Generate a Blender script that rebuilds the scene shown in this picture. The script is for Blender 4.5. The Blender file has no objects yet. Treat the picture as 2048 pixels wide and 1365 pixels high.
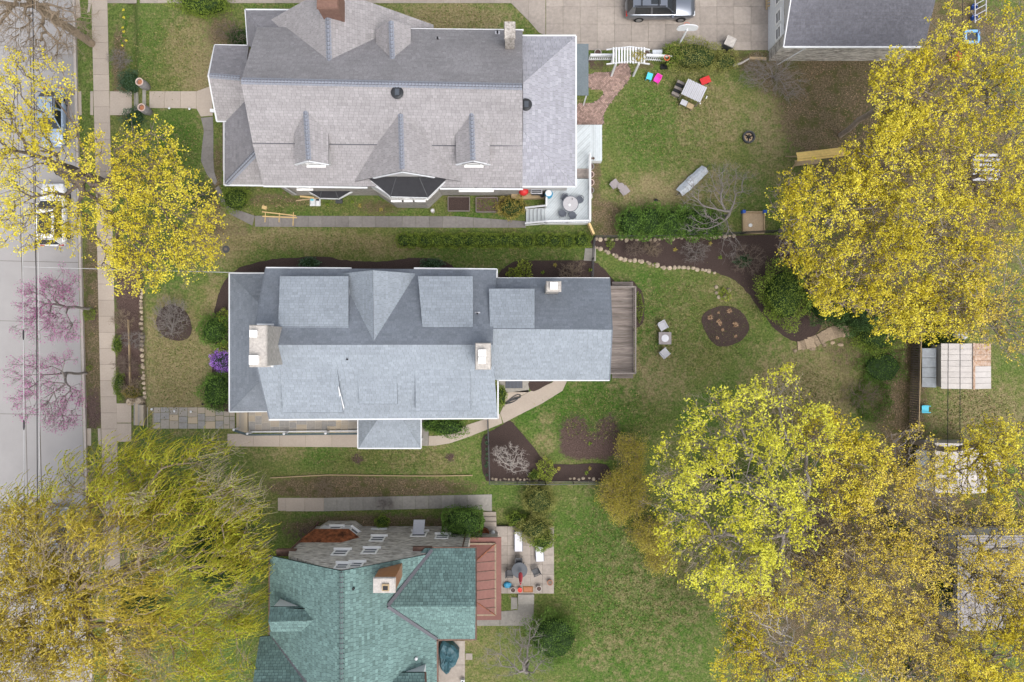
import bpy, math, random
import numpy as np
from mathutils import Vector, Matrix, noise as mnoise
from mathutils.geometry import tessellate_polygon

# ------------------------------------------------------------------ camera, sky, sun
SC = bpy.context.scene
COL = SC.collection
R = random.Random(11)
RNG = np.random.default_rng(11)
CAM_H, PPM = 52.0, 26.0            # drone height in metres, photograph pixels per metre on the ground
CX, CY = 1024.0, 682.5

cam = bpy.data.cameras.new('camera')
cam.sensor_width = 36.0
cam.lens = CAM_H * PPM / 2048.0 * 36.0
cam.clip_end = 3000.0
cam_ob = bpy.data.objects.new('camera', cam)
COL.objects.link(cam_ob)
cam_ob.location = (0, 0, CAM_H)
SC.camera = cam_ob

SUN_EL, SUN_AZ = 60.0, 145.0       # azimuth clockwise from the top of the picture
world = bpy.data.worlds.new('World')
SC.world = world
world.use_nodes = True
wn, wl = world.node_tree.nodes, world.node_tree.links
sky = wn.new('ShaderNodeTexSky')
sky.sky_type = 'NISHITA'
sky.sun_disc = False
sky.sun_elevation = math.radians(SUN_EL)
sky.sun_rotation = math.radians(SUN_AZ)
sky.dust_density = 4.0
sky.ozone_density = 1.0
hsv = wn.new('ShaderNodeHueSaturation')
hsv.inputs['Saturation'].default_value = 0.35
wl.new(sky.outputs[0], hsv.inputs['Color'])
wl.new(hsv.outputs[0], wn['Background'].inputs['Color'])
wn['Background'].inputs['Strength'].default_value = 0.15

sun = bpy.data.lights.new('sun', 'SUN')
sun.energy = 0.8
sun.angle = math.radians(45)
sun.color = (1.0, 0.96, 0.9)
sun_ob = bpy.data.objects.new('sun', sun)
COL.objects.link(sun_ob)
_e, _a = math.radians(SUN_EL), math.radians(SUN_AZ)
_d = Vector((math.sin(_a) * math.cos(_e), math.cos(_a) * math.cos(_e), math.sin(_e)))
sun_ob.rotation_euler = _d.to_track_quat('Z', 'Y').to_euler()
sun_ob.location = (30, -40, 60)

SC.view_settings.view_transform = 'Standard'
SC.view_settings.look = 'None'
SC.view_settings.gamma = 1.0
SC.view_settings.exposure = 0.85
SC.view_settings.use_curve_mapping = False

# ------------------------------------------------------------------ pixel <-> place
def ss(a, b, x):
    t = min(1.0, max(0.0, (x - a) / (b - a)))
    return t * t * (3 - 2 * t)

def terr_px(px, py):
    d = px - 0.025 * (min(max(py, -200), 1600) - 400)
    z = -0.9 * (1 - ss(262, 288, d)) - 0.16 * (1 - ss(150, 156, d))
    z -= 1.0 * ss(1630, 1740, px) * ss(470, 610, py)
    return z

def P(px, py, z=0.0):
    k = (CAM_H - z) / CAM_H / PPM
    return Vector(((px - CX) * k, (CY - py) * k, z))

def terr(x, y):
    return terr_px(x * PPM + CX, CY - y * PPM)

def G(px, py, dz=0.0):
    z = terr_px(px, py)
    for _ in range(3):
        p = P(px, py, z)
        z = terr(p.x, p.y)
    z += dz
    return P(px, py, z)

def smooth(pts, n=5, closed=True):
    out, m = [], len(pts)
    rg = range(m) if closed else range(m - 1)
    for i in rg:
        if closed:
            p0, p1, p2, p3 = pts[i - 1], pts[i], pts[(i + 1) % m], pts[(i + 2) % m]
        else:
            p0, p1, p2, p3 = pts[max(i - 1, 0)], pts[i], pts[i + 1], pts[min(i + 2, m - 1)]
        for k in range(n):
            t = k / n
            out.append(tuple(0.5 * (2 * p1[j] + (p2[j] - p0[j]) * t + (2 * p0[j] - 5 * p1[j] + 4 * p2[j] - p3[j]) * t * t
                                    + (3 * p1[j] - p0[j] - 3 * p2[j] + p3[j]) * t ** 3) for j in range(len(p1))))
    if not closed:
        out.append(tuple(pts[-1]))
    return out

# ------------------------------------------------------------------ materials
MATS = {}
def mat(name, c, var=0.14, scale=3.0, rough=0.8, bump=0.0, bscale=25.0, metal=0.0, c2=None, big=0.1, bigscale=0.35,
        tint=0.0, spec=0.3, trans=0.0, hue=None, detail=5.0, stretch=None, coat=0.0):
    m = bpy.data.materials.new(name)
    m.use_nodes = True
    n, l = m.node_tree.nodes, m.node_tree.links
    b = n['Principled BSDF']
    b.inputs['Roughness'].default_value = rough
    b.inputs['Metallic'].default_value = metal
    b.inputs['Specular IOR Level'].default_value = spec
    if coat:
        b.inputs['Coat Weight'].default_value = coat
        b.inputs['Coat Roughness'].default_value = 0.08
    geo = n.new('ShaderNodeNewGeometry')
    vec = geo.outputs['Position']
    if stretch:
        mp = n.new('ShaderNodeMapping')
        mp.inputs['Scale'].default_value = stretch
        l.new(vec, mp.inputs['Vector'])
        vec = mp.outputs[0]
    def nz(s, d=detail):
        t = n.new('ShaderNodeTexNoise')
        t.inputs['Scale'].default_value = s
        t.inputs['Detail'].default_value = d
        t.inputs['Roughness'].default_value = 0.65
        l.new(vec, t.inputs['Vector'])
        return t
    t1 = nz(scale)
    rp = n.new('ShaderNodeMapRange')
    rp.inputs[1].default_value, rp.inputs[2].default_value = 0.3, 0.7
    l.new(t1.outputs['Fac'], rp.inputs[0])
    mx = n.new('ShaderNodeMix'); mx.data_type = 'RGBA'
    c2 = c2 or tuple(min(1, v * (1 + var)) for v in c)
    ca = tuple(v * (1 - var) for v in c)
    mx.inputs[6].default_value = (*ca, 1)
    mx.inputs[7].default_value = (*c2, 1)
    l.new(rp.outputs[0], mx.inputs[0])
    out = mx.outputs[2]
    def mul(o, fac_out, lo, hi):
        r = n.new('ShaderNodeMapRange')
        r.inputs[3].default_value, r.inputs[4].default_value = lo, hi
        l.new(fac_out, r.inputs[0])
        h = n.new('ShaderNodeHueSaturation')
        l.new(o, h.inputs['Color']); l.new(r.outputs[0], h.inputs['Value'])
        return h.outputs[0]
    if big:
        out = mul(out, nz(bigscale, 3).outputs['Fac'], 1 - 1.6 * big, 1 + 1.6 * big)
    if tint or hue:
        at = n.new('ShaderNodeAttribute'); at.attribute_name = 'tint'
        if hue:
            m2 = n.new('ShaderNodeMix'); m2.data_type = 'RGBA'
            l.new(at.outputs['Fac'], m2.inputs[0]); l.new(out, m2.inputs[6])
            m2.inputs[7].default_value = (*hue, 1)
            out = m2.outputs[2]
        if tint:
            out = mul(out, at.outputs['Fac'], 1 - tint, 1 + tint)
    l.new(out, b.inputs['Base Color'])
    if bump:
        t2 = nz(bscale)
        bp = n.new('ShaderNodeBump')
        bp.inputs['Strength'].default_value = bump
        bp.inputs['Distance'].default_value = 0.05
        l.new(t2.outputs['Fac'], bp.inputs['Height'])
        l.new(bp.outputs[0], b.inputs['Normal'])
    if trans:
        tr = n.new('ShaderNodeBsdfTranslucent')
        l.new(out, tr.inputs['Color'])
        ms = n.new('ShaderNodeMixShader'); ms.inputs[0].default_value = trans
        l.new(b.outputs[0], ms.inputs[1]); l.new(tr.outputs[0], ms.inputs[2])
        l.new(ms.outputs[0], n['Material Output'].inputs['Surface'])
    MATS[name] = m
    return m

def glass(name, c=(0.02, 0.025, 0.03), rough=0.06, spec=0.6):
    return mat(name, c, var=0.05, rough=rough, big=0, spec=spec)

mat('road', (0.305, 0.292, 0.288), 0.06, 40, 0.9, 0.15, 60, big=0.07, bigscale=0.5)
mat('concrete', (0.37, 0.315, 0.265), 0.07, 9, 0.9, 0.12, 60, big=0.08, bigscale=0.7, tint=0.06)
mat('concrete_grey', (0.25, 0.235, 0.21), 0.14, 5, 0.9, 0.15, 50, big=0.12, bigscale=0.8, tint=0.12)
mat('concrete_drive', (0.30, 0.262, 0.23), 0.13, 4, 0.9, 0.15, 50, big=0.16, bigscale=0.45, tint=0.10)
mat('concrete_dark', (0.20, 0.185, 0.175), 0.14, 5, 0.9, 0.15, 50, big=0.14, bigscale=0.6, tint=0.10)
mat('joint', (0.10, 0.085, 0.07), 0.2, 8)
for _n, _c in (('under_grey', (0.13, 0.125, 0.13)), ('under_blue', (0.13, 0.145, 0.165)), ('under_green', (0.03, 0.055, 0.052))): mat(_n, _c, 0.15, 8)
mat('kerb', (0.38, 0.34, 0.31), 0.1, 6, 0.9)
mat('flagstone', (0.26, 0.25, 0.24), 0.15, 6, 0.85, 0.1, 30, hue=(0.40, 0.33, 0.24), big=0.1)
mat('mortar', (0.42, 0.39, 0.34), 0.1, 8)
mat('mulch', (0.046, 0.03, 0.027), 0.5, 22, 1.0, 0.9, 35, c2=(0.095, 0.066, 0.058), big=0.15)
mat('soil', (0.11, 0.072, 0.062), 0.25, 14, 1.0, 0.8, 30, big=0.1)
mat('stone', (0.34, 0.28, 0.21), 0.3, 9, 0.9, 0.5, 20, tint=0.25)
mat('stone_tan', (0.30, 0.23, 0.16), 0.3, 9, 0.9, 0.5, 20, tint=0.2)
mat('brick', (0.26, 0.15, 0.115), 0.2, 6, 0.9, 0.2, 30, tint=0.3)
mat('paver_brick', (0.285, 0.195, 0.165), 0.2, 6, 0.9, 0.2, 30, tint=0.3)
mat('white', (0.62, 0.63, 0.65), 0.04, 6, 0.5, big=0.04)
mat('white_old', (0.66, 0.67, 0.68), 0.08, 6, 0.6, big=0.06)
mat('deck_white', (0.47, 0.51, 0.53), 0.08, 5, 0.6, big=0.05, tint=0.13)
mat('deck_old', (0.20, 0.165, 0.145), 0.35, 3.5, 0.9, 0.2, 30, c2=(0.33, 0.285, 0.26), big=0.2, bigscale=1.0, tint=0.25, stretch=(0.25, 3, 1))
mat('pine', (0.56, 0.40, 0.19), 0.12, 6, 0.7)
mat('pine_old', (0.36, 0.27, 0.16), 0.15, 6, 0.8)
mat('grey_wood', (0.27, 0.235, 0.215), 0.2, 6, 0.85, tint=0.2)
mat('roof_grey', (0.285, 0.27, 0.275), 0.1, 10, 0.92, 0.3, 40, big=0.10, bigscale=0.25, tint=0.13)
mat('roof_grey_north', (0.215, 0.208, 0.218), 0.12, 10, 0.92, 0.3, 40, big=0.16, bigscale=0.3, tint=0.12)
mat('bark_maple', (0.30, 0.245, 0.195), 0.25, 6, 0.95, 0.4, 12)
mat('twig_pale', (0.36, 0.30, 0.23), 0.2, 6, 0.95)
mat('road_patch', (0.255, 0.245, 0.24), 0.08, 30, 0.9, 0.15, 60)
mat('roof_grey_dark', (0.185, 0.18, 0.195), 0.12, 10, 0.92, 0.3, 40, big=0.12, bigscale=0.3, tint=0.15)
mat('roof_lilac', (0.31, 0.31, 0.345), 0.1, 10, 0.92, 0.3, 40, big=0.06, bigscale=0.3, tint=0.14)
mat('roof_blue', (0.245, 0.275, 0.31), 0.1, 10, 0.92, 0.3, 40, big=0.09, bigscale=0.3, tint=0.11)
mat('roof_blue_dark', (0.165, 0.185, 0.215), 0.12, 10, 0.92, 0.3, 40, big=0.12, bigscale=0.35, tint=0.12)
mat('roof_green', (0.125, 0.20, 0.19), 0.12, 6, 0.85, 0.2, 30, big=0.06, tint=0.3)
mat('roof_garage', (0.125, 0.125, 0.145), 0.18, 6, 0.92, 0.3, 30, big=0.16, bigscale=0.4, tint=0.12)
mat('ridge_cap', (0.21, 0.225, 0.265), 0.12, 8, 0.9)
mat('flashing', (0.10, 0.10, 0.115), 0.15, 8, 0.6)
mat('membrane', (0.022, 0.022, 0.026), 0.2, 4, 0.7, big=0.1)
mat('copper', (0.13, 0.075, 0.058), 0.3, 5, 0.5, metal=0.2, big=0.2, bigscale=0.8)
mat('copper_new', (0.46, 0.21, 0.10), 0.12, 5, 0.35, metal=0.4)
mat('copper_stain', (0.20, 0.065, 0.03), 0.8, 3.0, 0.55, metal=0.2, c2=(0.36, 0.12, 0.05), big=0.3, bigscale=1.2)
mat('terne_red', (0.185, 0.08, 0.065), 0.12, 5, 0.6, big=0.12, bigscale=0.8)
mat('wall_stone', (0.40, 0.36, 0.31), 0.6, 2.2, 0.95, 1.0, 5, c2=(0.72, 0.68, 0.62), big=0.22, bigscale=1.4, stretch=(1, 1, 4.5), detail=2.5)
mat('wall_stone_b', (0.30, 0.28, 0.26), 0.35, 4, 0.95, 0.7, 10, c2=(0.42, 0.40, 0.37), big=0.15, stretch=(1, 1, 3))
mat('siding', (0.47, 0.46, 0.45), 0.06, 4, 0.7)
mat('cap_stone', (0.42, 0.39, 0.36), 0.22, 7, 0.95, 0.4, 25, big=0.15, bigscale=1.0)
mat('cap_dirty', (0.40, 0.36, 0.32), 0.5, 6, 0.95, 0.4, 25, c2=(0.52, 0.48, 0.44), big=0.2, bigscale=1.5)
mat('pot_white', (0.80, 0.79, 0.77), 0.03, 6, 0.6)
mat('terracotta', (0.36, 0.15, 0.08), 0.15, 8, 0.8)
mat('pot_pale', (0.50, 0.38, 0.33), 0.15, 8, 0.8)
mat('pot_grey', (0.22, 0.21, 0.21), 0.2, 8, 0.85)
mat('black', (0.012, 0.012, 0.014), 0.2, 8, 0.5)
mat('black_metal', (0.02, 0.021, 0.024), 0.2, 8, 0.4, spec=0.5)
mat('dark_grey', (0.06, 0.062, 0.068), 0.2, 8, 0.55)
mat('chair_grey', (0.095, 0.105, 0.13), 0.15, 12, 0.6)
mat('taupe', (0.27, 0.24, 0.24), 0.12, 12, 0.7)
mat('pale_grey', (0.43, 0.43, 0.46), 0.08, 12, 0.6)
mat('fabric_white', (0.60, 0.60, 0.64), 0.05, 10, 0.8)
mat('table_stone', (0.38, 0.37, 0.385), 0.1, 10, 0.4)
glass('glass', (0.02, 0.025, 0.03), 0.25, 0.15); glass('glass_grey', (0.07, 0.08, 0.095), 0.3, 0.2)
glass('car_glass', (0.018, 0.022, 0.026), 0.05, 0.7)
mat('car_blue', (0.34, 0.43, 0.56), 0.02, 3, 0.28, metal=0.35, big=0, coat=0.8)
mat('car_white', (0.78, 0.78, 0.78), 0.02, 3, 0.3, big=0, coat=0.8)
mat('car_grey', (0.24, 0.26, 0.30), 0.03, 3, 0.28, metal=0.85, big=0, coat=0.8)
mat('car_silver', (0.30, 0.31, 0.33), 0.03, 3, 0.3, metal=0.5, big=0, coat=0.8)
mat('tyre', (0.018, 0.018, 0.018), 0.2, 10, 0.9)
mat('rim', (0.32, 0.33, 0.34), 0.1, 6, 0.35, metal=0.7)
mat('tail_red', (0.45, 0.03, 0.02), 0.1, 6, 0.25)
mat('lamp_clear', (0.6, 0.62, 0.64), 0.05, 6, 0.15)
mat('red', (0.52, 0.03, 0.03), 0.1, 6, 0.45)
mat('red_cloth', (0.50, 0.07, 0.085), 0.1, 10, 0.8)
mat('orange', (0.75, 0.11, 0.05), 0.1, 6, 0.5)
mat('pink', (0.78, 0.05, 0.42), 0.05, 6, 0.4)
mat('toy_blue', (0.08, 0.50, 0.66), 0.06, 6, 0.4)
mat('toy_sky', (0.20, 0.42, 0.75), 0.06, 6, 0.4)
mat('toy_royal', (0.03, 0.10, 0.42), 0.06, 6, 0.4)
mat('cooler_blue', (0.04, 0.24, 0.40), 0.1, 6, 0.4)
mat('tarp_teal', (0.035, 0.095, 0.12), 0.25, 5, 0.45, 0.4, 8)
mat('tarp_silver', (0.46, 0.49, 0.53), 0.12, 5, 0.4, 0.3, 8)
mat('slate_dark', (0.065, 0.09, 0.10), 0.15, 8, 0.8)
mat('canopy', (0.125, 0.15, 0.165), 0.12, 8, 0.85, big=0.1)
mat('sand', (0.46, 0.34, 0.22), 0.15, 12, 1.0, 0.4, 25)
mat('swing_roof', (0.70, 0.50, 0.17), 0.12, 4, 0.7)
mat('tin', (0.45, 0.42, 0.40), 0.08, 3, 0.5, metal=0.2, big=0.1, bigscale=0.7, tint=0.05)
mat('rust', (0.42, 0.21, 0.10), 0.4, 5, 0.7, c2=(0.50, 0.40, 0.33), big=0.25, bigscale=1.0)
mat('doormat', (0.24, 0.11, 0.035), 0.25, 20, 0.95)
mat('bark', (0.155, 0.125, 0.105), 0.25, 6, 0.95, 0.5, 12)
mat('bark_grey', (0.24, 0.215, 0.20), 0.2, 6, 0.95, 0.4, 12)
mat('bark_pale', (0.44, 0.40, 0.37), 0.2, 6, 0.95, 0.3, 12)
mat('bark_tan', (0.27, 0.21, 0.15), 0.2, 6, 0.95)
mat('twig', (0.20, 0.155, 0.125), 0.2, 6, 0.95)
mat('wire', (0.03, 0.03, 0.033), 0.1, 6, 0.6)
mat('wire_pale', (0.42, 0.42, 0.43), 0.1, 6, 0.5)
def leafmat(name, c, h, tint=0.35, trans=0.25):
    return mat(name, c, 0.15, 0.8, 0.7, hue=h, tint=tint, big=0.12, bigscale=0.25, trans=trans, spec=0.2)
leafmat('leaf_yellow', (0.69, 0.555, 0.022), (0.63, 0.575, 0.085))
leafmat('leaf_feather', (0.46, 0.39, 0.05), (0.42, 0.36, 0.09))
leafmat('leaf_moss', (0.19, 0.20, 0.045), (0.25, 0.25, 0.08))
leafmat('leaf_gold', (0.69, 0.53, 0.04), (0.62, 0.51, 0.11))
leafmat('leaf_lime', (0.66, 0.62, 0.035), (0.58, 0.58, 0.09))
leafmat('leaf_willow', (0.48, 0.50, 0.03), (0.36, 0.42, 0.04))
leafmat('leaf_willow_gold', (0.60, 0.48, 0.045), (0.54, 0.44, 0.09))
leafmat('leaf_green', (0.07, 0.14, 0.022), (0.115, 0.20, 0.035))
leafmat('leaf_dark', (0.035, 0.075, 0.02), (0.06, 0.11, 0.03))
leafmat('leaf_mid', (0.125, 0.19, 0.025), (0.19, 0.25, 0.04))
leafmat('leaf_olive', (0.30, 0.255, 0.05), (0.34, 0.28, 0.08))
leafmat('leaf_bright', (0.19, 0.26, 0.03), (0.32, 0.36, 0.06))
leafmat('leaf_teal', (0.05, 0.10, 0.055), (0.09, 0.15, 0.08))
leafmat('bud_pink', (0.40, 0.12, 0.28), (0.46, 0.2, 0.36))
leafmat('azalea', (0.32, 0.13, 0.58), (0.45, 0.24, 0.70))
leafmat('leaf_dead', (0.22, 0.13, 0.075), (0.33, 0.23, 0.15), trans=0.05)
leafmat('grass_blade', (0.07, 0.13, 0.02), (0.25, 0.21, 0.09), trans=0.1)

# ------------------------------------------------------------------ building blocks
class MB:
    """collects faces; build() links them as one mesh object"""
    def __init__(s):
        s.v, s.f, s.t = [], [], []
    def face(s, pts, t=0.5):
        i = len(s.v)
        s.v += [tuple(p) for p in pts]
        s.f.append(tuple(range(i, i + len(pts))))
        s.t.append(t)
    def mesh(s, vs, fs, t=0.5):
        i = len(s.v)
        s.v += [tuple(p) for p in vs]
        s.f += [tuple(i + k for k in f) for f in fs]
        s.t += [t] * len(fs)
        return s
    def hexa(s, c, t=0.5):          # 4 bottom corners (ccw), 4 top corners
        return s.mesh(c, [(3, 2, 1, 0), (4, 5, 6, 7), (0, 1, 5, 4), (1, 2, 6, 5), (2, 3, 7, 6), (3, 0, 4, 7)], t)
    def box(s, c, d, rz=0.0, M=None, taper=1.0):
        x, y, z = d[0] / 2, d[1] / 2, d[2] / 2
        cs, sn = math.cos(rz), math.sin(rz)
        out = []
        for zz, k in ((-z, 1.0), (z, taper)):
            for a, b in ((-x, -y), (x, -y), (x, y), (-x, y)):
                a, b = a * k, b * k
                p = Vector((a * cs - b * sn + c[0], a * sn + b * cs + c[1], zz + c[2]))
                out.append(M @ p if M else p)
        return s.hexa(out)
    def prism(s, poly, z0, z1, t=0.5):     # poly: (x, y) ccw or cw
        a = sum(poly[i - 1][0] * poly[i][1] - poly[i][0] * poly[i - 1][1] for i in range(len(poly)))
        if a < 0:
            poly = poly[::-1]
        n = len(poly)
        vs = [(p[0], p[1], z0) for p in poly] + [(p[0], p[1], z1) for p in poly]
        fs = [tuple(range(n - 1, -1, -1)), tuple(range(n, 2 * n))] + [(i, (i + 1) % n, n + (i + 1) % n, n + i) for i in range(n)]
        return s.mesh(vs, fs, t)
    def slab(s, pts, th):                  # a planar polygon with thickness straight down
        n = len(pts)
        nz = sum((pts[i][0] - pts[i - 1][0]) * (pts[i][1] + pts[i - 1][1]) for i in range(n))
        if nz > 0:
            pts = pts[::-1]
        vs = [(p[0], p[1], p[2] - th) for p in pts] + [tuple(p) for p in pts]
        fs = [tuple(range(n - 1, -1, -1)), tuple(range(n, 2 * n))] + [(i, (i + 1) % n, n + (i + 1) % n, n + i) for i in range(n)]
        return s.mesh(vs, fs)
    def tube(s, pts, rad, n=6, cap=True):
        pts = [Vector(p) for p in pts]
        if not hasattr(rad, '__len__'):
            rad = [rad] * len(pts)
        vs, fs = [], []
        for i, p in enumerate(pts):
            d = (pts[min(i + 1, len(pts) - 1)] - pts[max(i - 1, 0)])
            d = d.normalized() if d.length > 1e-9 else Vector((0, 0, 1))
            a = d.cross(Vector((0, 0, 1)))
            if a.length < 1e-3:
                a = d.cross(Vector((1, 0, 0)))
            a.normalize()
            b = d.cross(a)
            for k in range(n):
                w = 2 * math.pi * k / n
                vs.append(p + (a * math.cos(w) + b * math.sin(w)) * rad[i])
        for i in range(len(pts) - 1):
            for k in range(n):
                k2 = (k + 1) % n
                fs.append((i * n + k, i * n + k2, (i + 1) * n + k2, (i + 1) * n + k))
        if cap:
            fs += [tuple(range(n)), tuple(range((len(pts) - 1) * n + n - 1, (len(pts) - 1) * n - 1, -1))]
        return s.mesh(vs, fs)
    def lathe(s, prof, c=(0, 0, 0), n=16):   # prof: (r, z)
        vs, fs = [], []
        for r, z in prof:
            for k in range(n):
                w = 2 * math.pi * k / n
                vs.append((c[0] + r * math.cos(w), c[1] + r * math.sin(w), c[2] + z))
        for i in range(len(prof) - 1):
            for k in range(n):
                k2 = (k + 1) % n
                fs.append((i * n + k, i * n + k2, (i + 1) * n + k2, (i + 1) * n + k))
        ring = max(abs(prof[0][0] - prof[-1][0]), abs(prof[0][1] - prof[-1][1])) < 1e-6
        if prof[0][0] > 1e-4 and not ring:
            fs.append(tuple(range(n - 1, -1, -1)))
        if prof[-1][0] > 1e-4 and not ring:
            m = (len(prof) - 1) * n
            fs.append(tuple(range(m, m + n)))
        return s.mesh(vs, fs)
    def bar(s, p, q, w, h=None):             # rectangular bar between two points
        p, q = Vector(p), Vector(q)
        h = h or w
        d = (q - p).normalized()
        a = d.cross(Vector((0, 0, 1)))
        if a.length < 1e-3:
            a = Vector((1, 0, 0))
        a.normalize()
        b = a.cross(d)
        a, b = a * w / 2, b * h / 2
        return s.hexa([p - a - b, p + a - b, q + a - b, q - a - b, p - a + b, p + a + b, q + a + b, q - a + b])
    def build(s, name, m, parent=None, world=False, **kw):
        return obj(name, s.v, s.f, m, parent, world, tint=s.t if any(t != 0.5 for t in s.t) else None, **kw)

def obj(name, V, F, m, parent=None, world=False, kind=None, tint=None, smooth_shade=False, label=None, cat=None, group=None):
    off = parent_loc(parent) if (world and parent) else None
    me = bpy.data.meshes.new(name)
    if off is not None:
        V = [(v[0] - off.x, v[1] - off.y, v[2] - off.z) for v in V] if not isinstance(V, np.ndarray) else V - np.array(off)
    if isinstance(V, np.ndarray) and isinstance(F, np.ndarray):
        me.vertices.add(len(V)); me.vertices.foreach_set('co', V.astype(np.float32).ravel())
        k = F.shape[1]
        me.loops.add(F.size); me.loops.foreach_set('vertex_index', F.astype(np.int32).ravel())
        me.polygons.add(len(F))
        me.polygons.foreach_set('loop_start', np.arange(0, F.size, k, dtype=np.int32))
        me.update(calc_edges=True)
    else:
        me.from_pydata([tuple(v) for v in V], [], F)
    if tint is not None:
        a = me.attributes.new('tint', 'FLOAT', 'FACE')
        a.data.foreach_set('value', np.asarray(tint, dtype=np.float32))
    if smooth_shade:
        me.polygons.foreach_set('use_smooth', np.ones(len(me.polygons), dtype=bool))
    me.materials.append(MATS[m] if isinstance(m, str) else m)
    o = bpy.data.objects.new(name, me)
    COL.objects.link(o)
    if parent:
        o.parent = parent
    tag(o, label, cat, group, kind)
    return o

def parent_loc(o):
    v = Vector((0, 0, 0))
    while o:
        v = v + o.location
        o = o.parent
    return v

def tag(o, label=None, cat=None, group=None, kind=None):
    if label: o['label'] = label
    if cat: o['category'] = cat
    if group: o['group'] = group
    if kind: o['kind'] = kind
    return o

def thing(name, label, cat, loc=(0, 0, 0), rz=0.0, group=None):
    o = bpy.data.objects.new(name, None)
    o.empty_display_size = 0.3
    COL.objects.link(o)
    o.location = loc
    o.rotation_euler = (0, 0, rz)
    return tag(o, label, cat, group)

def dup(root, loc, rz=0.0, label=None, scale=None):
    def cp(o, par):
        c = o.copy(); COL.objects.link(c); c.parent = par
        for ch in o.children:
            cp(ch, c)
        return c
    r = cp(root, None)
    r.location = loc
    r.rotation_euler = (0, 0, rz)
    if scale: r.scale = (scale,) * 3
    if label: r['label'] = label
    return r

def px_poly(pts, dz=0.0, z=None):
    return [(P(x, y, z) if z is not None else G(x, y, dz)) for x, y in pts]

def bed(name, pts, m, h=0.04, n=5, jag=0.04, kind='structure', sm=True, parent=None, seed=1):
    """a sheet lying on the ground, outline in photo pixels"""
    if sm:
        pts = smooth(pts, n)
    ps = px_poly(pts)
    r = random.Random(seed)
    ps = [p + Vector((r.uniform(-jag, jag), r.uniform(-jag, jag), 0)) for p in ps]
    vs = [(p.x, p.y, p.z - 0.08) for p in ps] + [(p.x, p.y, p.z + h) for p in ps]
    k = len(ps)
    a = sum(ps[i - 1].x * ps[i].y - ps[i].x * ps[i - 1].y for i in range(k))
    tris = tessellate_polygon([[Vector((p.x, p.y, 0)) for p in ps]])
    ups = []
    for t_ in tris:
        a_, b_, c_ = (ps[j] for j in t_)
        ups.append(tuple(k + j for j in (t_ if (b_.x - a_.x) * (c_.y - a_.y) - (b_.y - a_.y) * (c_.x - a_.x) > 0 else t_[::-1])))
    fs = ups + [((i, (i + 1) % k, k + (i + 1) % k, k + i) if a > 0 else (k + i, k + (i + 1) % k, (i + 1) % k, i)) for i in range(k)]
    return obj(name, vs, fs, m, parent, kind=kind if not parent else None)

def inset(q, g):
    c = sum((Vector(p) for p in q), Vector((0, 0, 0))) / len(q)
    return [Vector(p) + (c - Vector(p)).normalized() * g for p in q]

def slab_piece(name, q, m, parent, h=0.02, g=0.012, d=0.05, t=None):
    """one paving piece (own object) with a slight bevel; q = corner points"""
    lo, hi = inset(q, g), inset(q, g + 0.012)
    n = len(q)
    vs = [(p.x, p.y, p.z - d) for p in lo] + [(p.x, p.y, p.z + h - 0.006) for p in lo] + [(p.x, p.y, p.z + h) for p in hi]
    a = sum(q[i - 1][0] * q[i][1] - q[i][0] * q[i - 1][1] for i in range(n))
    idx = list(range(n)) if a > 0 else list(range(n - 1, -1, -1))
    fs = [tuple(2 * n + i for i in idx)]
    for k in range(n):
        i, j = idx[k], idx[(k + 1) % n]
        fs += [(i, j, n + j, n + i), (n + i, n + j, 2 * n + j, 2 * n + i)]
    t = R.random() if t is None else t
    return obj(name, vs, fs, m, parent, world=True, tint=[t] * len(fs))

def leaves(name, pts, m, parent, size=0.12, n=4, spread=0.15, flat=0.5, tint_c=None, seed=0, world=True, kind=None, aspect=0.6, drift=None):
    """leaf-sized quads scattered round points"""
    rg = np.random.default_rng(seed)
    pts = np.asarray([tuple(p) for p in pts], dtype=float)
    if len(pts) == 0:
        return None
    c = np.repeat(pts, n, axis=0) + rg.normal(0, spread, (len(pts) * n, 3)) * np.array([1, 1, 0.8])
    N = len(c)
    u = rg.normal(0, 1, (N, 3)); u[:, 2] *= (1 - flat); u /= np.linalg.norm(u, axis=1)[:, None]
    w = rg.normal(0, 1, (N, 3)); w[:, 2] *= (1 - flat)
    v = w - (w * u).sum(1)[:, None] * u; v /= np.linalg.norm(v, axis=1)[:, None] + 1e-9
    s = size * rg.uniform(0.6, 1.3, N)[:, None]
    V = np.empty((N, 4, 3))
    V[:, 0] = c - u * s * 0.5
    V[:, 1] = c - v * s * 0.5 * aspect
    V[:, 2] = c + u * s * 0.5
    V[:, 3] = c + v * s * 0.5 * aspect
    F = np.arange(N * 4).reshape(N, 4)
    base = np.repeat(rg.uniform(0, 1, len(pts)) if tint_c is None else np.asarray(tint_c), n)
    t = np.clip(base * 0.6 + rg.uniform(0, 0.4, N), 0, 1)
    return obj(name, V.reshape(-1, 3), F, m, parent, world, kind=kind, tint=t)

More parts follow.
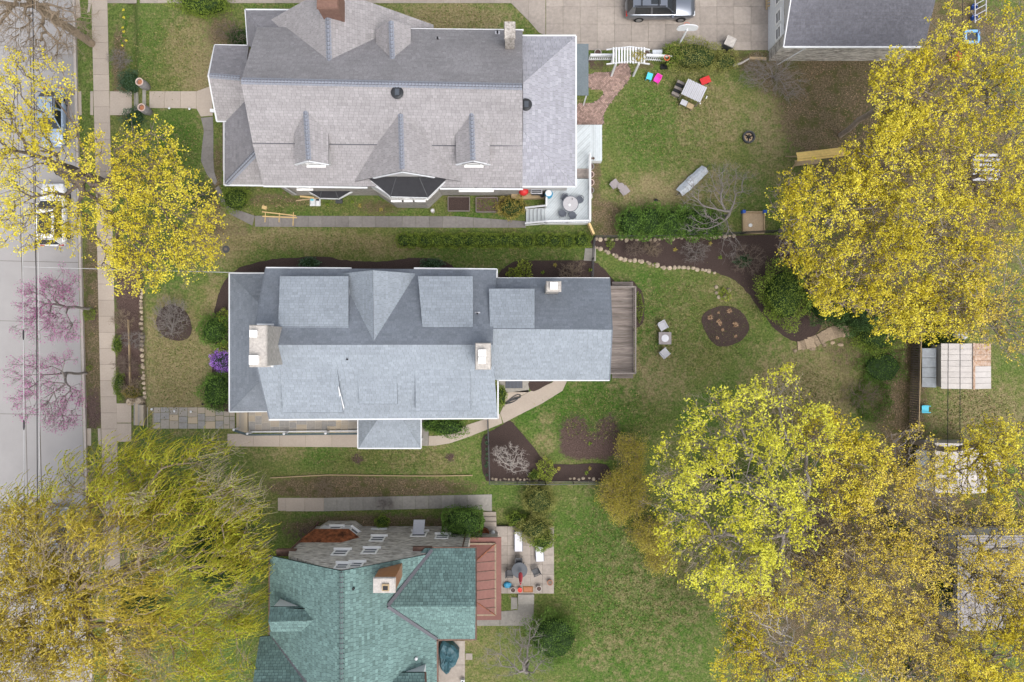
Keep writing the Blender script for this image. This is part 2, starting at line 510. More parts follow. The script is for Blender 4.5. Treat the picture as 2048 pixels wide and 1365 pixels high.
# ------------------------------------------------------------------ the ground
def build_ground():
    def axis(lo, hi, step, far):
        a = list(np.arange(lo, hi + 1e-6, step))
        d, x = step, hi
        while x < far:
            d *= 1.5; x += d; a.append(x)
        d, x = step, lo
        while x > -far:
            d *= 1.5; x -= d; a.insert(0, x)
        return np.array(a)
    xs, ys = axis(-43, 43, 0.26, 900), axis(-30, 30, 0.26, 900)
    X, Y = np.meshgrid(xs, ys)
    PX, PY = X * PPM + CX, CY - Y * PPM
    def s_(a, b, x):
        t = np.clip((x - a) / (b - a), 0, 1)
        return t * t * (3 - 2 * t)
    D = PX - 0.025 * (np.clip(PY, -200, 1600) - 400)
    Z = -0.9 * (1 - s_(262, 288, D)) - 0.16 * (1 - s_(150, 156, D)) - 1.0 * s_(1630, 1740, PX) * s_(470, 610, PY)
    Z = Z - 0.012 * (D < 149)
    V = np.stack([X, Y, Z], -1).reshape(-1, 3)
    kz = CAM_H / (CAM_H - Z); PX, PY = X * PPM * kz + CX, CY - Y * PPM * kz
    nx, ny = len(xs), len(ys)
    i = np.arange(nx * ny).reshape(ny, nx)
    F = np.stack([i[:-1, :-1], i[:-1, 1:], i[1:, 1:], i[1:, :-1]], -1).reshape(-1, 4)
    def blobs(lst, base=0.0):
        a = np.full(PX.shape, base)
        for x, y, rx, ry, w in lst:
            q = ((PX - x) / rx) ** 2 + ((PY - y) / ry) ** 2
            a += w * np.exp(-q ** 1.6)
        return np.clip(a, 0, 1)
    dry = blobs([(355, 720, 85, 130, .75), (335, 800, 60, 50, .3), (440, 600, 25, 60, .5), (385, 100, 60, 80, .6), (410, 160, 40, 50, .4),
                 (440, 470, 60, 55, .9), (600, 478, 130, 24, .65), (770, 495, 70, 22, .5), (1600, 790, 110, 100, .75), (1950, 840, 110, 80, .6),
                 (1300, 1310, 150, 60, .2), (910, 35, 130, 32, .75), (1420, 235, 90, 70, .45), (1540, 260, 40, 90, .5), (1290, 390, 70, 40, .55),
                 (1480, 560, 70, 60, .35), (1300, 760, 70, 60, .35), (1090, 880, 20, 60, .45), (560, 900, 60, 30, .3), (860, 920, 90, 30, .35),
                 (930, 1280, 60, 70, .3), (1360, 1180, 110, 90, .3), (1130, 950, 90, 20, .35), (1400, 370, 120, 50, .4), (1240, 1150, 60, 100, .2),
                 (1300, 690, 140, 120, .2), (1180, 1290, 70, 50, .2)], 0.25)
    litter = blobs([(1650, 190, 95, 120, .95), (1740, 260, 70, 120, .7), (1530, 150, 50, 40, .6), (760, 975, 215, 22, 1), (640, 975, 110, 26, .6),
                    (750, 1055, 210, 30, 1), (1215, 440, 40, 45, 1), (560, 400, 130, 20, .6), (760, 415, 60, 18, .7), (1000, 405, 60, 30, .8),
                    (187, 690, 22, 190, 1), (184, 520, 18, 70, .6), (238, 130, 17, 90, .9), (250, 220, 25, 30, .5), (1690, 715, 40, 40, .5),
                    (1800, 790, 60, 120, .9), (1850, 350, 270, 320, .85), (1790, 1130, 330, 250, .9), (1480, 118, 60, 22, .7), (1290, 130, 22, 12, .8),
                    (435, 330, 14, 60, .7), (425, 420, 20, 60, .6), (470, 460, 60, 18, .5), (450, 60, 35, 50, .6), (1620, 620, 60, 80, .7),
                    (1330, 1000, 50, 120, .25), (260, 480, 60, 120, .35), (1190, 350, 14, 60, .8), (1900, 60, 160, 80, .6), (1850, 720, 60, 40, .6),
                    (975, 1070, 22, 26, .8), (960, 1230, 30, 60, .3), (1560, 1280, 90, 100, .6), (420, 70, 40, 30, .3)])
    soil = blobs([(1150, 868, 34, 42, 1), (1216, 866, 26, 40, 1), (1185, 900, 62, 22, 1), (715, 918, 13, 12, 1), (900, 915, 11, 10, 1),
                  (258, 690, 32, 140, 1), (258, 560, 28, 70, .9), (1185, 128, 40, 18, .6), (650, 1070, 90, 24, .7), (187, 820, 20, 50, .9), (187, 640, 16, 40, .5)])
    lush = blobs([(300, 100, 35, 70, .6), (350, 275, 45, 60, 1), (1290, 250, 90, 90, .6), (1130, 815, 110, 45, 1), (1210, 1110, 120, 150, 1), (1290, 1290, 130, 90, .7), (1180, 1330, 90, 60, .6), (1130, 830, 130, 60, .5), (1260, 810, 110, 70, .5), (1320, 720, 60, 60, .5), (1320, 590, 110, 50, .4), 
                  (1330, 1250, 120, 120, .6), (1280, 560, 80, 60, .3), (1290, 640, 25, 120, .5), (640, 915, 40, 28, .7), (1500, 700, 60, 50, .4),
                  (1000, 510, 180, 20, .5), (600, 430, 120, 10, .4), (940, 430, 60, 14, .8), (330, 560, 60, 50, .6), (1700, 130, 30, 30, 1), (1680, 170, 30, 40, .7),
                  (1420, 830, 80, 60, .6), (1220, 780, 60, 30, .8), (390, 780, 25, 40, .5), (1000, 1000, 60, 25, .5), (1900, 760, 60, 80, .3), (720, 395, 100, 10, .3)])
    for a, lo in ((dry, 0.4),):
        far = (np.abs(X) > 43) | (np.abs(Y) > 30)
        a[far] = lo
    o = obj('ground', V, F, 'soil', kind='structure', smooth_shade=True)
    me = o.data
    for nme, arr in (('dry', dry), ('litter', litter), ('soil', soil), ('lush', lush)):
        at = me.attributes.new(nme, 'FLOAT', 'POINT')
        at.data.foreach_set('value', arr.astype(np.float32).ravel())
    m = bpy.data.materials.new('lawn'); m.use_nodes = True
    n, l = m.node_tree.nodes, m.node_tree.links
    b = n['Principled BSDF']; b.inputs['Roughness'].default_value = 0.95; b.inputs['Specular IOR Level'].default_value = 0.15
    geo = n.new('ShaderNodeNewGeometry')
    def nz(s, d=6, r=0.65):
        t = n.new('ShaderNodeTexNoise'); t.inputs['Scale'].default_value = s; t.inputs['Detail'].default_value = d; t.inputs['Roughness'].default_value = r
        l.new(geo.outputs['Position'], t.inputs['Vector']); return t.outputs['Fac']
    def attr(a):
        t = n.new('ShaderNodeAttribute'); t.attribute_name = a; return t.outputs['Fac']
    def math_(op, a, c):
        t = n.new('ShaderNodeMath'); t.operation = op
        for k, v in enumerate((a, c)):
            if isinstance(v, (int, float)): t.inputs[k].default_value = v
            else: l.new(v, t.inputs[k])
        return t.outputs[0]
    def rng_(f, a, c, lo=0, hi=1):
        t = n.new('ShaderNodeMapRange'); t.interpolation_type = 'SMOOTHSTEP'
        for k, v in enumerate((a, c, lo, hi)): t.inputs[k + 1].default_value = v
        l.new(f, t.inputs[0]); return t.outputs[0]
    def mix(f, a, c):
        t = n.new('ShaderNodeMix'); t.data_type = 'RGBA'
        l.new(f, t.inputs[0]) if not isinstance(f, float) else setattr(t.inputs[0], 'default_value', f)
        for k, v in ((6, a), (7, c)):
            if isinstance(v, tuple): t.inputs[k].default_value = (*v, 1)
            else: l.new(v, t.inputs[k])
        return t.outputs[2]
    mid, fine, big = nz(1.1, 5), nz(7, 4, 0.75), nz(0.22, 3)
    mott = nz(3.0, 4, 0.7)
    green = mix(rng_(fine, 0.35, 0.65), (0.055, 0.095, 0.018), (0.15, 0.205, 0.05))
    green = mix(rng_(big, 0.4, 0.62), green, mix(rng_(fine, .35, .65), (0.075, 0.10, 0.024), (0.19, 0.205, 0.065)))
    green = mix(math_('MULTIPLY', attr('lush'), 1.0), green, mix(rng_(fine, .35, .65), (0.032, 0.082, 0.012), (0.098, 0.178, 0.03)))
    tan = mix(rng_(fine, 0.3, 0.7), (0.165, 0.125, 0.065), (0.36, 0.29, 0.165))
    f_dry = rng_(math_('ADD', math_('MULTIPLY', attr('dry'), 0.5), math_('ADD', math_('MULTIPLY', mid, 0.9), math_('MULTIPLY', mott, 1.0))), 1.0, 1.5)
    c = mix(math_('MULTIPLY', f_dry, 0.85), green, tan)
    brown = mix(rng_(nz(9, 3, .8), 0.35, 0.65), (0.07, 0.05, 0.03), (0.24, 0.17, 0.12))
    brown = mix(rng_(mid, 0.45, 0.68), brown, (0.075, 0.08, 0.025))
    f_l = rng_(math_('ADD', attr('litter'), math_('MULTIPLY', math_('SUBTRACT', mott, 0.5), 1.2)), 0.3, 0.75)
    c = mix(math_('MULTIPLY', f_l, 0.85), c, brown)
    so = mix(rng_(nz(11, 4), 0.35, 0.65), (0.065, 0.043, 0.037), (0.135, 0.092, 0.08))
    f_s = rng_(math_('ADD', attr('soil'), math_('MULTIPLY', math_('SUBTRACT', mott, 0.5), 1.5)), 0.25, 0.8)
    c = mix(f_s, c, so)
    l.new(c, b.inputs['Base Color'])
    bp = n.new('ShaderNodeBump'); bp.inputs['Strength'].default_value = 0.9; bp.inputs['Distance'].default_value = 0.12
    l.new(math_('ADD', nz(9, 5, 0.8), math_('MULTIPLY', mid, 0.5)), bp.inputs['Height']); l.new(bp.outputs[0], b.inputs['Normal'])
    me.materials.clear(); me.materials.append(m)
build_ground()

# ------------------------------------------------------------------ street, kerb, pavements
def xroad(py): return 146 + 0.026 * py
def xwalk(py): return 183 + 0.023 * py

def rect_px(x0, y0, x1, y1, dz=0.0, skew=0.0):
    return [G(x0, y0, dz), G(x1, y0, dz), G(x1, y1, dz), G(x0, y1, dz)]

def build_street():
    ZR = -1.06
    mb = MB()
    A, B = P(xroad(-900), -900, ZR), P(xroad(2300), 2300, ZR)
    mb.face([(A.x - 11, A.y, ZR + .012), (B.x - 11, B.y, ZR + .012), (B.x - .1, B.y, ZR + .012), (A.x - .1, A.y, ZR + .012)])
    road = mb.build('road', 'road', kind='structure')
    # long tar seams in the concrete roadway
    for k, (x0, w) in enumerate(((72, 0.035), (44, 0.025))):
        s = MB()
        for i in range(-4, 26):
            a, c = P(x0 - 14 + .026 * i * 60, i * 60, ZR), P(x0 - 14 + .026 * (i + 1) * 60, (i + 1) * 60, ZR)
            s.face([(a.x - w, a.y, ZR + .016), (c.x - w, c.y, ZR + .016), (c.x + w, c.y, ZR + .016), (a.x + w, a.y, ZR + .016)])
        s.build('seam', 'joint', road)
    for y in (520, 640, 826, 90, 1010):
        a = P(0, y, ZR); c = P(xroad(y) - 3, y + 6, ZR); s = MB()
        s.face([(a.x - 4, a.y, ZR + .017), (c.x, c.y, ZR + .017), (c.x, c.y + .03, ZR + .017), (a.x - 4, a.y + .03, ZR + .017)])
        s.build('seam', 'joint', road)
    s = MB(); s.face([P(x, y, ZR + .015) for x, y in ((112, 108), (150, 108), (154, 290), (118, 290))][::-1]); s.build('patch', 'road_patch', road)
    k = thing('kerb', 'pale concrete kerb stones along the roadway edge', 'kerb', tuple(P(xroad(600), 600, -1.06)))
    k['kind'] = 'structure'; del k['category']
    y = -240
    while y < 1620:
        y2 = y + 78
        q = [P(xroad(y), y, -1.0), P(xroad(y) + 5, y, -1.0), P(xroad(y2) + 5, y2, -1.0), P(xroad(y2), y2, -1.0)]
        slab_piece('kerb_stone', q, 'kerb', k, h=0.13, d=0.2, g=0.006)
        y = y2
    w = MB()
    for y in range(-240, 1640, 120):
        q = [G(xwalk(y) + 1, y, .004), G(xwalk(y) + 31, y, .004), G(xwalk(y + 120) + 31, y + 120, .004), G(xwalk(y + 120) + 1, y + 120, .004)]
        w.slab(q, 0.08)
    sw = w.build('pavement', 'joint', kind='structure')
    y = -236.5
    while y < 1600:
        y2 = y + 32.2
        slab_piece('paving_slab', [G(xwalk(y), y), G(xwalk(y) + 32, y), G(xwalk(y2) + 32, y2), G(xwalk(y2), y2)], 'concrete', sw, h=0.035)
        y = y2
    return sw
build_street()

def path(name, polys, m, h=0.03, base='joint', piece='paving_slab', g=0.012, dz=0.0):
    """a paved path: dark bed with one object for each slab; polys = list of pixel quads"""
    bm = MB()
    for q in polys:
        ps = inset(px_poly(q, dz), 0.02)
        bm.slab([(p.x, p.y, p.z + 0.006) for p in ps], 0.08 + dz)
    o = bm.build(name, base, kind='structure')
    for q in polys:
        slab_piece(piece, px_poly(q, dz), m, o, h=h, g=g)
    return o

def strip(x0, x1, y0, y1, step, y0b=None, y1b=None):
    """quads along x between two edges"""
    n = max(1, round((x1 - x0) / step)); out = []
    y0b = y0 if y0b is None else y0b; y1b = y1 if y1b is None else y1b
    for i in range(n):
        a, b = i / n, (i + 1) / n
        xa, xb = x0 + (x1 - x0) * a, x0 + (x1 - x0) * b
        out.append([(xa, y0 + (y0b - y0) * a), (xb, y0 + (y0b - y0) * b), (xb, y1 + (y1b - y1) * b), (xa, y1 + (y1b - y1) * a)])
    return out

def ribbon(left, right, n):
    """quads between two pixel polylines"""
    L, Rr = smooth(left, n, False), smooth(right, n, False)
    return [[L[i], L[i + 1], Rr[i + 1], Rr[i]] for i in range(len(L) - 1)]

def steps_flight(name, label, quad, z0, z1, n, m, side=None, nose='concrete_grey', group=None):
    """n steps inside a pixel quad a-b (bottom edge) to d-c (top edge)"""
    a, b, c, d = [Vector(P(x, y, (z0 + z1) / 2)) for x, y in quad]
    base = (a + b + c + d) / 4; base.z = z0
    t = thing(name, label, 'steps', tuple(base), group=group)
    for i in range(n):
        f0, f1 = i / n, 1.0
        q = [a.lerp(d, f0), b.lerp(c, f0), b.lerp(c, (i + 1) / n + .004), a.lerp(d, (i + 1) / n + .004)]
        zt = z0 + (z1 - z0) * (i + 1) / n
        mb = MB(); mb.prism([(p.x, p.y) for p in q], z0 - 0.3, zt, R.random())
        mb.build('step', m, t, True)
    return t

# front walk of the grey shingled house
path('front_walk', [[(155, 183), (187, 183), (187, 231), (155, 231)], [(220, 183), (264, 184), (264, 231), (220, 231)]], 'concrete')
path('front_walk', [[(299, 183), (329, 183), (329, 217), (299, 217)], [(329, 183), (361, 183), (361, 217), (329, 217)],
                    [(361, 183), (393, 183), (393, 218), (361, 217)], [(393, 183), (423, 172), (426, 232), (402, 234), (393, 218)]], 'concrete')
steps_flight('front_steps', 'grey concrete front steps between two tall urns', [(264, 184), (264, 230), (298, 217), (298, 184)], -0.88, 0.02, 5, 'concrete_grey')
path('garden_path', ribbon([(402, 236), (408, 262), (404, 295), (402, 322), (413, 348), (430, 371)], [(426, 234), (427, 262), (427, 295), (427, 320), (429, 345), (435, 364)], 1)
     + ribbon([(430, 377), (442, 404), (462, 430), (505, 452)], [(437, 372), (453, 398), (472, 419), (510, 432)], 1)
     + strip(510, 912, 432, 454, 26, 433, 456) + strip(912, 1052, 433, 456, 40, 443, 456), 'concrete_dark', g=0.008)
# driveway behind the grey shingled house
dq = strip(214, 1022, -22, 7, 34) + strip(214, 1022, -56, -23, 34)
for y0, y1 in ((-160, -126), (-126, -91), (-91, -56), (-56, -21), (-21, 14), (14, 49), (49, 84), (84, 101)):
    dq += strip(1092, 1536, y0, y1, 34.2)
dq += [[(1022, -56), (1057, -56), (1057, -22), (1022, -22)], [(1022, -22), (1057, -22), (1057, 42), (1022, 7)], [(1057, -56), (1091, -56), (1091, -22), (1057, -22)],
       [(1057, -22), (1091, -22), (1091, 72), (1078, 66), (1057, 42)]]
path('driveway', dq, 'concrete_drive', g=0.008)
path('driveway_apron', [[(150, 8), (183, 8), (180, 24), (150, 40)], [(150, -40), (183, -40), (183, 8), (150, 8)]], 'concrete')
# walk of the blue roofed house
path('front_walk', [[(170, 857), (202, 857), (203, 892), (171, 892)], [(233, 807), (263, 807), (263, 846), (234, 846)], [(234, 847), (263, 847), (263, 884), (235, 884)]], 'concrete')
steps_flight('front_steps', 'grey bluestone garden steps beside the low boulder wall', [(263, 808), (263, 852), (293, 850), (293, 810)], -0.88, 0.02, 6, 'flagstone')

def flags(name, x0, y0, x1, y1, z, seed, parent=None, cell=14.0):
    """random rectangular flagstones, each its own object"""
    r = random.Random(seed)
    o = MB()
    q = px_poly([(x0, y0), (x1, y0), (x1, y1), (x0, y1)], z)
    o.slab(q, 0.1 + max(0, z))
    o = o.build(name, 'mortar', kind='structure')
    x = x0
    while x < x1 - 2:
        w = min(r.uniform(0.8, 1.5) * cell, x1 - x)
        if x1 - x - w < 5: w = x1 - x
        y = y0 + 0.0
        while y < y1 - 2:
            h = min(r.uniform(0.6, 1.4) * cell, y1 - y)
            if y1 - y - h < 5: h = y1 - y
            slab_piece('flagstone', px_poly([(x, y), (x + w, y), (x + w, y + h), (x, y + h)], z), 'flagstone', o, h=0.022, g=0.022, t=min(1, max(0, r.gauss(0.35, 0.3))))
            y += h
        x += w
    return o
flags('flagstone_walk', 294, 815, 470, 858, 0.0, 3)
flags('flagstone_terrace', 497, 812, 717, 866, 0.62, 4)
t = steps_flight('terrace_steps', 'dark slate steps up to the flagstone side terrace', [(471, 824), (471, 864), (498, 864), (498, 824)], 0.02, 0.64, 4, 'flagstone')
path('side_walk', strip(455, 716, 868, 893, 52, 868, 895) + [[(842, 872), (868, 872), (900, 868), (900, 887), (870, 892), (842, 892)]]
     + ribbon([(900, 868), (935, 850), (977, 836), (1000, 828)], [(900, 887), (935, 875), (978, 858), (1005, 847)], 1)
     + [[(1000, 827), (1008, 810), (1060, 783), (1104, 766), (1110, 760), (1134, 763), (1125, 782), (1085, 807), (1035, 832), (1007, 847)],
        [(1008, 808), (1012, 786), (1058, 780), (1058, 784)]], 'concrete', g=0.008)
path('cellar_landing', [[(998, 760), (1058, 760), (1058, 785), (998, 785)]], 'concrete_grey')
path('stepping_stones', [[(1170, 497), (1192, 497), (1192, 523), (1167, 522)]], 'concrete_grey', h=0.05)
# side walk of the green roofed house
path('side_walk', strip(556, 572, 996, 1022, 20) + strip(572, 648, 996, 1023, 38, 996, 1023), 'concrete', g=0.008)
path('side_walk', strip(648, 935, 996, 1023, 25.5, 990, 1016) + strip(935, 984, 990, 1016, 50, 989, 1024), 'concrete_grey', g=0.008)
steps_flight('garden_steps', 'pale concrete steps beside the clipped laurel block', [(963, 1025), (992, 1025), (993, 1053), (964, 1053)], 0.02, 0.36, 3, 'concrete')
path('back_walk', [[(952, 1228), (1000, 1228), (1000, 1252), (954, 1252)], [(1000, 1223), (1035, 1220), (1037, 1208), (1068, 1208), (1067, 1240), (1048, 1252), (1000, 1252)],
                   [(1022, 1195), (1035, 1195), (1035, 1218), (1022, 1220)]], 'concrete_grey')
steps_flight('patio_steps', 'weathered concrete steps below the patio doormat', [(1068, 1209), (1036, 1209), (1036, 1188), (1068, 1188)], 0.02, 0.34, 2, 'concrete_grey')
pq = []
for i in range(7):
    for j in range(7):
        xa, xb = 945 + i * 23.3, 945 + (i + 1) * 23.3
        if i < 2 and j > 0: continue
        pq.append([(xa, 1053 + j * 19.2), (xb, 1053 + j * 19.2), (xb, 1053 + (j + 1) * 19.2), (xa, 1053 + (j + 1) * 19.2)])
path('patio', pq, 'concrete_drive', dz=0.34, g=0.008, piece='paver')
path('rear_pad', [[(874, 1282), (930, 1282), (930, 1330), (874, 1330)], [(874, 1330), (930, 1330), (930, 1420), (874, 1420)], [(931, 1307), (945, 1307), (945, 1320), (931, 1320)]], 'concrete_drive')

# herringbone brick path by the arbour
def inside(p, poly):
    x, y = p[0], p[1]; c = False
    for i in range(len(poly)):
        x1, y1, x2, y2 = *poly[i - 1][:2], *poly[i][:2]
        if (y1 > y) != (y2 > y) and x < (x2 - x1) * (y - y1) / (y2 - y1) + x1:
            c = not c
    return c
bp_ = smooth([(1153, 212), (1166, 208), (1188, 205), (1206, 190), (1204, 180), (1177, 176), (1178, 150), (1205, 146), (1225, 142), (1240, 128), (1255, 128), (1262, 146), (1255, 164), (1237, 186), (1217, 212), (1207, 232), (1204, 252), (1153, 252)], 3)
bw = px_poly(bp_)
o = bed('brick_path', bp_, 'joint', h=0.012, sm=False, jag=0)
mb = MB(); B_ = 0.105
for i in range(-40, 40):
    for j in range(-60, 60):
        k = (i + j) % 4          # herringbone: pairs of upright and lying bricks
        if k == 0: w, h, cx_, cy_ = 2, 1, i + 1, j + .5
        elif k == 2: w, h, cx_, cy_ = 1, 2, i + .5, j + 1.0
        else: continue
        a = math.radians(45)
        x, y = 6.6 + (cx_ * math.cos(a) - cy_ * math.sin(a)) * B_, 19.0 + (cx_ * math.sin(a) + cy_ * math.cos(a)) * B_
        if inside((x, y), bw):
            s = len(mb.f); mb.box((x, y, 0.006), ((w - .12) * B_, (h - .12) * B_, 0.05), a)
            tt = R.random(); mb.t[s:] = [tt] * 6
mb.build('brick', 'paver_brick', o, kind='stuff')

# planting beds
bed('mulch_bed', [(545, 519), (590, 516), (645, 513), (685, 520), (730, 524), (785, 522), (825, 516), (858, 517), (885, 522), (905, 532), (912, 545), (900, 570), (560, 570),
                  (520, 600), (520, 800), (480, 823), (440, 822), (415, 805), (412, 775), (424, 745), (424, 720), (432, 700), (428, 650), (430, 620), (437, 590), (450, 562), (480, 536)], 'mulch', seed=2)
bed('mulch_bed', [(990, 575), (994, 553), (1008, 536), (1030, 524), (1070, 521), (1130, 522), (1180, 522), (1203, 534), (1219, 553), (1216, 575)], 'mulch', seed=3)
bed('mulch_bed', [(1258, 566), (1274, 572), (1286, 592), (1288, 635), (1280, 652), (1270, 655), (1258, 650)], 'mulch', seed=4)
bed('mulch_bed', [(1189, 479), (1300, 478), (1450, 474), (1540, 470), (1590, 490), (1606, 560), (1640, 610), (1642, 650), (1612, 688), (1590, 684), (1560, 668), (1530, 635), (1500, 592),
                  (1470, 562), (1440, 549), (1410, 541), (1375, 536), (1330, 535), (1295, 526), (1250, 520), (1222, 508), (1200, 498), (1189, 494)], 'mulch', n=4, seed=5)
bed('mulch_bed', [(1403, 641), (1415, 622), (1448, 612), (1480, 622), (1498, 650), (1490, 674), (1465, 690), (1435, 692), (1415, 672)], 'mulch', n=7, jag=0.02, seed=6)
bed('mulch_bed', [(313, 640), (325, 617), (345, 609), (370, 622), (383, 650), (379, 674), (358, 682), (333, 676), (317, 660)], 'mulch', n=7, jag=0.02, seed=7)
bed('mulch_bed', [(963, 900), (964, 878), (976, 866), (1000, 853), (1020, 842), (1033, 855), (1062, 888), (1085, 918), (1102, 928), (1150, 929), (1212, 929), (1211, 961), (1100, 963), (985, 963), (970, 955), (964, 935)], 'mulch', n=4, jag=0.02, seed=8)
bed('mulch_bed', [(1060, 762), (1104, 762), (1086, 774), (1062, 783)], 'mulch', n=3, seed=9)

def boulder(mb, c, s, seed, flat=0.7):
    r = random.Random(seed)
    vs, fs = [], []
    n, m = 7, 4
    for i in range(m + 1):
        ph = -0.5 + (i / m) * 1.5
        for k in range(n):
            w = 2 * math.pi * k / n + 0.3 * i
            q = math.cos(ph) * r.uniform(0.8, 1.12)
            vs.append((c[0] + s[0] * q * math.cos(w), c[1] + s[1] * q * math.sin(w), c[2] + s[2] * flat * math.sin(ph) * r.uniform(.9, 1.1)))
    for i in range(m):
        for k in range(n):
            k2 = (k + 1) % n
            fs.append((i * n + k, i * n + k2, (i + 1) * n + k2, (i + 1) * n + k))
    fs.append(tuple(range(m * n, m * n + n)))
    mb.mesh(vs, fs, r.random())

def stone_row(label, pts, size, m='stone', seed=1, gap=1.0, name='stone_edging', h=1.0):
    ps = [G(x, y) for x, y in smooth(pts, 6, False)]
    t = thing(name, label, 'edging', tuple(ps[len(ps) // 2]))
    r = random.Random(seed); acc = 0.0; nxt = 0.0
    for a, b in zip(ps[:-1], ps[1:]):
        d = (b - a).length
        while nxt <= acc + d:
            p = a.lerp(b, (nxt - acc) / max(d, 1e-6))
            s = size * r.uniform(0.7, 1.35)
            mb = MB(); boulder(mb, (p.x + r.uniform(-.05, .05), p.y + r.uniform(-.05, .05), p.z + 0.03 * h), (s * .55, s * r.uniform(.4, .6), s * .6 * h), r.random())
            mb.build('stone', m, t, True)
            nxt += s * gap * 1.05
        acc += d
    return t
stone_row('row of rounded pale stones edging the fence side mulch bed', [(1189, 494), (1200, 499), (1222, 508), (1250, 520), (1295, 526), (1330, 535), (1375, 536), (1410, 541), (1434, 547)], 0.30, seed=3)
stone_row('line of small stones at the foot of the black mesh fence', [(1192, 479), (1260, 480), (1340, 477), (1420, 475), (1475, 472)], 0.26, seed=5, gap=1.25)
stone_row('low boulder wall holding up the front lawn beside the steps', [(284, 580), (284, 640), (286, 700), (289, 760), (292, 800)], 0.30, seed=8, h=1.3)
stone_row('short row of stones along the lower black fence', [(985, 959), (1030, 959), (1075, 960)], 0.22, seed=11, gap=1.3)
stone_row('scattered stones behind the lower fence bed', [(1140, 958), (1205, 957)], 0.22, seed=12, gap=1.5)
stone_row('ring of flat grey stones round the small plant in the back lawn', [(1432, 575), (1436, 592), (1448, 596), (1456, 582)], 0.32, seed=13, gap=1.4)

# big boulders at the end of the front slope bed
for k, (x, y, sx, sy) in enumerate(((264, 802, .34, .36), (284, 802, .52, .40))):
    mb = MB(); p = G(x, y); boulder(mb, (p.x, p.y, p.z + .05), (sx, sy, .6), 40 + k, 1)
    mb.build('boulder', 'stone', label=('smaller' if k == 0 else 'larger') + ' grey boulder at the head of the bluestone steps', cat='boulder')

# stone steps winding down the back bank
st = thing('stone_steps', 'tan stone slab steps winding down the back bank', 'steps', tuple(G(1640, 683)))
pth = smooth([(1594, 692), (1610, 690), (1628, 684), (1646, 674), (1664, 666), (1682, 662), (1696, 660)], 2, False)
for i in range(len(pth) - 1):
    a, b = G(*pth[i]), G(*pth[i + 1]); d = (b - a).normalized(); nrm = Vector((-d.y, d.x, 0))
    w = R.uniform(.34, .42) + 0.02 * i; z = max(a.z, b.z) + 0.03
    q = [a - nrm * w, b - nrm * w * .95, b + nrm * w, a + nrm * w * 1.05]
    q = [Vector((p.x + R.uniform(-.05, .05), p.y + R.uniform(-.05, .05), z)) for p in q]
    slab_piece('step', q, 'stone_tan', st, h=0.06, g=0.02, d=0.3)
for k, (x, y) in enumerate(((1625, 698), (1648, 690), (1664, 686), (1590, 702), (1680, 690), (1700, 672))):
    mb = MB(); p = G(x, y); boulder(mb, (p.x, p.y, p.z), (R.uniform(.15, .3), .16, .2), 60 + k)
    mb.build('side_stone', 'stone_tan', st, True)

# timber edging and low retaining boards
def boards(name, label, pts, w, h, m, cat='edging'):
    t = thing(name, label, cat, tuple(G(*pts[0])))
    for a, b in zip(pts[:-1], pts[1:]):
        p, q = G(*a, h / 2 - .03), G(*b, h / 2 - .03)
        mb = MB(); mb.bar(p, q, w, h); mb.build('board', m, t, True)
    return t
boards('timber_edging', 'thin pale timber edging between lawn strip and leaf covered bank', [(541, 956), (600, 953), (660, 950), (737, 951), (820, 952), (876, 952), (945, 951)], 0.07, 0.18, 'pine_old')
boards('timber_edging', 'pale timber board halfway up the front slope bed', [(257, 640), (259, 690), (260, 740), (261, 790)], 0.08, 0.2, 'pine_old')

# ------------------------------------------------------------------ roofs and houses
def clip_rect(poly, x0, y0, x1, y1):
    for ax, lim, sg in ((0, x0, 1), (0, x1, -1), (1, y0, 1), (1, y1, -1)):
        out = []
        for i in range(len(poly)):
            a, b = poly[i - 1], poly[i]
            ia, ib = (a[ax] - lim) * sg >= 0, (b[ax] - lim) * sg >= 0
            if ia != ib:
                t = (lim - a[ax]) / (b[ax] - a[ax])
                out.append((a[0] + (b[0] - a[0]) * t, a[1] + (b[1] - a[1]) * t))
            if ib: out.append(b)
        poly = out
        if not poly: return []
    return poly

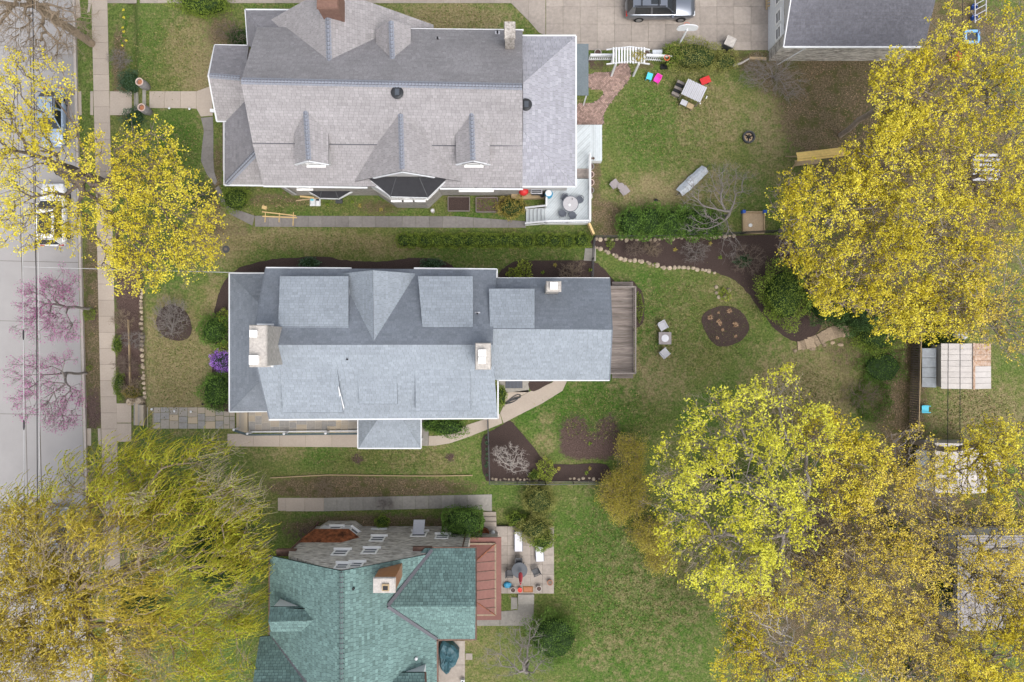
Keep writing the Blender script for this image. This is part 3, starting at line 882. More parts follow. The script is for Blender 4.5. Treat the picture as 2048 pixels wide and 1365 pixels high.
def roof(parent, faces, m, course=0.19, tab=0.31, th=0.14, name='roof', seed=1, butt=0.02, gap=0.014, label=None):
    """each face: list of (px, py, z) photo points; a solid roof slab with lapped shingles on top"""
    r = random.Random(seed)
    body, sh = MB(), MB()
    for fc in faces:
        pts = [P(*q) if isinstance(q, tuple) and len(q) == 3 else Vector(q) for q in fc]
        nrm = Vector((0, 0, 0))
        for i in range(len(pts)):
            a, b = pts[i - 1], pts[i]
            nrm += Vector(((a.y - b.y) * (a.z + b.z), (a.z - b.z) * (a.x + b.x), (a.x - b.x) * (a.y + b.y)))
        nrm.normalize()
        if nrm.z < 0: nrm = -nrm
        c = sum(pts, Vector((0, 0, 0))) / len(pts)
        pts = [p - Vector((0, 0, 1)) * ((p - c).dot(nrm) / nrm.z) for p in pts]      # flatten
        body.slab(pts, th)
        u = Vector((0, 0, 1)).cross(nrm)
        u = u.normalized() if u.length > 0.02 else Vector((1, 0, 0))
        v = nrm.cross(u)
        poly = [((p - c).dot(u), (p - c).dot(v)) for p in pts]
        us, vs = [p[0] for p in poly], [p[1] for p in poly]
        row, v0 = 0, min(vs)
        while v0 < max(vs):
            v1 = v0 + course
            rowt = r.uniform(-.12, .12)
            u0 = min(us) - tab * (0.5 if row % 2 else 0) - r.uniform(0, .06)
            while u0 < max(us):
                u1 = u0 + tab * r.uniform(0.82, 1.18)
                cs = ((u0 + gap, v0 + gap), (u1, v0 + gap), (u1, v1), (u0 + gap, v1))
                if all(inside(q, poly) for q in cs): pg = cs
                else: pg = clip_rect(poly, u0 + gap, v0 + gap, u1, v1)
                if len(pg) > 2:
                    sh.face([c + u * q[0] + v * q[1] + nrm * (0.004 + butt * (1 - (q[1] - v0) / course)) for q in pg], min(1, max(0, r.gauss(0.5, 0.22) + rowt)))
                u0 = u1
            v0 = v1; row += 1
    b = body.build(name, 'under_green' if 'green' in m else ('under_blue' if 'blue' in m else 'under_grey'), parent, True)
    if label: b['label'] = label
    sh.build('shingle_course', m, b, True, kind='stuff')
    return b

def gutter(parent, a, b, s=0.11, m='white', name='gutter'):
    mb = MB(); mb.bar(P(*a), P(*b), s, s * .8)
    return mb.build(name, m, parent, True)

def cap_row(parent, a, b, pitch=0.24, w=0.40, m='ridge_cap'):
    """overlapping ridge caps: one object each, shared mesh"""
    a, b = P(*a), P(*b)
    d = (b - a); L = d.length; n = max(2, int(L / pitch))
    mb = MB()
    l2 = pitch * 0.43; dz = w * 0.28
    ub = MB(); ub.bar(a + Vector((0, 0, .012)), b + Vector((0, 0, .012)), w * .5, .02); ub.build('ridge_underlay', 'flashing', parent, True)
    for s in (-1, 1):
        mb.hexa([(-l2, 0, 0.0), (l2, 0, 0.0), (l2, s * w / 2, -dz), (-l2, s * w / 2, -dz), (-l2, 0, 0.035), (l2, 0, 0.015), (l2, s * w / 2, -dz + .015), (-l2, s * w / 2, -dz + .035)] if s > 0 else
                [(l2, 0, 0.0), (-l2, 0, 0.0), (-l2, s * w / 2, -dz), (l2, s * w / 2, -dz), (l2, 0, 0.015), (-l2, 0, 0.035), (-l2, s * w / 2, -dz + .035), (l2, s * w / 2, -dz + .015)])
    first = None
    for i in range(n):
        p = a + d * ((i + .5) / n)
        if first is None:
            first = o = mb.build('ridge_cap', m, parent)
        else:
            o = first.copy(); COL.objects.link(o)
        o.location = p - parent_loc(parent) + Vector((0, 0, 0.035))
        o.rotation_euler = (0, -math.atan2(d.z, d.xy.length), math.atan2(d.y, d.x))
    return first

def wallbox(parent, x0, y0, x1, y1, z0, z1, m, name='wall'):
    mb = MB(); mb.prism([(x0, y0), (x1, y0), (x1, y1), (x0, y1)], z0, z1)
    return mb.build(name, m, parent, True)

def gable(parent, pts, m, d=(0, 0.25, 0), name='gable_wall'):
    """upright polygon with thickness d"""
    n = len(pts); d = Vector(d)
    vs = [Vector(p) for p in pts] + [Vector(p) + d for p in pts]
    fs = [tuple(range(n)), tuple(range(2 * n - 1, n - 1, -1))] + [(i, n + i, n + (i + 1) % n, (i + 1) % n) for i in range(n)]
    return obj(name, vs, fs, m, parent, True)

def window(parent, c, w, h, face, m='pot_white', rows=2, sill=True, pane='glass_grey'):
    """face: outward unit normal; frame is the part, pane the sub-part"""
    n = Vector(face).normalized(); s = Vector((0, 0, 1)).cross(n); c = Vector(c); up = Vector((0, 0, 1))
    mb = MB(); t = 0.11
    def blk(a0, a1, b0, b1, d0, d1):
        q = [c + s * a0 + up * b0 + n * d0, c + s * a1 + up * b0 + n * d0, c + s * a1 + up * b0 + n * d1, c + s * a0 + up * b0 + n * d1]
        mb.hexa(q + [p + up * (b1 - b0) for p in q])
    blk(-w / 2, -w / 2 + t, -h / 2, h / 2, -.05, .06); blk(w / 2 - t, w / 2, -h / 2, h / 2, -.05, .06)
    blk(-w / 2 + t, w / 2 - t, h / 2 - t, h / 2, -.05, .058)
    blk(-w / 2 + t, w / 2 - t, -h / 2, -h / 2 + t, -.05, .058)
    for k in range(1, rows):
        z = -h / 2 + h * k / rows
        blk(-w / 2 + t, w / 2 - t, z - .035, z + .035, -.04, .05)
    if sill: blk(-w / 2 - .1, w / 2 + .1, -h / 2 - .09, -h / 2 - .001, -.04, .16)
    f = mb.build('window', m, parent, True)
    g = MB(); q = [c + s * a * (w / 2 - t * .9) + up * b * (h / 2 - t * .9) + n * .012 for a, b in ((-1, -1), (1, -1), (1, 1), (-1, 1))]
    g.face(q); g.build('pane', pane, f, True)
    return f

def chimney(parent, box_px, z0, z1, m, capm, pots=(), cap=0.12, label=None):
    x0, y0, x1, y1 = box_px
    a, b = P(x0, y1, z1), P(x1, y0, z1)
    mb = MB(); mb.prism([(a.x + .06, a.y + .06), (b.x - .06, a.y + .06), (b.x - .06, b.y - .06), (a.x + .06, b.y - .06)], z0, z1 - .15)
    ch = mb.build('chimney', m, parent, True)
    if label: ch['label'] = label
    mb = MB(); mb.hexa([(a.x, a.y, z1 - .15), (b.x, a.y, z1 - .15), (b.x, b.y, z1 - .15), (a.x, b.y, z1 - .15),
                        (a.x + .05, a.y + .05, z1), (b.x - .05, a.y + .05, z1), (b.x - .05, b.y - .05, z1), (a.x + .05, b.y - .05, z1)])
    mb.build('chimney_cap', capm, ch, True)
    for px, py, s in pots:
        p = P(px, py, z1); mb = MB()
        mb.box((p.x, p.y, z1 + .13), (s, s, .26)); mb.box((p.x, p.y, z1 + .29), (s * 1.2, s * 1.2, .05))
        mb.build('flue_cap', 'pot_white', ch, True)
    return ch

def pipe(parent, px, py, z, h=0.4, r=0.06, m='black'):
    p = P(px, py, z); mb = MB(); mb.tube([(p.x, p.y, p.z - .3), (p.x, p.y, p.z + h)], r, 8)
    v = mb.build('vent_pipe', m, parent, True)
    f = MB(); f.box((p.x, p.y - .05, p.z + .02), (.34, .34, .05)); f.build('pipe_flashing', 'pale_grey', v, True)

# ---- grey shingled house with the white deck
def house_a():
    base = P(780, 250, 0); A = thing('shingled_house', 'large grey shingle roofed house with dormers and a ribbed main ridge', 'house', (base.x, base.y, 0))
    wallbox(A, -16.9, 11.2, 0.55, 20.9, -.2, 5.0, 'wall_stone_b')
    wallbox(A, 0.552, 11.35, 4.1, 20.7, -.2, 4.85, 'siding')
    gable(A, [(-16.9, 11.3, 5), (-16.9, 20.9, 5), (-16.9, 16.4, 8.9)], 'siding', (.25, 0, 0))
    gable(A, [(0.3, 11.3, 5), (0.3, 20.9, 5), (0.3, 16.4, 8.9)], 'siding', (.25, 0, 0))
    rd = [(482, 161.5, 9.2), (1045, 173, 9.2)]
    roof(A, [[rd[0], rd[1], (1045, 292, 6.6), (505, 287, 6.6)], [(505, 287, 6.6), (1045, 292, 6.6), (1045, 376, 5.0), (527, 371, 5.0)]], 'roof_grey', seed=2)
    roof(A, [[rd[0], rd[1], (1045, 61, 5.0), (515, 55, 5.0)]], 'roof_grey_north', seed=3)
    for a, b in (((505, 287, 6.63), (592, 288, 6.63)), ((657, 289, 6.63), (764, 290, 6.63)), ((846, 291, 6.63), (912, 292, 6.63)), ((980, 292, 6.63), (1044, 292, 6.63))): gutter(A, a, b, .05, 'flashing', 'slope_seam')
    roof(A, [[(1046, 166, 7.2), (1046, 262, 7.2), (1150, 372, 4.9), (1150, 74, 4.9)], [(1046, 166, 7.2), (1150, 74, 4.9), (1044, 73, 4.9)],
             [(1046, 262, 7.2), (1150, 372, 4.9), (1044, 372, 4.9)]], 'roof_lilac', course=.24, tab=.33, seed=4, name='rear_roof')
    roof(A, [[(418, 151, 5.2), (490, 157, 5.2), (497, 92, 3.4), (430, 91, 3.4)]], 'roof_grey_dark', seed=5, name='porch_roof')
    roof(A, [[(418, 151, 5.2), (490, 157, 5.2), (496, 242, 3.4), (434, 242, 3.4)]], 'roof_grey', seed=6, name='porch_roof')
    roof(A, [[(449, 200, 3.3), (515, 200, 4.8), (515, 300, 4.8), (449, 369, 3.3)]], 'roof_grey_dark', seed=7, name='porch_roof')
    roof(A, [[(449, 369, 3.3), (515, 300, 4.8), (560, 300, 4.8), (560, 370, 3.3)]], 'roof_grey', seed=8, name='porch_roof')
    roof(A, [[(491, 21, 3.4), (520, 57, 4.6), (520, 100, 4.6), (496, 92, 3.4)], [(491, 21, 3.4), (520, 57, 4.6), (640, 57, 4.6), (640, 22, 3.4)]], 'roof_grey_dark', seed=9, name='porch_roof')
    roof(A, [[(655, -25, 7.6), (658, 128, 7.6), (525, 130, 3.4), (525, 50, 3.4)], [(655, -25, 7.6), (658, 128, 7.6), (867, 130, 3.4), (867, 50, 3.4)]], 'roof_grey', seed=10, name='cross_gable_roof')
    gable(A, [(-17, 22.3, 0), (-5.9, 22.3, 0), (-5.9, 22.3, 3.3), (-12.2, 22.3, 7.3), (-17.2, 22.3, 3.3)], 'siding', (0, -.3, 0))
    wallbox(A, -16.6, 20.9, -6.2, 22.0, -.2, 3.3, 'siding')
    dorm = [[(782, 40, 7.4), (785, 133, 7.4), (752, 133, 6.2), (752, 60, 6.2)], [(782, 40, 7.4), (785, 133, 7.4), (821, 133, 6.2), (821, 52, 6.2)]]
    roof(A, dorm, 'roof_grey', seed=11, name='dormer_roof')
    roof(A, [[(611, 220, 8), (617, 323, 8), (591, 328, 7.1), (589, 240, 7.1)], [(611, 220, 8), (617, 323, 8), (657, 328, 7.1), (656, 240, 7.1)]], 'roof_grey', seed=12, name='dormer_roof')
    roof(A, [[(943, 222, 8), (946, 325, 8), (913, 330, 7.1), (911, 245, 7.1)], [(943, 222, 8), (946, 325, 8), (979, 330, 7.1), (979, 245, 7.1)]], 'roof_grey', seed=13, name='dormer_roof')
    roof(A, [[(801, 226, 8), (804, 342, 8), (708, 364, 5.15), (703, 240, 5.15)], [(801, 226, 8), (804, 342, 8), (925, 364, 5.15), (925, 240, 5.15)]], 'roof_grey', seed=14, name='bay_gable_roof')
    # dormer fronts and white trim
    for xa, xb, xr in ((594, 654, 617), (916, 976, 946)):
        a, b, c = P(xa, 328, 7.05), P(xb, 328, 7.05), P(xr, 323, 7.9)
        y = 11.95
        gable(A, [(a.x, y, 5.6), (b.x, y, 5.6), (b.x, y, 7.0), (c.x, y, 7.85), (a.x, y, 7.0)], 'siding', (0, .9, 0), 'dormer_wall')
        window(A, ((a.x + b.x) / 2, y, 6.55), 1.1, 0.9, (0, -1, 0))
        mb = MB(); mb.bar((a.x - .1, 11.72, 7.02), (c.x, 11.70, 7.98), .06, .16); mb.bar((c.x, 11.7, 7.98), (b.x + .1, 11.72, 7.02), .06, .16)
        mb.build('barge_board', 'white', A, True)
    a, b, c = P(752, 58, 6.2), P(821, 52, 6.2), P(782, 40, 7.4)
    gable(A, [(a.x + .15, 20.95, 5), (b.x - .15, 20.95, 5), (b.x - .15, 20.95, 6.1), (c.x, 20.95, 7.25), (a.x + .15, 20.95, 6.1)], 'siding', (0, -1.8, 0), 'dormer_wall')
    a, b, c = P(730, 364, 5.1), P(905, 364, 5.1), P(804, 342, 8)
    gable(A, [(a.x + .3, 11.3, 4.8), (b.x - .3, 11.3, 4.8), (b.x, 11.3, 5.2), (c.x, 11.3, 7.7), (a.x, 11.3, 5.2)], 'siding', (0, .3, 0))
    mb = MB(); l, rr = P(708, 364, 5.1), P(925, 364, 5.1)
    for p, q in ((Vector((l.x + 1.6, 11.02, 6.25)), Vector((c.x, 11.0, 7.93))), (Vector((c.x, 11.0, 7.93)), Vector((rr.x - 1.8, 11.02, 6.4)))):
        mb.bar(p, q, .05, .16)
    mb.build('barge_board', 'white', A, True)
    # two south bays with black membrane roofs
    def bay(top, zt, ground, zc, nm):
        tp = [P(x, y, zt if i not in (0, len(top) - 1) else zt + .35) for i, (x, y) in enumerate(top)]
        g = [P(x, y, 0) for x, y in ground]
        mb = MB(); mb.prism([(p.x, p.y) for p in g], -.2, zc * .48); mb.build('bay_base', 'wall_stone_b', A, True)
        mb = MB(); gi = g; mb.prism([(p.x, p.y + .04) for p in gi], zc * .48 + .002, zc - .25); mb.build('bay_wall', 'white', A, True)
        mb = MB(); c = [Vector((p.x, p.y, 0)) for p in tp]
        mb.prism([(p.x, p.y) for p in c], zc - .249, zc - .02); mb.build('cornice', 'white', A, True)
        mb = MB(); mb.slab([Vector((p.x, p.y + .04, p.z)) for p in tp], .1)
        rf = mb.build('bay_roof', 'membrane', A, True)
        for i in (1, len(tp) - 2):
            m2 = MB(); k = len(tp) - 1
            m2.bar(tp[i] + Vector((0, 0, .03)), Vector((tp[i].x * .6 + (tp[0].x + tp[-1].x) * .2, tp[0].y + .02, tp[0].z + .05)), .05, .03); m2.build('roof_seam', 'dark_grey', rf, True)
        return g
    g = bay([(733, 355), (781, 394), (856, 396), (894, 358)], 5.3, [(757, 392), (795, 416), (858, 417), (884, 392)], 5.25, 'bay')
    y = g[1].y + .04
    for k in range(3):
        window(A, (g[1].x + .45 + k * .8, y, 3.4), 0.72, 1.3, (0, -1, 0), rows=2, pane='glass')
    e = (g[3] - g[2]); nn = Vector((e.y, -e.x, 0)).normalized(); md = (g[2] + g[3]) / 2 + Vector((0, .04, 0))
    window(A, (md.x, md.y, 3.4), 0.9, 1.3, nn, rows=2, pane='glass')
    bay([(601, 374), (640, 397), (677, 398), (713, 376)], 1.3, [(606, 384), (642, 399), (677, 400), (710, 385)], 1.25, 'bay')
    window(A, (-15.2, 11.2, 3.0), 1.0, 1.2, (0, -1, 0)); window(A, (-3.3, 11.2, 2.6), 1.1, 1.3, (0, -1, 0)); window(A, (-2.0, 11.2, 2.6), 1.1, 1.3, (0, -1, 0))
    # gutters
    for a, b in (((450, 371, 3.25), (560, 372, 3.25)), ((527, 373, 4.9), (735, 376, 4.9)), ((880, 378, 4.9), (1046, 379, 4.9)), ((1044, 374, 4.85), (1152, 374, 4.85)), ((1152, 374, 4.85), (1152, 73, 4.85)),
                 ((1044, 72, 4.85), (1152, 72, 4.85)), ((820, 59, 4.95), (1047, 61, 4.95)), ((449, 244, 3.25), (449, 371, 3.25)), ((434, 243, 3.35), (453, 243, 3.35)), ((430, 91, 3.35), (497, 92, 3.35)),
                 ((430, 91, 3.35), (417, 152, 5.1)), ((417, 152, 5.1), (434, 243, 3.35)), ((491, 20, 3.35), (640, 21, 3.35)), ((491, 20, 3.35), (496, 92, 3.35))):
        gutter(A, a, b)
    mb = MB(); mb.tube([P(566, 373, 4.8), P(570, 376, 4.2), P(592, 389, 0.6)], .05, 6); mb.build('downspout', 'white', A, True)
    # ridge caps
    cap_row(A, rd[0], rd[1], .21, .42); cap_row(A, (419, 151, 5.2), (480, 156, 5.2), .21, .36); cap_row(A, (655, 16, 7.6), (658, 126, 7.6), .26, .36)
    cap_row(A, (782, 42, 7.4), (785, 130, 7.4), .26, .34); cap_row(A, (611, 222, 8), (617, 320, 8), .24, .34); cap_row(A, (943, 226, 8), (946, 321, 8), .24, .34)
    cap_row(A, (801, 228, 8), (804, 339, 8), .24, .34); cap_row(A, (451, 367, 3.32), (512, 303, 4.75), .2, .5)
    # posts of the west porch
    for x, y in ((436, 108), (424, 148), (436, 232), (455, 350), (500, 110)):
        p = P(x, y, 3.2); mb = MB(); mb.box((p.x + .25, p.y, 1.5), (.2, .2, 3.2)); mb.build('porch_post', 'white', A, True)
    p, q = P(440, 350, .4), P(500, 100, .4); mb = MB(); mb.prism([(p.x + .2, p.y + .3), (q.x, p.y + .3), (q.x, q.y), (p.x + .2, q.y)], -.2, .45); mb.build('porch_floor', 'grey_wood', A, True)
    mb = MB(); mb.box((P(428, 222, 3.2).x, P(428, 222, 3.2).y, 3.2), (.5, .22, .2)); mb.build('porch_lamp', 'white', A, True)
    chimney(A, (1008, 42, 1031, 77), 4.6, 8.3, 'cap_dirty', 'cap_dirty', label='pale stained brick chimney')
    chimney(A, (632, -30, 676, 17), 5.0, 9.0, 'brick', 'brick', label='red clay brick chimney')
    for x, y, z in ((795, 187, 8.9), (1052, 211, 7.15)):
        p = P(x, y, z); mb = MB(); mb.lathe([(.18, -.4), (.2, .0), (.40, .06), (.40, .16), (.30, .24), (.0, .25)], p, 18)
        v = mb.build('solar_vent', 'black_metal', A, True)
        m2 = MB(); m2.box((p.x + .02, p.y - .02, p.z + .28), (.28, .4, .03)); m2.build('solar_panel', 'glass_grey', v, True)
    pipe(A, 876, 80, 5.7); pipe(A, 995, 67, 5.3); pipe(A, 686, 5, 6.6, .6, .08)
    # awning over the back door
    mb = MB(); q = [P(1152, 88, 2.9), P(1177, 88, 2.6), P(1177, 191, 2.6), P(1152, 191, 2.9)]; mb.slab(q, .08)
    aw = mb.build('awning', 'canopy', A, True)
    for x, y in ((1174, 92), (1174, 187)):
        p = P(x, y, 2.5); mb = MB(); mb.box((p.x, p.y, 1.2), (.09, .09, 2.6)); mb.build('awning_post', 'white', aw, True)
house_a()

# ---- blue grey roofed house in the middle
def house_b():
    B = thing('blue_roofed_house', 'stone house with pale blue grey shingle roofs and three wide chimneys', 'house', (-8, 0, 0))
    wallbox(B, -16.0, -4.9, -1.3, 4.5, -.2, 6.0, 'wall_stone_b'); wallbox(B, -1.298, -2.35, 6.25, 3.9, -.2, 5.95, 'siding')
    gable(B, [(-16, -4.9, 6), (-16, 4.5, 6), (-16, -.24, 9.2)], 'wall_stone_b', (.3, 0, 0)); gable(B, [(-1.3, -4.9, 6), (-1.3, 4.5, 6), (-1.3, -.24, 9.2)], 'siding', (-.3, 0, 0))
    gable(B, [(6.25, -2.3, 5.95), (6.25, 3.9, 5.95), (6.25, .78, 8.5)], 'siding', (-.3, 0, 0))
    gable(B, [(-11.6, 4.5, 5.9), (-6.5, 4.5, 5.9), (-8.8, 4.5, 9.0)], 'siding', (0, -.3, 0))
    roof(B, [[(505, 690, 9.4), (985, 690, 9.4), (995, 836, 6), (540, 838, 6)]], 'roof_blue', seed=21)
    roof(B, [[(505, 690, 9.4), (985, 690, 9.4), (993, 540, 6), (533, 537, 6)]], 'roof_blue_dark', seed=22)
    roof(B, [[(746, 541, 9.25), (748, 700, 9.25), (676, 700, 6), (676, 548, 6)], [(746, 541, 9.25), (748, 700, 9.25), (838, 700, 6), (838, 548, 6)]], 'roof_blue', seed=23, name='cross_gable_roof')
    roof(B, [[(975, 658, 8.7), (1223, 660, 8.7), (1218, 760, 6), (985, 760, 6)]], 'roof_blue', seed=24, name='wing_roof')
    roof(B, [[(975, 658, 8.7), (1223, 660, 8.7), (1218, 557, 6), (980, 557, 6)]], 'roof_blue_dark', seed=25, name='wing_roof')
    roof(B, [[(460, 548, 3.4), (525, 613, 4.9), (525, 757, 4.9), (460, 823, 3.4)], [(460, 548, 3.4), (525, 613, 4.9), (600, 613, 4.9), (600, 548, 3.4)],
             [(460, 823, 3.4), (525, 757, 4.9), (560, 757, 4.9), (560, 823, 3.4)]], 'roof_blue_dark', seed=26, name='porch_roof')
    roof(B, [[(717, 896, 3.1), (841, 896, 3.1), (798, 826, 4.6), (764, 826, 4.6)], [(717, 896, 3.1), (764, 826, 4.6), (717, 826, 3.1)], [(841, 896, 3.1), (798, 826, 4.6), (841, 826, 3.1)]], 'roof_blue', seed=27, name='entry_roof')
    for k, q in enumerate(([(556, 657, 8.69), (697, 657, 8.69), (697, 553, 7.4), (560, 553, 7.4)], [(845, 655, 8.69), (946, 655, 8.69), (946, 553, 7.4), (836, 553, 7.4)],
                           [(560, 731, 8.48), (673, 731, 8.48), (686, 825, 7.0), (567, 825, 7.0)], [(715, 750, 8.06), (793, 750, 8.06), (795, 808, 7.1), (719, 808, 7.1)],
                           [(830, 725, 8.54), (940, 725, 8.54), (940, 822, 7.0), (832, 822, 7.0)], [(980, 657, 8.67), (1069, 657, 8.67), (1069, 578, 7.5), (978, 578, 7.5)])):
        dr = roof(B, [q], 'roof_blue', seed=30 + k, name='dormer_roof')
        pts = inset([P(*p) for p in q], .12); mb = MB()
        mb.hexa([(p.x, p.y, 6.2 if i > 1 else p.z - .5) for i, p in enumerate(pts)] + [(p.x, p.y, p.z - .15) for p in pts]); mb.build('dormer_wall', 'white', dr, True)
        e1, e2 = P(*q[3]), P(*q[2]); mb = MB(); mb.bar((e1.x, e1.y, e1.z - .06), (e2.x, e2.y, e2.z - .06), .05, .1); mb.build('fascia', 'roof_blue_dark', dr, True)
    # wedge of white trim beside the front left dormer
    mb = MB(); mb.hexa([P(677, 772, 7.6), P(689, 817, 6.5), P(682, 818, 6.5), P(676, 775, 7.6), P(677, 772, 8.0), P(689, 817, 6.95), P(682, 818, 6.95), P(676, 775, 8.0)]); mb.build('cheek_trim', 'white', B, True)
    for a, b in (((532, 536, 5.95), (703, 537, 5.95)), ((828, 537, 5.95), (994, 539, 5.95)), ((994, 539, 5.95), (994, 558, 5.95)), ((994, 557, 5.95), (1219, 557, 5.95)), ((994, 761, 5.95), (1219, 761, 5.95)),
                 ((996, 761, 5.95), (996, 838, 5.95)), ((538, 840, 5.95), (996, 837, 5.95)), ((459, 547, 3.35), (533, 547, 3.35)), ((459, 547, 3.35), (459, 824, 3.35)), ((459, 824, 3.35), (540, 823, 3.35)),
                 ((716, 897, 3.05), (842, 897, 3.05)), ((716, 838, 3.05), (716, 897, 3.05)), ((842, 838, 3.05), (842, 897, 3.05))):
        gutter(B, a, b, .10)
    for a, b in (((532, 537, 5.95), (504, 690, 9.35)), ((504, 690, 9.35), (539, 838, 5.95)), ((1219, 557, 5.95), (1224, 660, 8.65)), ((1224, 660, 8.65), (1219, 760, 5.95))):
        gutter(B, a, b, .09, 'roof_blue_dark', 'rake_board')
    chimney(B, (497, 650, 533, 735), 2.0, 11.6, 'wall_stone_b', 'cap_stone', ((510, 668, .36), (511, 720, .46)), label='long pale stone chimney with two white flue caps at the front gable')
    # cricket flashing behind the front chimney
    for (a, b, c) in (((533, 651, 9.0), (546, 651, 8.85), (532, 692, 9.85)), ((532, 692, 9.85), (546, 734, 8.85), (533, 734, 9.0))):
        pa, pb, pc = P(*a), P(*b), P(*c); mb = MB(); mb.slab([pa, pb, pc], .15); mb.build('cricket', 'cap_stone', B, True)
    mb = MB(); mb.bar(P(545, 650, 9.0), P(533, 692, 9.95), .12, .1); mb.bar(P(533, 692, 9.95), P(545, 734, 9.0), .12, .1); mb.bar(P(515, 649.5, 9.1), P(547, 649.5, 9.1), .1, .2); mb.build('flashing', 'white', B, True)
    chimney(B, (950, 686, 982, 740), 5.5, 11.3, 'wall_stone_b', 'cap_stone', ((965, 707, .38), (964.5, 720.5, .36)), label='pale stone chimney with two touching flue caps')
    chimney(B, (1092, 562, 1123, 584), 4.0, 9.6, 'wall_stone_b', 'cap_stone', ((1107, 572.5, .38),), label='small stone chimney on the rear wing')
    pipe(B, 697, 719, 8.55); pipe(B, 955, 628, 8.0)
    for x in (-14.2, -12.2, -4.6, -2.6):
        for z in (2.2, 4.8): window(B, (x, -4.9, z), 1.0, 1.4, (0, -1, 0))
    for x in (.4, 2.8, 5.0): window(B, (x, -2.35, 4.6), 1.0, 1.3, (0, -1, 0))
    for x, z in ((2.8, 2.0), (5.0, 2.0)): window(B, (x, -2.35, z), 1.0, 1.3, (0, -1, 0))
    for y in (-1.2, 2.6): window(B, (6.25, y, 4.6), 1.0, 1.3, (1, 0, 0))
    window(B, (6.25, .7, 1.75), 1.8, 2.1, (1, 0, 0), sill=False)
    # porch posts and rail of the side terrace
    mb = MB(); p, q = P(463, 818, 0), P(600, 552, 0); mb.prism([(-19.6, q.y - .3), (-16.0, q.y - .3), (-16.0, p.y + .3), (-19.6, p.y + .3)], -.2, .6); mb.build('porch_floor', 'flagstone', B, True)
    for y in (560, 640, 730, 812):
        p = P(470, y, 3.2); mb = MB(); mb.box((p.x, p.y, 1.9), (.26, .26, 2.9)); mb.build('porch_post', 'white', B, True)
    for x in (724, 834):
        p = P(x, 888, 3.0); mb = MB(); mb.box((p.x, p.y, 1.5), (.16, .16, 3.1)); mb.build('entry_post', 'white', B, True)
    mb = MB(); a = P(728, 842, 0); mb.prism([(-11, -8.0), (-6.4, -8.0), (-6.4, -4.9), (-11, -4.9)], -.1, .3); mb.build('entry_floor', 'concrete_grey', B, True)
house_b()
# terrace railing: dark top rail, white posts
tr = thing('terrace_railing', 'dark handrail on white posts along the flagstone terrace', 'railing', tuple(G(600, 868)))
ra, rb, rc = P(468, 861, .9), P(495, 870, 1.55), P(716, 868, 1.55)
mb = MB(); mb.bar(ra, rb, .17, .07); mb.bar(rb, rc, .13, .07); mb.build('handrail', 'slate_dark', tr, True)
mb = MB(); mb.bar(rb + Vector((0, .12, -.75)), rc + Vector((0, .12, -.75)), .07, .07); mb.build('bottom_rail', 'white', tr, True)
for x, y in ((469, 861), (496, 869), (569, 869), (652, 868)):
    p = P(x, y, 1.5 if x > 480 else .9); mb = MB(); mb.box((p.x, p.y + .06, (p.z + .1) / 2), (.12, .12, p.z + .1)); mb.lathe([(.08, 0), (.1, .07), (0, .16)], (p.x, p.y + .06, p.z + .1), 8)
    mb.build('post', 'white', tr, True)

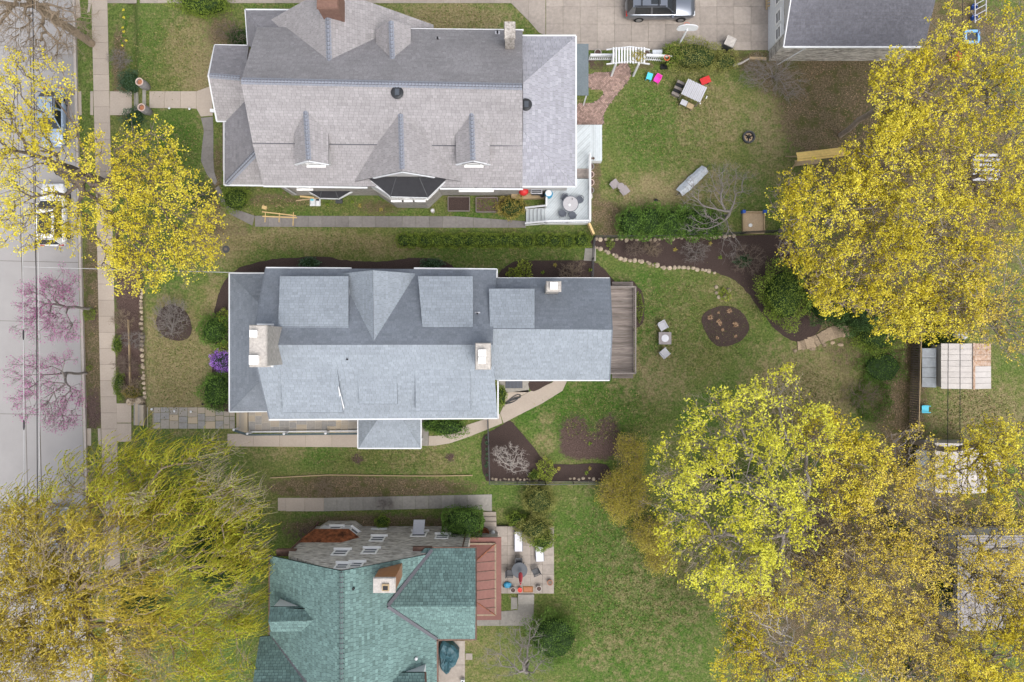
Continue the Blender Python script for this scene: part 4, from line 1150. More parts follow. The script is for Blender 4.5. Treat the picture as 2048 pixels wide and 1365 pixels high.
# ---- green roofed stone house
def house_c():
    C = thing('green_roofed_house', 'stone house with green slate roof and copper trim', 'house', (-9, -18, 0))
    YW = -14.25
    wallbox(C, -15.1, -28, -5.6, YW, -.2, 6.2, 'wall_stone'); wallbox(C, -5.598, -20.2, -3.05, YW - .001, -.2, 6.1, 'wall_stone'); wallbox(C, -16.7, -26.8, -13, -20.3, -.2, 6.1, 'wall_stone')
    gable(C, [(-15.1, -28, 6.19), (-5.62, -28, 6.19), (-5.8, -28, 6.6), (-10.3, -28, 10.75), (-14.9, -28, 6.9)], 'wall_stone', (0, .4, 0))
    for x, z in ((-13, 1.8), (-8, 1.8), (-13, 4.6), (-8, 4.6), (-10.3, 7.8)): window(C, (x, -28, z), 1.1, 1.4, (0, -1, 0))
    gable(C, [(-15.1, YW, 6.19), (-5.62, YW, 6.19), (-5.8, YW, 6.6), (-10.3, YW, 10.75), (-14.9, YW, 6.9)], 'wall_stone', (0, -.4, 0))
    g = dict(course=.19, tab=.26, butt=.03, gap=.018)
    roof(C, [[(683, 1143, 11), (683, 1650, 11), (540, 1549, 6.3), (540, 1112, 6.3)]], 'roof_green', seed=41, **g)
    roof(C, [[(683, 1143, 11), (683, 1650, 11), (875, 1549, 6.3), (871, 1106, 6.3)]], 'roof_green', seed=42, **g)
    roof(C, [[(735, 1213, 8.9), (951, 1213, 8.9), (951, 1097, 6.3), (850, 1097, 6.3)], [(735, 1213, 8.9), (951, 1213, 8.9), (951, 1278, 6.3), (862, 1278, 6.3)]], 'roof_green', seed=43, name='wing_roof', **g)
    roof(C, [[(537, 1244, 9.3), (648, 1240, 9.3), (648, 1214, 8.5), (540, 1215, 8.5)], [(537, 1244, 9.3), (648, 1240, 9.3), (648, 1262, 8.5), (543, 1263, 8.5)]], 'roof_green', seed=44, name='dormer_roof', **g)
    roof(C, [[(520, 1274, 6.38), (549, 1273, 6.42), (650, 1400, 9.62), (500, 1400, 9.62)], [(500, 1400, 9.62), (650, 1400, 9.62), (549, 1500, 6.4), (520, 1500, 6.4)]], 'roof_green', seed=45, name='lower_roof', **g)
    roof(C, [[(765, 1380, 9.0), (851, 1380, 9.0), (851, 1346, 8.2), (765, 1346, 8.2)], [(765, 1380, 9.0), (851, 1380, 9.0), (851, 1412, 8.2), (765, 1412, 8.2)]], 'roof_green', seed=46, name='dormer_roof', **g)
    # white dormer cheeks
    a, b = P(543, 1216, 8.45), P(620, 1214, 8.45)
    gable(C, [(a.x + .1, a.y + .05, 6.6), (-12.6, a.y + .05, 8.9), (-12.8, a.y + .05, 8.40), (a.x + .1, a.y + .05, 8.40)], 'white', (0, -1.2, 0), 'dormer_wall')
    a = P(850, 1347, 8.06)
    gable(C, [(a.x - .1, a.y + .05, 6.3), (a.x - .1, a.y + .05, 8.1), (-7.6, a.y + .05, 8.1), (-8.2, a.y + .05, 8.3)], 'white', (0, -1.6, 0), 'dormer_wall')
    # ridges, valleys and hips
    cap_row(C, (683, 1145, 11), (683, 1500, 11), .3, .34, 'roof_green')
    for a, b in (((776, 1212, 9.02), (864, 1100, 6.55)), ((776, 1214, 9.02), (874, 1279, 6.5)), ((546, 1274, 6.5), (613, 1366, 8.87)), ((619, 1214, 8.75), (637, 1238, 9.35)), ((617, 1261, 8.8), (636, 1248, 9.35)), ((764, 1364, 8.6), (775, 1346, 8.4))):
        pa, pb = P(*a), P(*b); mb = MB(); mb.bar(pa, pb, .22, .05); mb.build('valley_flashing', 'flashing', C, True)
    for a, b in (((539, 1110, 6.25), (539, 1275, 6.25)), ((864, 1096, 6.25), (953, 1096, 6.25)), ((952, 1096, 6.25), (952, 1213, 8.8)), ((952, 1213, 8.8), (952, 1279, 6.25)), ((873, 1280, 6.25), (953, 1279, 6.25)), ((875, 1280, 6.25), (876, 1440, 6.25)), ((851, 1345, 8.2), (852, 1380, 8.95))):
        gutter(C, a, b, .11, 'copper', 'copper_gutter')
    # chimney clad in copper
    chimney(C, (745, 1156, 791, 1188), 7.0, 11.0, 'copper_new', 'cap_stone', label='copper clad chimney with a stone cap')
    p = P(771.5, 1174.5, 11); mb = MB(); mb.box((p.x, p.y, 11.06), (.42, .42, .14)); mb.build('flue', 'pine_old', C, True)
    mb = MB(); mb.box((p.x, p.y - .02, 11.11), (.3, .26, .07)); mb.build('flue_opening', 'black', C, True)
    pipe(C, 710, 1173, 10.1, .5, .08); mb = MB(); p = P(833, 1316, 7.4); mb.lathe([(.1, -.2), (.1, .2), (0, .25)], p, 8); mb.build('vent_pipe', 'white', C, True)
    # windows of the north wall, read off the wall plane
    def zy(py): return CAM_H * (1 - (-YW) * PPM / (py - CY))
    def wx(px, z): return (px - CX) / PPM * (CAM_H - z) / CAM_H
    for px, py, w, h in ((681, 1106, 1.05, 1.15), (740, 1103, 1.05, 1.15), (685, 1133.5, .95, 1.0), (711, 1131, .95, 1.0), (755, 1078.5, 1.05, 1.2), (838, 1069, 1.15, 1.3), (884, 1074, 1.0, 1.1)):
        z = zy(py); window(C, (wx(px, z), YW, z), w, h, (0, 1, 0))
    z = zy(1067); mb = MB(); mb.bar((wx(755, .9) - .5, YW + .03, .75), (wx(755, .9) + .7, YW + .03, .75), .06, .3); mb.build('cellar_vent', 'white_old', C, True)
    # window awning folded out, pale
    z = zy(1068) - .1; x = wx(838, z); mb = MB(); mb.hexa([(x - .42, YW + .05, z + .4), (x + .42, YW + .05, z + .4), (x + .42, YW + .95, z - .25), (x - .42, YW + .95, z - .25),
                                                     (x - .42, YW + .05, z + .44), (x + .42, YW + .05, z + .44), (x + .42, YW + .95, z - .21), (x - .42, YW + .95, z - .21)]); mb.build('window_awning', 'pale_grey', C, True)
    # bay with stained copper roof
    bayg = [P(634, 1056, 0), P(657, 1042, 0), P(711, 1042, 0), P(730, 1056, 0)]
    mb = MB(); mb.prism([(p.x, p.y) for p in bayg], -.2, 1.2); mb.build('bay_base', 'wall_stone', C, True)
    mb = MB(); mb.prism([(p.x, p.y - .03) for p in bayg], 1.2, 2.9); mb.build('bay_wall', 'white', C, True)
    for i, j in ((1, 2), (2, 3)):
        a, b = bayg[i], bayg[j]; e = b - a; nn = Vector((-e.y, e.x, 0)).normalized(); c = (a + b) / 2 + nn * .0; c.z = 2.15; c.y -= .03
        window(C, c, .95 if i == 1 else .75, 1.2, nn)
    q = [P(608, 1093, 4.3), P(636, 1060, 2.95), P(690, 1058, 2.95), P(713, 1086, 4.3)]; mb = MB()
    cen = [Vector((bayg[0].x - .2, YW, 4.2)), Vector((bayg[1].x - .2, bayg[1].y + .2, 2.95)), Vector((bayg[2].x + .2, bayg[2].y + .2, 2.95)), Vector((bayg[3].x + .25, YW, 2.95)), Vector((bayg[2].x - .05, YW, 4.2)), Vector((bayg[0].x - .25, YW, 2.95))]
    mb.face([cen[0], cen[1], cen[2], cen[4]][::-1]); mb.face([cen[4], cen[2], cen[3]][::-1]); mb.face([cen[5], cen[1], cen[0]][::-1]); mb.face([cen[5], cen[3], cen[2], cen[1]])
    mb.build('bay_roof', 'copper_stain', C, True)
    # copper box gutters at the gable feet
    for px, py, s in ((573, 1106, 1), (845, 1101, -1)):
        p = P(px, py, 6.1); mb = MB(); mb.box((p.x, p.y + .02, 6.05), (1.3, .45, .3)); mb.build('eaves_return', 'copper', C, True)
    mb = MB(); p = (-15.05, YW + .08); mb.tube([(p[0], p[1], 6.0), (p[0], p[1], .2), (p[0] + .2, p[1] + .3, .1)], .07, 6); mb.build('downspout', 'copper', C, True)
    mb = MB(); mb.tube([(-3.4, YW + .08, 6.0), (-3.4, YW + .08, .3)], .05, 6); mb.build('downspout', 'copper', C, True)
    # low red metal roof of the garden room
    x0, x1 = -3.05, -.78; y0, y1 = -14.3, -20.3
    wallbox(C, x0 + .002, y1 + .35, x1 - .3, y0 - .3, -.2, 2.7, 'wall_stone', 'garden_room_wall')
    mb = MB(); mb.slab([(x0, y0, 2.85), (x1, y0, 2.8), (x1, y1, 2.8), (x0, y1, 2.85)], .15); mb.build('garden_room_eaves', 'terne_red', C, True)
    mb = MB(); k = .42
    pk = [(x0, y0 - 1.9, 3.5), (x0, y1 + 1.9, 3.5), (x1 - k, y1 + k, 2.95), (x1 - k, y0 - k, 2.95), (x0, y0 - k, 2.95), (x0, y1 + k, 2.95)]
    mb.face([pk[0], pk[1], pk[2], pk[3]]); mb.face([pk[0], pk[3], pk[4]]); mb.face([pk[1], pk[5], pk[2]])
    gr = mb.build('garden_room_roof', 'terne_red', C, True)
    for i in range(7):
        y = y0 - 1.0 - i * .67; mb = MB(); f = 1.0
        ya = min(max(y, y1 + 1.9), y0 - 1.9); mb.bar((x0 + (abs(y - ya) / 1.5) * (x1 - k - x0), y, 3.5 - abs(y - ya) / 1.5 * .55 + .02), (x1 - k, y, 2.97), .04, .05); mb.build('roof_seam', 'copper', gr, True)
    for a, b in ((pk[0], pk[3]), (pk[1], pk[2])):
        mb = MB(); mb.bar(Vector(a) + Vector((0, 0, .02)), Vector(b) + Vector((0, 0, .02)), .06, .05); mb.build('roof_seam', 'copper_stain', gr, True)
    for a, b in ((pk[3], pk[2]), (pk[4], pk[3]), (pk[2], pk[5])):
        mb = MB(); mb.bar(Vector(a) + Vector((0, 0, -.02)), Vector(b) + Vector((0, 0, -.02)), .12, .08); mb.build('gutter', 'bark_tan', gr, True)
house_c()

# ---- garage at the end of the driveway
def house_d():
    x0, x1, y1 = 19.75, 29.6, 21.55
    D = thing('garage', 'garage with charcoal shingle roof and white front beside the driveway', 'garage', (24, 24, 0))
    wallbox(D, x0, y1, x1, 31.5, -.2, 3.1, 'wall_stone')
    wallbox(D, x0 - .06, y1 + .75, x0 - .002, 31.0, .0, 2.95, 'white_old', 'garage_door')
    for y in (22.75, 23.95, 25.4, 26.6):
        for k in (0,):
            window(D, (x0 - .06, y, 2.05), .98, .95, (-1, 0, 0), rows=2, sill=False, pane='glass')
    gable(D, [(x0, y1, 3.1), (x0, 31.5, 3.1), (x0, 26.5, 5.4)], 'siding', (.3, 0, 0)); gable(D, [(x1, y1, 3.1), (x1, 31.5, 3.1), (x1, 26.5, 5.4)], 'siding', (-.3, 0, 0))
    yr = 26.5
    roof(D, [[Vector((x0 - .12, yr, 5.6)), Vector((x1 + .2, yr, 5.6)), Vector((x1 + .2, y1 - .25, 3.15)), Vector((x0 - .12, y1 - .25, 3.15))],
             [Vector((x0 - .12, yr, 5.6)), Vector((x1 + .2, yr, 5.6)), Vector((x1 + .2, 31.7, 3.15)), Vector((x0 - .12, 31.7, 3.15))]], 'roof_garage', seed=51, course=.2)
    for a, b in (((x0 - .12, y1 - .28, 3.1), (x1 + .2, y1 - .28, 3.1)),):
        mb = MB(); mb.bar(a, b, .14, .12); mb.build('gutter', 'white_old', D, True)
    mb = MB(); mb.bar((x0 - .14, y1 - .28, 3.12), (x0 - .14, yr, 5.55), .07, .16); mb.build('barge_board', 'white', D, True)
    mb = MB(); mb.tube([(x0 + 1.9, y1 - .28, 3.05), (x0 + 1.85, y1 - .1, 2.8), (x0 + .6, y1 - .35, .1)], .045, 6); mb.build('downspout', 'white', D, True)
house_d()

# ---- tin sheds in the lower back yards
def shed(label, px, z, rusty, wing=True):
    x0, y0, x1, y1 = px
    a, b = P(x0, y1, 1.4), P(x1, y0, 1.4); zg = -1.0
    S = thing('shed', label, 'shed', ((a.x + b.x) / 2, (a.y + b.y) / 2, zg))
    wallbox(S, a.x + .12, a.y + .12, b.x - .12, b.y - .12, zg - .1, 1.25, 'tin')
    n = 8; xm = a.x + (b.x - a.x) * .57
    for i in range(n):
        ya, yb = a.y + (b.y - a.y) * i / n, a.y + (b.y - a.y) * (i + 1) / n - .02
        for k, (xa, za, xb, zb) in enumerate(((a.x, 1.3, xm, 1.75), (xm + .01, 1.75, b.x, 1.3))):
            mb = MB(); mb.slab([(xa, ya, za), (xb, ya, zb), (xb, yb, zb), (xa, yb, za)], .03)
            mb.t = [R.random()] * len(mb.t)
            mb.build('roof_sheet', 'rust' if (rusty and k == 1 and i >= 4) else 'tin', S, True)
    mb = MB(); mb.bar((xm, a.y - .03, 1.79), (xm, b.y + .03, 1.79), .16, .04); mb.build('ridge_strip', 'rust' if rusty else 'tin', S, True)
    if wing:
        for i in range(4):
            ya = a.y + .05 + i * .75; mb = MB(); mb.slab([(a.x - .75, ya, .2), (a.x - .02, ya, .75), (a.x - .02, ya + .72, .75), (a.x - .75, ya + .72, .2)], .03)
            mb.build('lean_to_sheet', 'tarp_silver', S, True)
    return S
shed('tin shed with rusty patches on its pale corrugated roof', (1884, 687, 1984, 778), 0, True)
shed('weathered tin shed half hidden under golden maple branches', (1872, 886, 1976, 986), 0, False)
# grey flat roofed outbuilding below the lower right trees
E = thing('outbuilding', 'low grey roofed outbuilding under the yellow maples', 'outbuilding', tuple(G(2010, 1160)))
a, b = P(1922, 1255, 1.6), P(2180, 1075, 1.6); wallbox(E, a.x, a.y, b.x, b.y, -1.2, 1.5, 'siding')
roof(E, [[(1915, 1262, 1.6), (1915, 1165, 2.5), (2190, 1165, 2.5), (2190, 1262, 1.6)], [(1915, 1165, 2.5), (2190, 1165, 2.5), (2190, 1070, 1.6), (1915, 1070, 1.6)]], 'roof_grey', seed=61)

# ------------------------------------------------------------------ trees and shrubs
def tubes_np(A, Bp, ra, rb, n):
    """frustums between point arrays"""
    d = Bp - A
    L = np.linalg.norm(d, axis=1)[:, None] + 1e-9
    d = d / L
    ref = np.where(np.abs(d[:, 2:3]) > 0.9, np.array([[1.0, 0, 0]]), np.array([[0, 0, 1.0]]))
    u = np.cross(d, ref); u /= np.linalg.norm(u, axis=1)[:, None] + 1e-9
    v = np.cross(d, u)
    N = len(A)
    V = np.empty((N, 2 * n, 3))
    for k in range(n):
        w = 2 * math.pi * k / n
        o = u * math.cos(w) + v * math.sin(w)
        V[:, k] = A + o * ra[:, None]
        V[:, n + k] = Bp + d * rb[:, None] * 0.6 + o * rb[:, None]
    base = (np.arange(N) * 2 * n)[:, None, None]
    F = np.array([[k, (k + 1) % n, n + (k + 1) % n, n + k] for k in range(n)])[None] + base
    return V.reshape(-1, 3), F.reshape(-1, 4)

def join_np(parts):
    Vs, Fs, o = [], [], 0
    for V, F in parts:
        Vs.append(V); Fs.append(F + o); o += len(V)
    return np.concatenate(Vs), np.concatenate(Fs)

def sample_blobs(rg, blobs, n, shell=0.35):
    """points in ellipsoids given as (px, py, z, rx, ry, rz[, weight])"""
    w = np.array([b[3] * b[4] * (b[6] if len(b) > 6 else 1.0) for b in blobs]); w /= w.sum()
    k = rg.choice(len(blobs), n, p=w)
    d = rg.normal(0, 1, (n, 3)); d /= np.linalg.norm(d, axis=1)[:, None]
    r = rg.uniform(shell ** 3, 1, n) ** (1 / 3)
    c = np.array([tuple(P(b[0], b[1], b[2])) for b in blobs]); s = np.array([b[3:6] for b in blobs])
    return c[k] + d * r[:, None] * s[k]

def skeleton(rg, base, fork, tips, alpha=0.45, jit=0.12, lean=None):
    """joins every tip to the growing tree; returns nodes, parents"""
    base, fork = np.array(base), np.array(fork)
    m = 5
    nodes = [base + (fork - base) * i / m + (rg.normal(0, .05, 3) * [1, 1, 0] if 0 < i < m else 0) for i in range(m + 1)]
    par = [-1] + list(range(m))
    plen = [0.0] * (m + 1)
    cap = len(tips) * 4 + 32
    N = np.zeros((cap, 3)); PL = np.full(cap, 1e9)
    cnt = m + 1
    N[:cnt] = nodes
    PL[m] = 0.0                       # only the fork may bear limbs
    order = np.argsort(np.linalg.norm(tips - fork, axis=1))
    par = par + [0] * (cap - len(par))
    for i in order:
        t = tips[i]
        dv = t - N[:cnt]
        dist = np.linalg.norm(dv, axis=1)
        cost = dist + alpha * PL[:cnt] + np.where(dv[:, 2] < -0.2 * dist, dist * .5, 0)
        j = int(np.argmin(cost))
        a, L = N[j], dist[j]
        seg = 1 if L < 0.9 else (2 if L < 2.2 else 3)
        for s in range(1, seg + 1):
            q = a + (t - a) * s / seg
            if s < seg:
                q = q + rg.normal(0, jit * L / seg, 3) + np.array([0, 0, 0.10 * L * math.sin(math.pi * s / seg)])
            N[cnt] = q; par[cnt] = j
            PL[cnt] = PL[j] + np.linalg.norm(q - N[j]); j = cnt; cnt += 1
    return N[:cnt], np.array(par[:cnt])

def radii(par, tip=0.014, ex=2.3, trunk=None):
    n = len(par); r = np.zeros(n); acc = np.zeros(n)
    for i in range(n - 1, -1, -1):
        r[i] = max(tip, acc[i] ** (1 / ex))
        if par[i] >= 0: acc[par[i]] += r[i] ** ex
    if trunk:
        big = r[0]; r = tip + (r - tip) * (trunk - tip) / max(big - tip, 1e-6)
    return r

def wood(name, N, par, r, m, parent, extra=None):
    i = np.where(par >= 0)[0]
    A, Bp, ra, rb = N[par[i]], N[i], np.minimum(r[par[i]], r[i] * 1.7), r[i]
    thick = ra > 0.05
    parts = []
    if thick.any(): parts.append(tubes_np(A[thick], Bp[thick], ra[thick], rb[thick], 7))
    if (~thick).any(): parts.append(tubes_np(A[~thick], Bp[~thick], ra[~thick], rb[~thick], 4))
    if extra is not None: parts.append(extra)
    V, F = join_np(parts)
    return obj(name, V, F, m, parent, True)

def twigs(rg, tips, n, length, r=0.008, up=0.3, levels=1, center=None):
    """n short twigs per tip; returns mesh part and end points"""
    A = np.repeat(tips, n, axis=0)
    d = rg.normal(0, 1, A.shape); d[:, 2] = np.abs(d[:, 2]) * up + d[:, 2] * .3
    if center is not None:
        o = A - center; o /= np.linalg.norm(o, axis=1)[:, None] + 1e-9; d = d * .75 + o
    d /= np.linalg.norm(d, axis=1)[:, None]
    E = A + d * (length * rg.uniform(.4, 1.2, len(A)))[:, None]
    ra = np.full(len(A), r); parts = [tubes_np(A, E, ra, ra * .6, 3)]
    ends = E
    if levels > 1:
        p2, e2 = twigs(rg, A + (E - A) * rg.uniform(.4, 1, len(A))[:, None], 2, length * .55, r * .75, up, levels - 1, center)
        parts.append(p2); ends = np.concatenate([E, e2])
    return join_np(parts), ends

def tree(name, label, base_px, fork_z, blobs, ntips, leaf='leaf_yellow', bark='bark', trunk=0.22, seed=1, group=None, ntw=3, twl=0.45, lsize=0.15, ln=4, lspread=.13,
         leafy=1.0, shell=.35, aspect=.75, alpha=.45, levels=1, cat='tree', tipr=0.014, flat=.4, twr=.009, clump=.55, gapw=1.7, tw_mat=None):
    rg = np.random.default_rng(seed)
    b = G(*base_px) if base_px else None
    if b is None:
        c = sample_blobs(rg, blobs, 200).mean(0); b = Vector((c[0], c[1], terr(c[0], c[1])))
    fz = b.z + fork_z
    t = thing(name, label, cat, (b.x, b.y, b.z), group=group)
    tips = sample_blobs(rg, blobs, ntips, shell)
    N, par = skeleton(rg, (b.x, b.y, b.z - .15), (b.x + rg.normal(0, .1), b.y + rg.normal(0, .1), fz), tips, alpha)
    r = radii(par, tipr, trunk=trunk)
    center = np.array([b.x, b.y, fz])
    ex, ends = twigs(rg, tips, ntw, twl, twr, levels=levels, center=center)
    if tw_mat:
        wood('trunk', N, par, r, bark, t); obj('twig', ex[0], ex[1], tw_mat, t, True, kind='stuff')
    else:
        wood('trunk', N, par, r, bark, t, ex)
    if leafy > 0:
        dens = np.array([mnoise.noise(Vector(q) * clump) for q in ends])
        e = ends[rg.random(len(ends)) < leafy * np.clip(.68 + gapw * dens, .06, 1.0)]
        # neighbouring clusters share a tone
        tone = (np.sin(e[:, 0] * 1.3 + seed) + np.sin(e[:, 1] * 1.1 + 2 * seed) + np.sin(e[:, 2] * 2.1)) / 6 + .5
        leaves('crown', e, leaf, t, lsize, ln, lspread, flat, tint_c=np.clip(tone + rg.normal(0, .2, len(e)), 0, 1), seed=seed, aspect=aspect)
    return t

# street maple in yellow flower, over the parked cars
tree('maple_tree', 'yellow flowering street maple spreading over two parked cars', (214, 367), 5.2,
     [(315, 440, 7.2, 4.2, 4.0, 1.8, 1.5), (290, 320, 7.2, 2.6, 3.0, 1.6, 1.3), (262, 535, 6.0, 2.0, 1.9, 1.3, 1.4), (385, 500, 6.6, 1.8, 2.0, 1.2, 1.2), (245, 430, 7.0, 1.2, 4.2, 1.5, 1.2),
      (60, 180, 10.5, 2.8, 2.4, 1.5, 1.1), (30, 290, 10.5, 3.2, 2.6, 1.8, 1.3), (55, 430, 9.0, 2.4, 2.6, 1.5, 1.2), (140, 300, 9.0, 2.6, 2.0, 1.6, .8), (165, 420, 7.4, 1.6, 3.2, 1.4, 1.0), (110, 470, 8.0, 1.6, 1.2, 1.0, .6), (-60, 250, 11, 3, 4, 2, .5)],
     1700, 'leaf_yellow', 'bark', 0.30, 5, ntw=2, twl=.45, levels=2, lsize=.12, ln=5, lspread=.10, alpha=.3, gapw=.7, tw_mat='twig')

# bare street tree at the top left
tree('bare_street_tree', 'leafless grey street tree leaning over the roadway near the driveway apron', (184, 88), 6.5,
     [(95, 48, 7.0, 3.6, 2.6, 1.6), (30, 30, 9.0, 4.2, 3.2, 2.2), (0, -70, 11, 5, 4, 2.5), (150, 60, 5.5, 1.6, 1.9, 1.0, .7)], 420, None, 'bark_tan', 0.30, 8, leafy=0, ntw=4, twl=.8, levels=2, tipr=.018, twr=.011)

# two redbuds on the verge
for k, (bx, by, bl, lab) in enumerate(((183, 616, [(95, 600, 4.2, 2.0, 1.5, 1.0), (85, 650, 4.4, 1.9, 1.2, .9), (130, 570, 3.6, 1.0, 1.2, .7), (150, 660, 3.4, .7, .8, .6)], 'pink budded redbud on the verge with a small green shrub at its foot'),
                                       (173, 748, [(70, 745, 4.4, 1.9, 1.3, .9), (80, 800, 4.4, 2.2, 1.3, .9), (120, 830, 3.8, 1.3, 1.0, .7), (135, 720, 3.6, .9, .8, .6), (150, 790, 3.2, .7, 1.0, .6)], 'pink budded redbud on the verge with mottled pink trunk next to the crossing slab'))):
    tree('redbud_tree', lab, (bx, by), 2.4, bl, 230, 'bud_pink', 'bark_grey', 0.10, 20 + k, 'redbuds on the verge', ntw=4, twl=.5, lsize=.075, ln=3, lspread=.12, levels=2, tipr=.012, leafy=.8, twr=.008, aspect=.8, gapw=.8)

# the yellow maples behind the gardens
YM = [  # label, base px or None, blobs, tips, leaf
 ('yellow maple overhanging the sandbox and the dark mulch bed', [(1640, 430, 7.5, 3.2, 3.4, 1.6), (1575, 400, 7, 1.3, 1.8, 1.1), (1600, 490, 7, 1.6, 1.5, 1.0), (1720, 400, 8, 2.2, 2.6, 1.4)], 560, 'leaf_yellow'),
 ('yellow maple reaching over the big green shrub at the bed corner', [(1700, 560, 8, 2.8, 2.4, 1.5), (1640, 540, 7, 1.6, 1.5, 1.0), (1770, 580, 8, 2.0, 1.8, 1.2), (1660, 600, 6.5, 1.1, 1.0, .8)], 430, 'leaf_yellow'),
 ('yellow maple with its crown just below the timber swing roof', [(1760, 330, 8.5, 2.8, 2.4, 1.6), (1740, 365, 7.5, 1.4, 1.3, 1.2), (1800, 280, 9, 2.0, 2.0, 1.4)], 430, 'leaf_yellow'),
 ('yellow maple beside the leaf covered yard south of the garage', [(1830, 190, 9.5, 2.8, 2.6, 1.6), (1790, 150, 9, 1.5, 1.5, 1.1), (1800, 240, 9, 1.6, 1.4, 1.0), (1880, 120, 10, 1.6, 1.6, 1.2)], 430, 'leaf_yellow'),
 ('tall yellow maple round the blue toy pool', [(1970, 180, 10, 2.8, 2.8, 1.8), (2020, 90, 10.5, 2.4, 2.8, 1.5), (1910, 60, 10, 1.6, 1.6, 1.0, .5), (2050, 250, 10, 2.6, 2.6, 1.5)], 430, 'leaf_yellow'),
 ('brownish gold maple over the old play frame', [(1960, 360, 10, 3.2, 2.6, 1.8), (1890, 320, 9.5, 2.0, 2.0, 1.3), (2050, 400, 10, 2.6, 2.8, 1.6)], 480, 'leaf_yellow'),
 ('yellow maple in the middle of the back tree belt', [(1860, 450, 9.5, 3.0, 2.8, 1.8), (1800, 500, 9, 1.8, 1.6, 1.2), (1920, 520, 9.5, 2.2, 2.2, 1.4)], 520, 'leaf_yellow'),
 ('yellow maple hanging over the dark fence line north of the tin shed', [(1840, 620, 8, 2.8, 2.2, 1.5), (1790, 640, 7.5, 1.6, 1.4, 1.0), (1900, 610, 8.5, 2.2, 2.0, 1.3)], 430, 'leaf_yellow'),
 ('gold maple with thin crown over the tin shed corner', [(1990, 560, 9.5, 2.8, 2.8, 1.6), (1960, 640, 8.5, 2.2, 1.6, 1.1), (2050, 660, 9, 2.0, 2.2, 1.3)], 420, 'leaf_gold'),
 ('yellow maple between the lime tree and the dark fence', [(1660, 900, 8.5, 2.4, 2.4, 1.4), (1720, 930, 8.5, 2.0, 2.4, 1.2), (1640, 850, 8, 1.4, 1.2, .9), (1690, 990, 8.5, 1.8, 1.8, 1.1)], 420, 'leaf_yellow'),
 ('gold maple beside the weathered shed', [(1810, 920, 8.5, 2.2, 2.2, 1.3), (1850, 1000, 9, 2.2, 2.2, 1.3), (1770, 1000, 9, 2.2, 2.4, 1.3)], 360, 'leaf_gold'),
 ('yellow maple leaning over the weathered shed roof', [(1975, 880, 8, 1.8, 1.6, 1.0), (2030, 900, 9, 2.0, 2.2, 1.2), (1925, 945, 8, 2.2, 1.6, .8, .9), (2040, 1000, 9, 2.4, 2.0, 1.2)], 460, 'leaf_yellow'),
 ('thin gold maple over the grey outbuilding', [(1990, 1080, 9.5, 2.8, 2.4, 1.4), (1930, 1150, 9.5, 2.4, 2.2, 1.3), (2050, 1170, 9.5, 2.6, 2.6, 1.4), (1990, 1200, 9.5, 2.4, 2.0, 1.2)], 720, 'leaf_gold'),
 ('sparse gold maple with grey limbs showing', [(1770, 1130, 9, 3.0, 2.8, 1.6), (1700, 1100, 8.5, 2.0, 2.2, 1.2), (1840, 1100, 9, 2.2, 2.0, 1.2)], 520, 'leaf_gold'),
 ('gold maple south of the lime tree', [(1690, 1210, 8.5, 3.0, 2.6, 1.6), (1620, 1170, 8, 2.0, 1.8, 1.2), (1760, 1260, 8.5, 2.2, 2.2, 1.3)], 420, 'leaf_gold'),
 ('yellow maple between the outbuilding and the lawn', [(1850, 1270, 9, 3.2, 2.8, 1.6), (1900, 1340, 9, 2.6, 2.0, 1.4), (1800, 1340, 9, 2.4, 2.0, 1.4)], 560, 'leaf_gold'),
 ('yellow maple south of the grey outbuilding', [(2000, 1310, 10, 3.0, 2.6, 1.6), (2050, 1250, 10, 2.0, 2.2, 1.3), (1960, 1380, 9, 2.6, 2.0, 1.3)], 430, 'leaf_yellow'),
 ('small yellow maple at the corner of the wide back lawn', [(1490, 1330, 7, 2.0, 2.2, 1.2), (1560, 1370, 7.5, 2.4, 1.8, 1.2), (1480, 1260, 6.5, 1.6, 1.6, 1.0), (1640, 1330, 8, 2.4, 2.0, 1.2)], 420, 'leaf_yellow'),
 ('thin yellow maple under the lower edge of the lime tree', [(1480, 1190, 6, 2.0, 1.2, .9), (1560, 1210, 6.5, 2.0, 1.3, .9), (1530, 1150, 6, 1.6, 1.2, .9)], 230, 'leaf_gold'),
]
for k, (lab, bl, n, lf) in enumerate(YM):
    lf2 = lf
    tree('maple_tree', lab, None, 3.6 + (k % 3) * .4, bl, int(n * 1.3), lf2, 'bark_maple' if k % 2 else 'bark_grey', 0.2, 100 + k, 'maples behind the gardens', ntw=2, twl=.5, levels=2, tw_mat='twig_pale' if lf == 'leaf_gold' else 'bark_tan', gapw=1.3,
         lsize=.115 if lf == 'leaf_yellow' else .105, ln=5 if lf == 'leaf_yellow' else 4, lspread=.085, leafy=1.0 if lf == 'leaf_yellow' else .85, twr=.011, tipr=.018)

# lime green tree
tree('lime_green_tree', 'bright lime green leafing tree with grey limbs in the back lawn', (1500, 955), 3.4,
     [(1500, 960, 10, 3.6, 3.6, 1.6), (1390, 930, 8.6, 2.4, 2.4, 1.2), (1360, 1000, 8.2, 2.0, 2.2, 1.1), (1430, 840, 8.6, 2.0, 1.8, 1.1), (1510, 820, 8.8, 2.2, 1.8, 1.1), (1570, 790, 8.4, 1.3, 1.5, .9), (1600, 880, 9, 2.0, 2.2, 1.2),
      (1400, 1090, 8.2, 2.2, 2.0, 1.1), (1500, 1110, 9, 3.0, 2.2, 1.2), (1580, 1040, 9.2, 2.6, 2.6, 1.3), (1440, 1150, 8, 2.0, 1.5, .9), (1545, 1160, 8.4, 2.0, 1.3, .9)],
     1000, 'leaf_lime', 'bark_grey', 0.30, 31, ntw=2, twl=.8, lsize=.17, ln=8, lspread=.13, aspect=.5, leafy=.8, clump=.6, gapw=3.2, twr=.012, tw_mat='twig_pale', levels=2, alpha=.3)
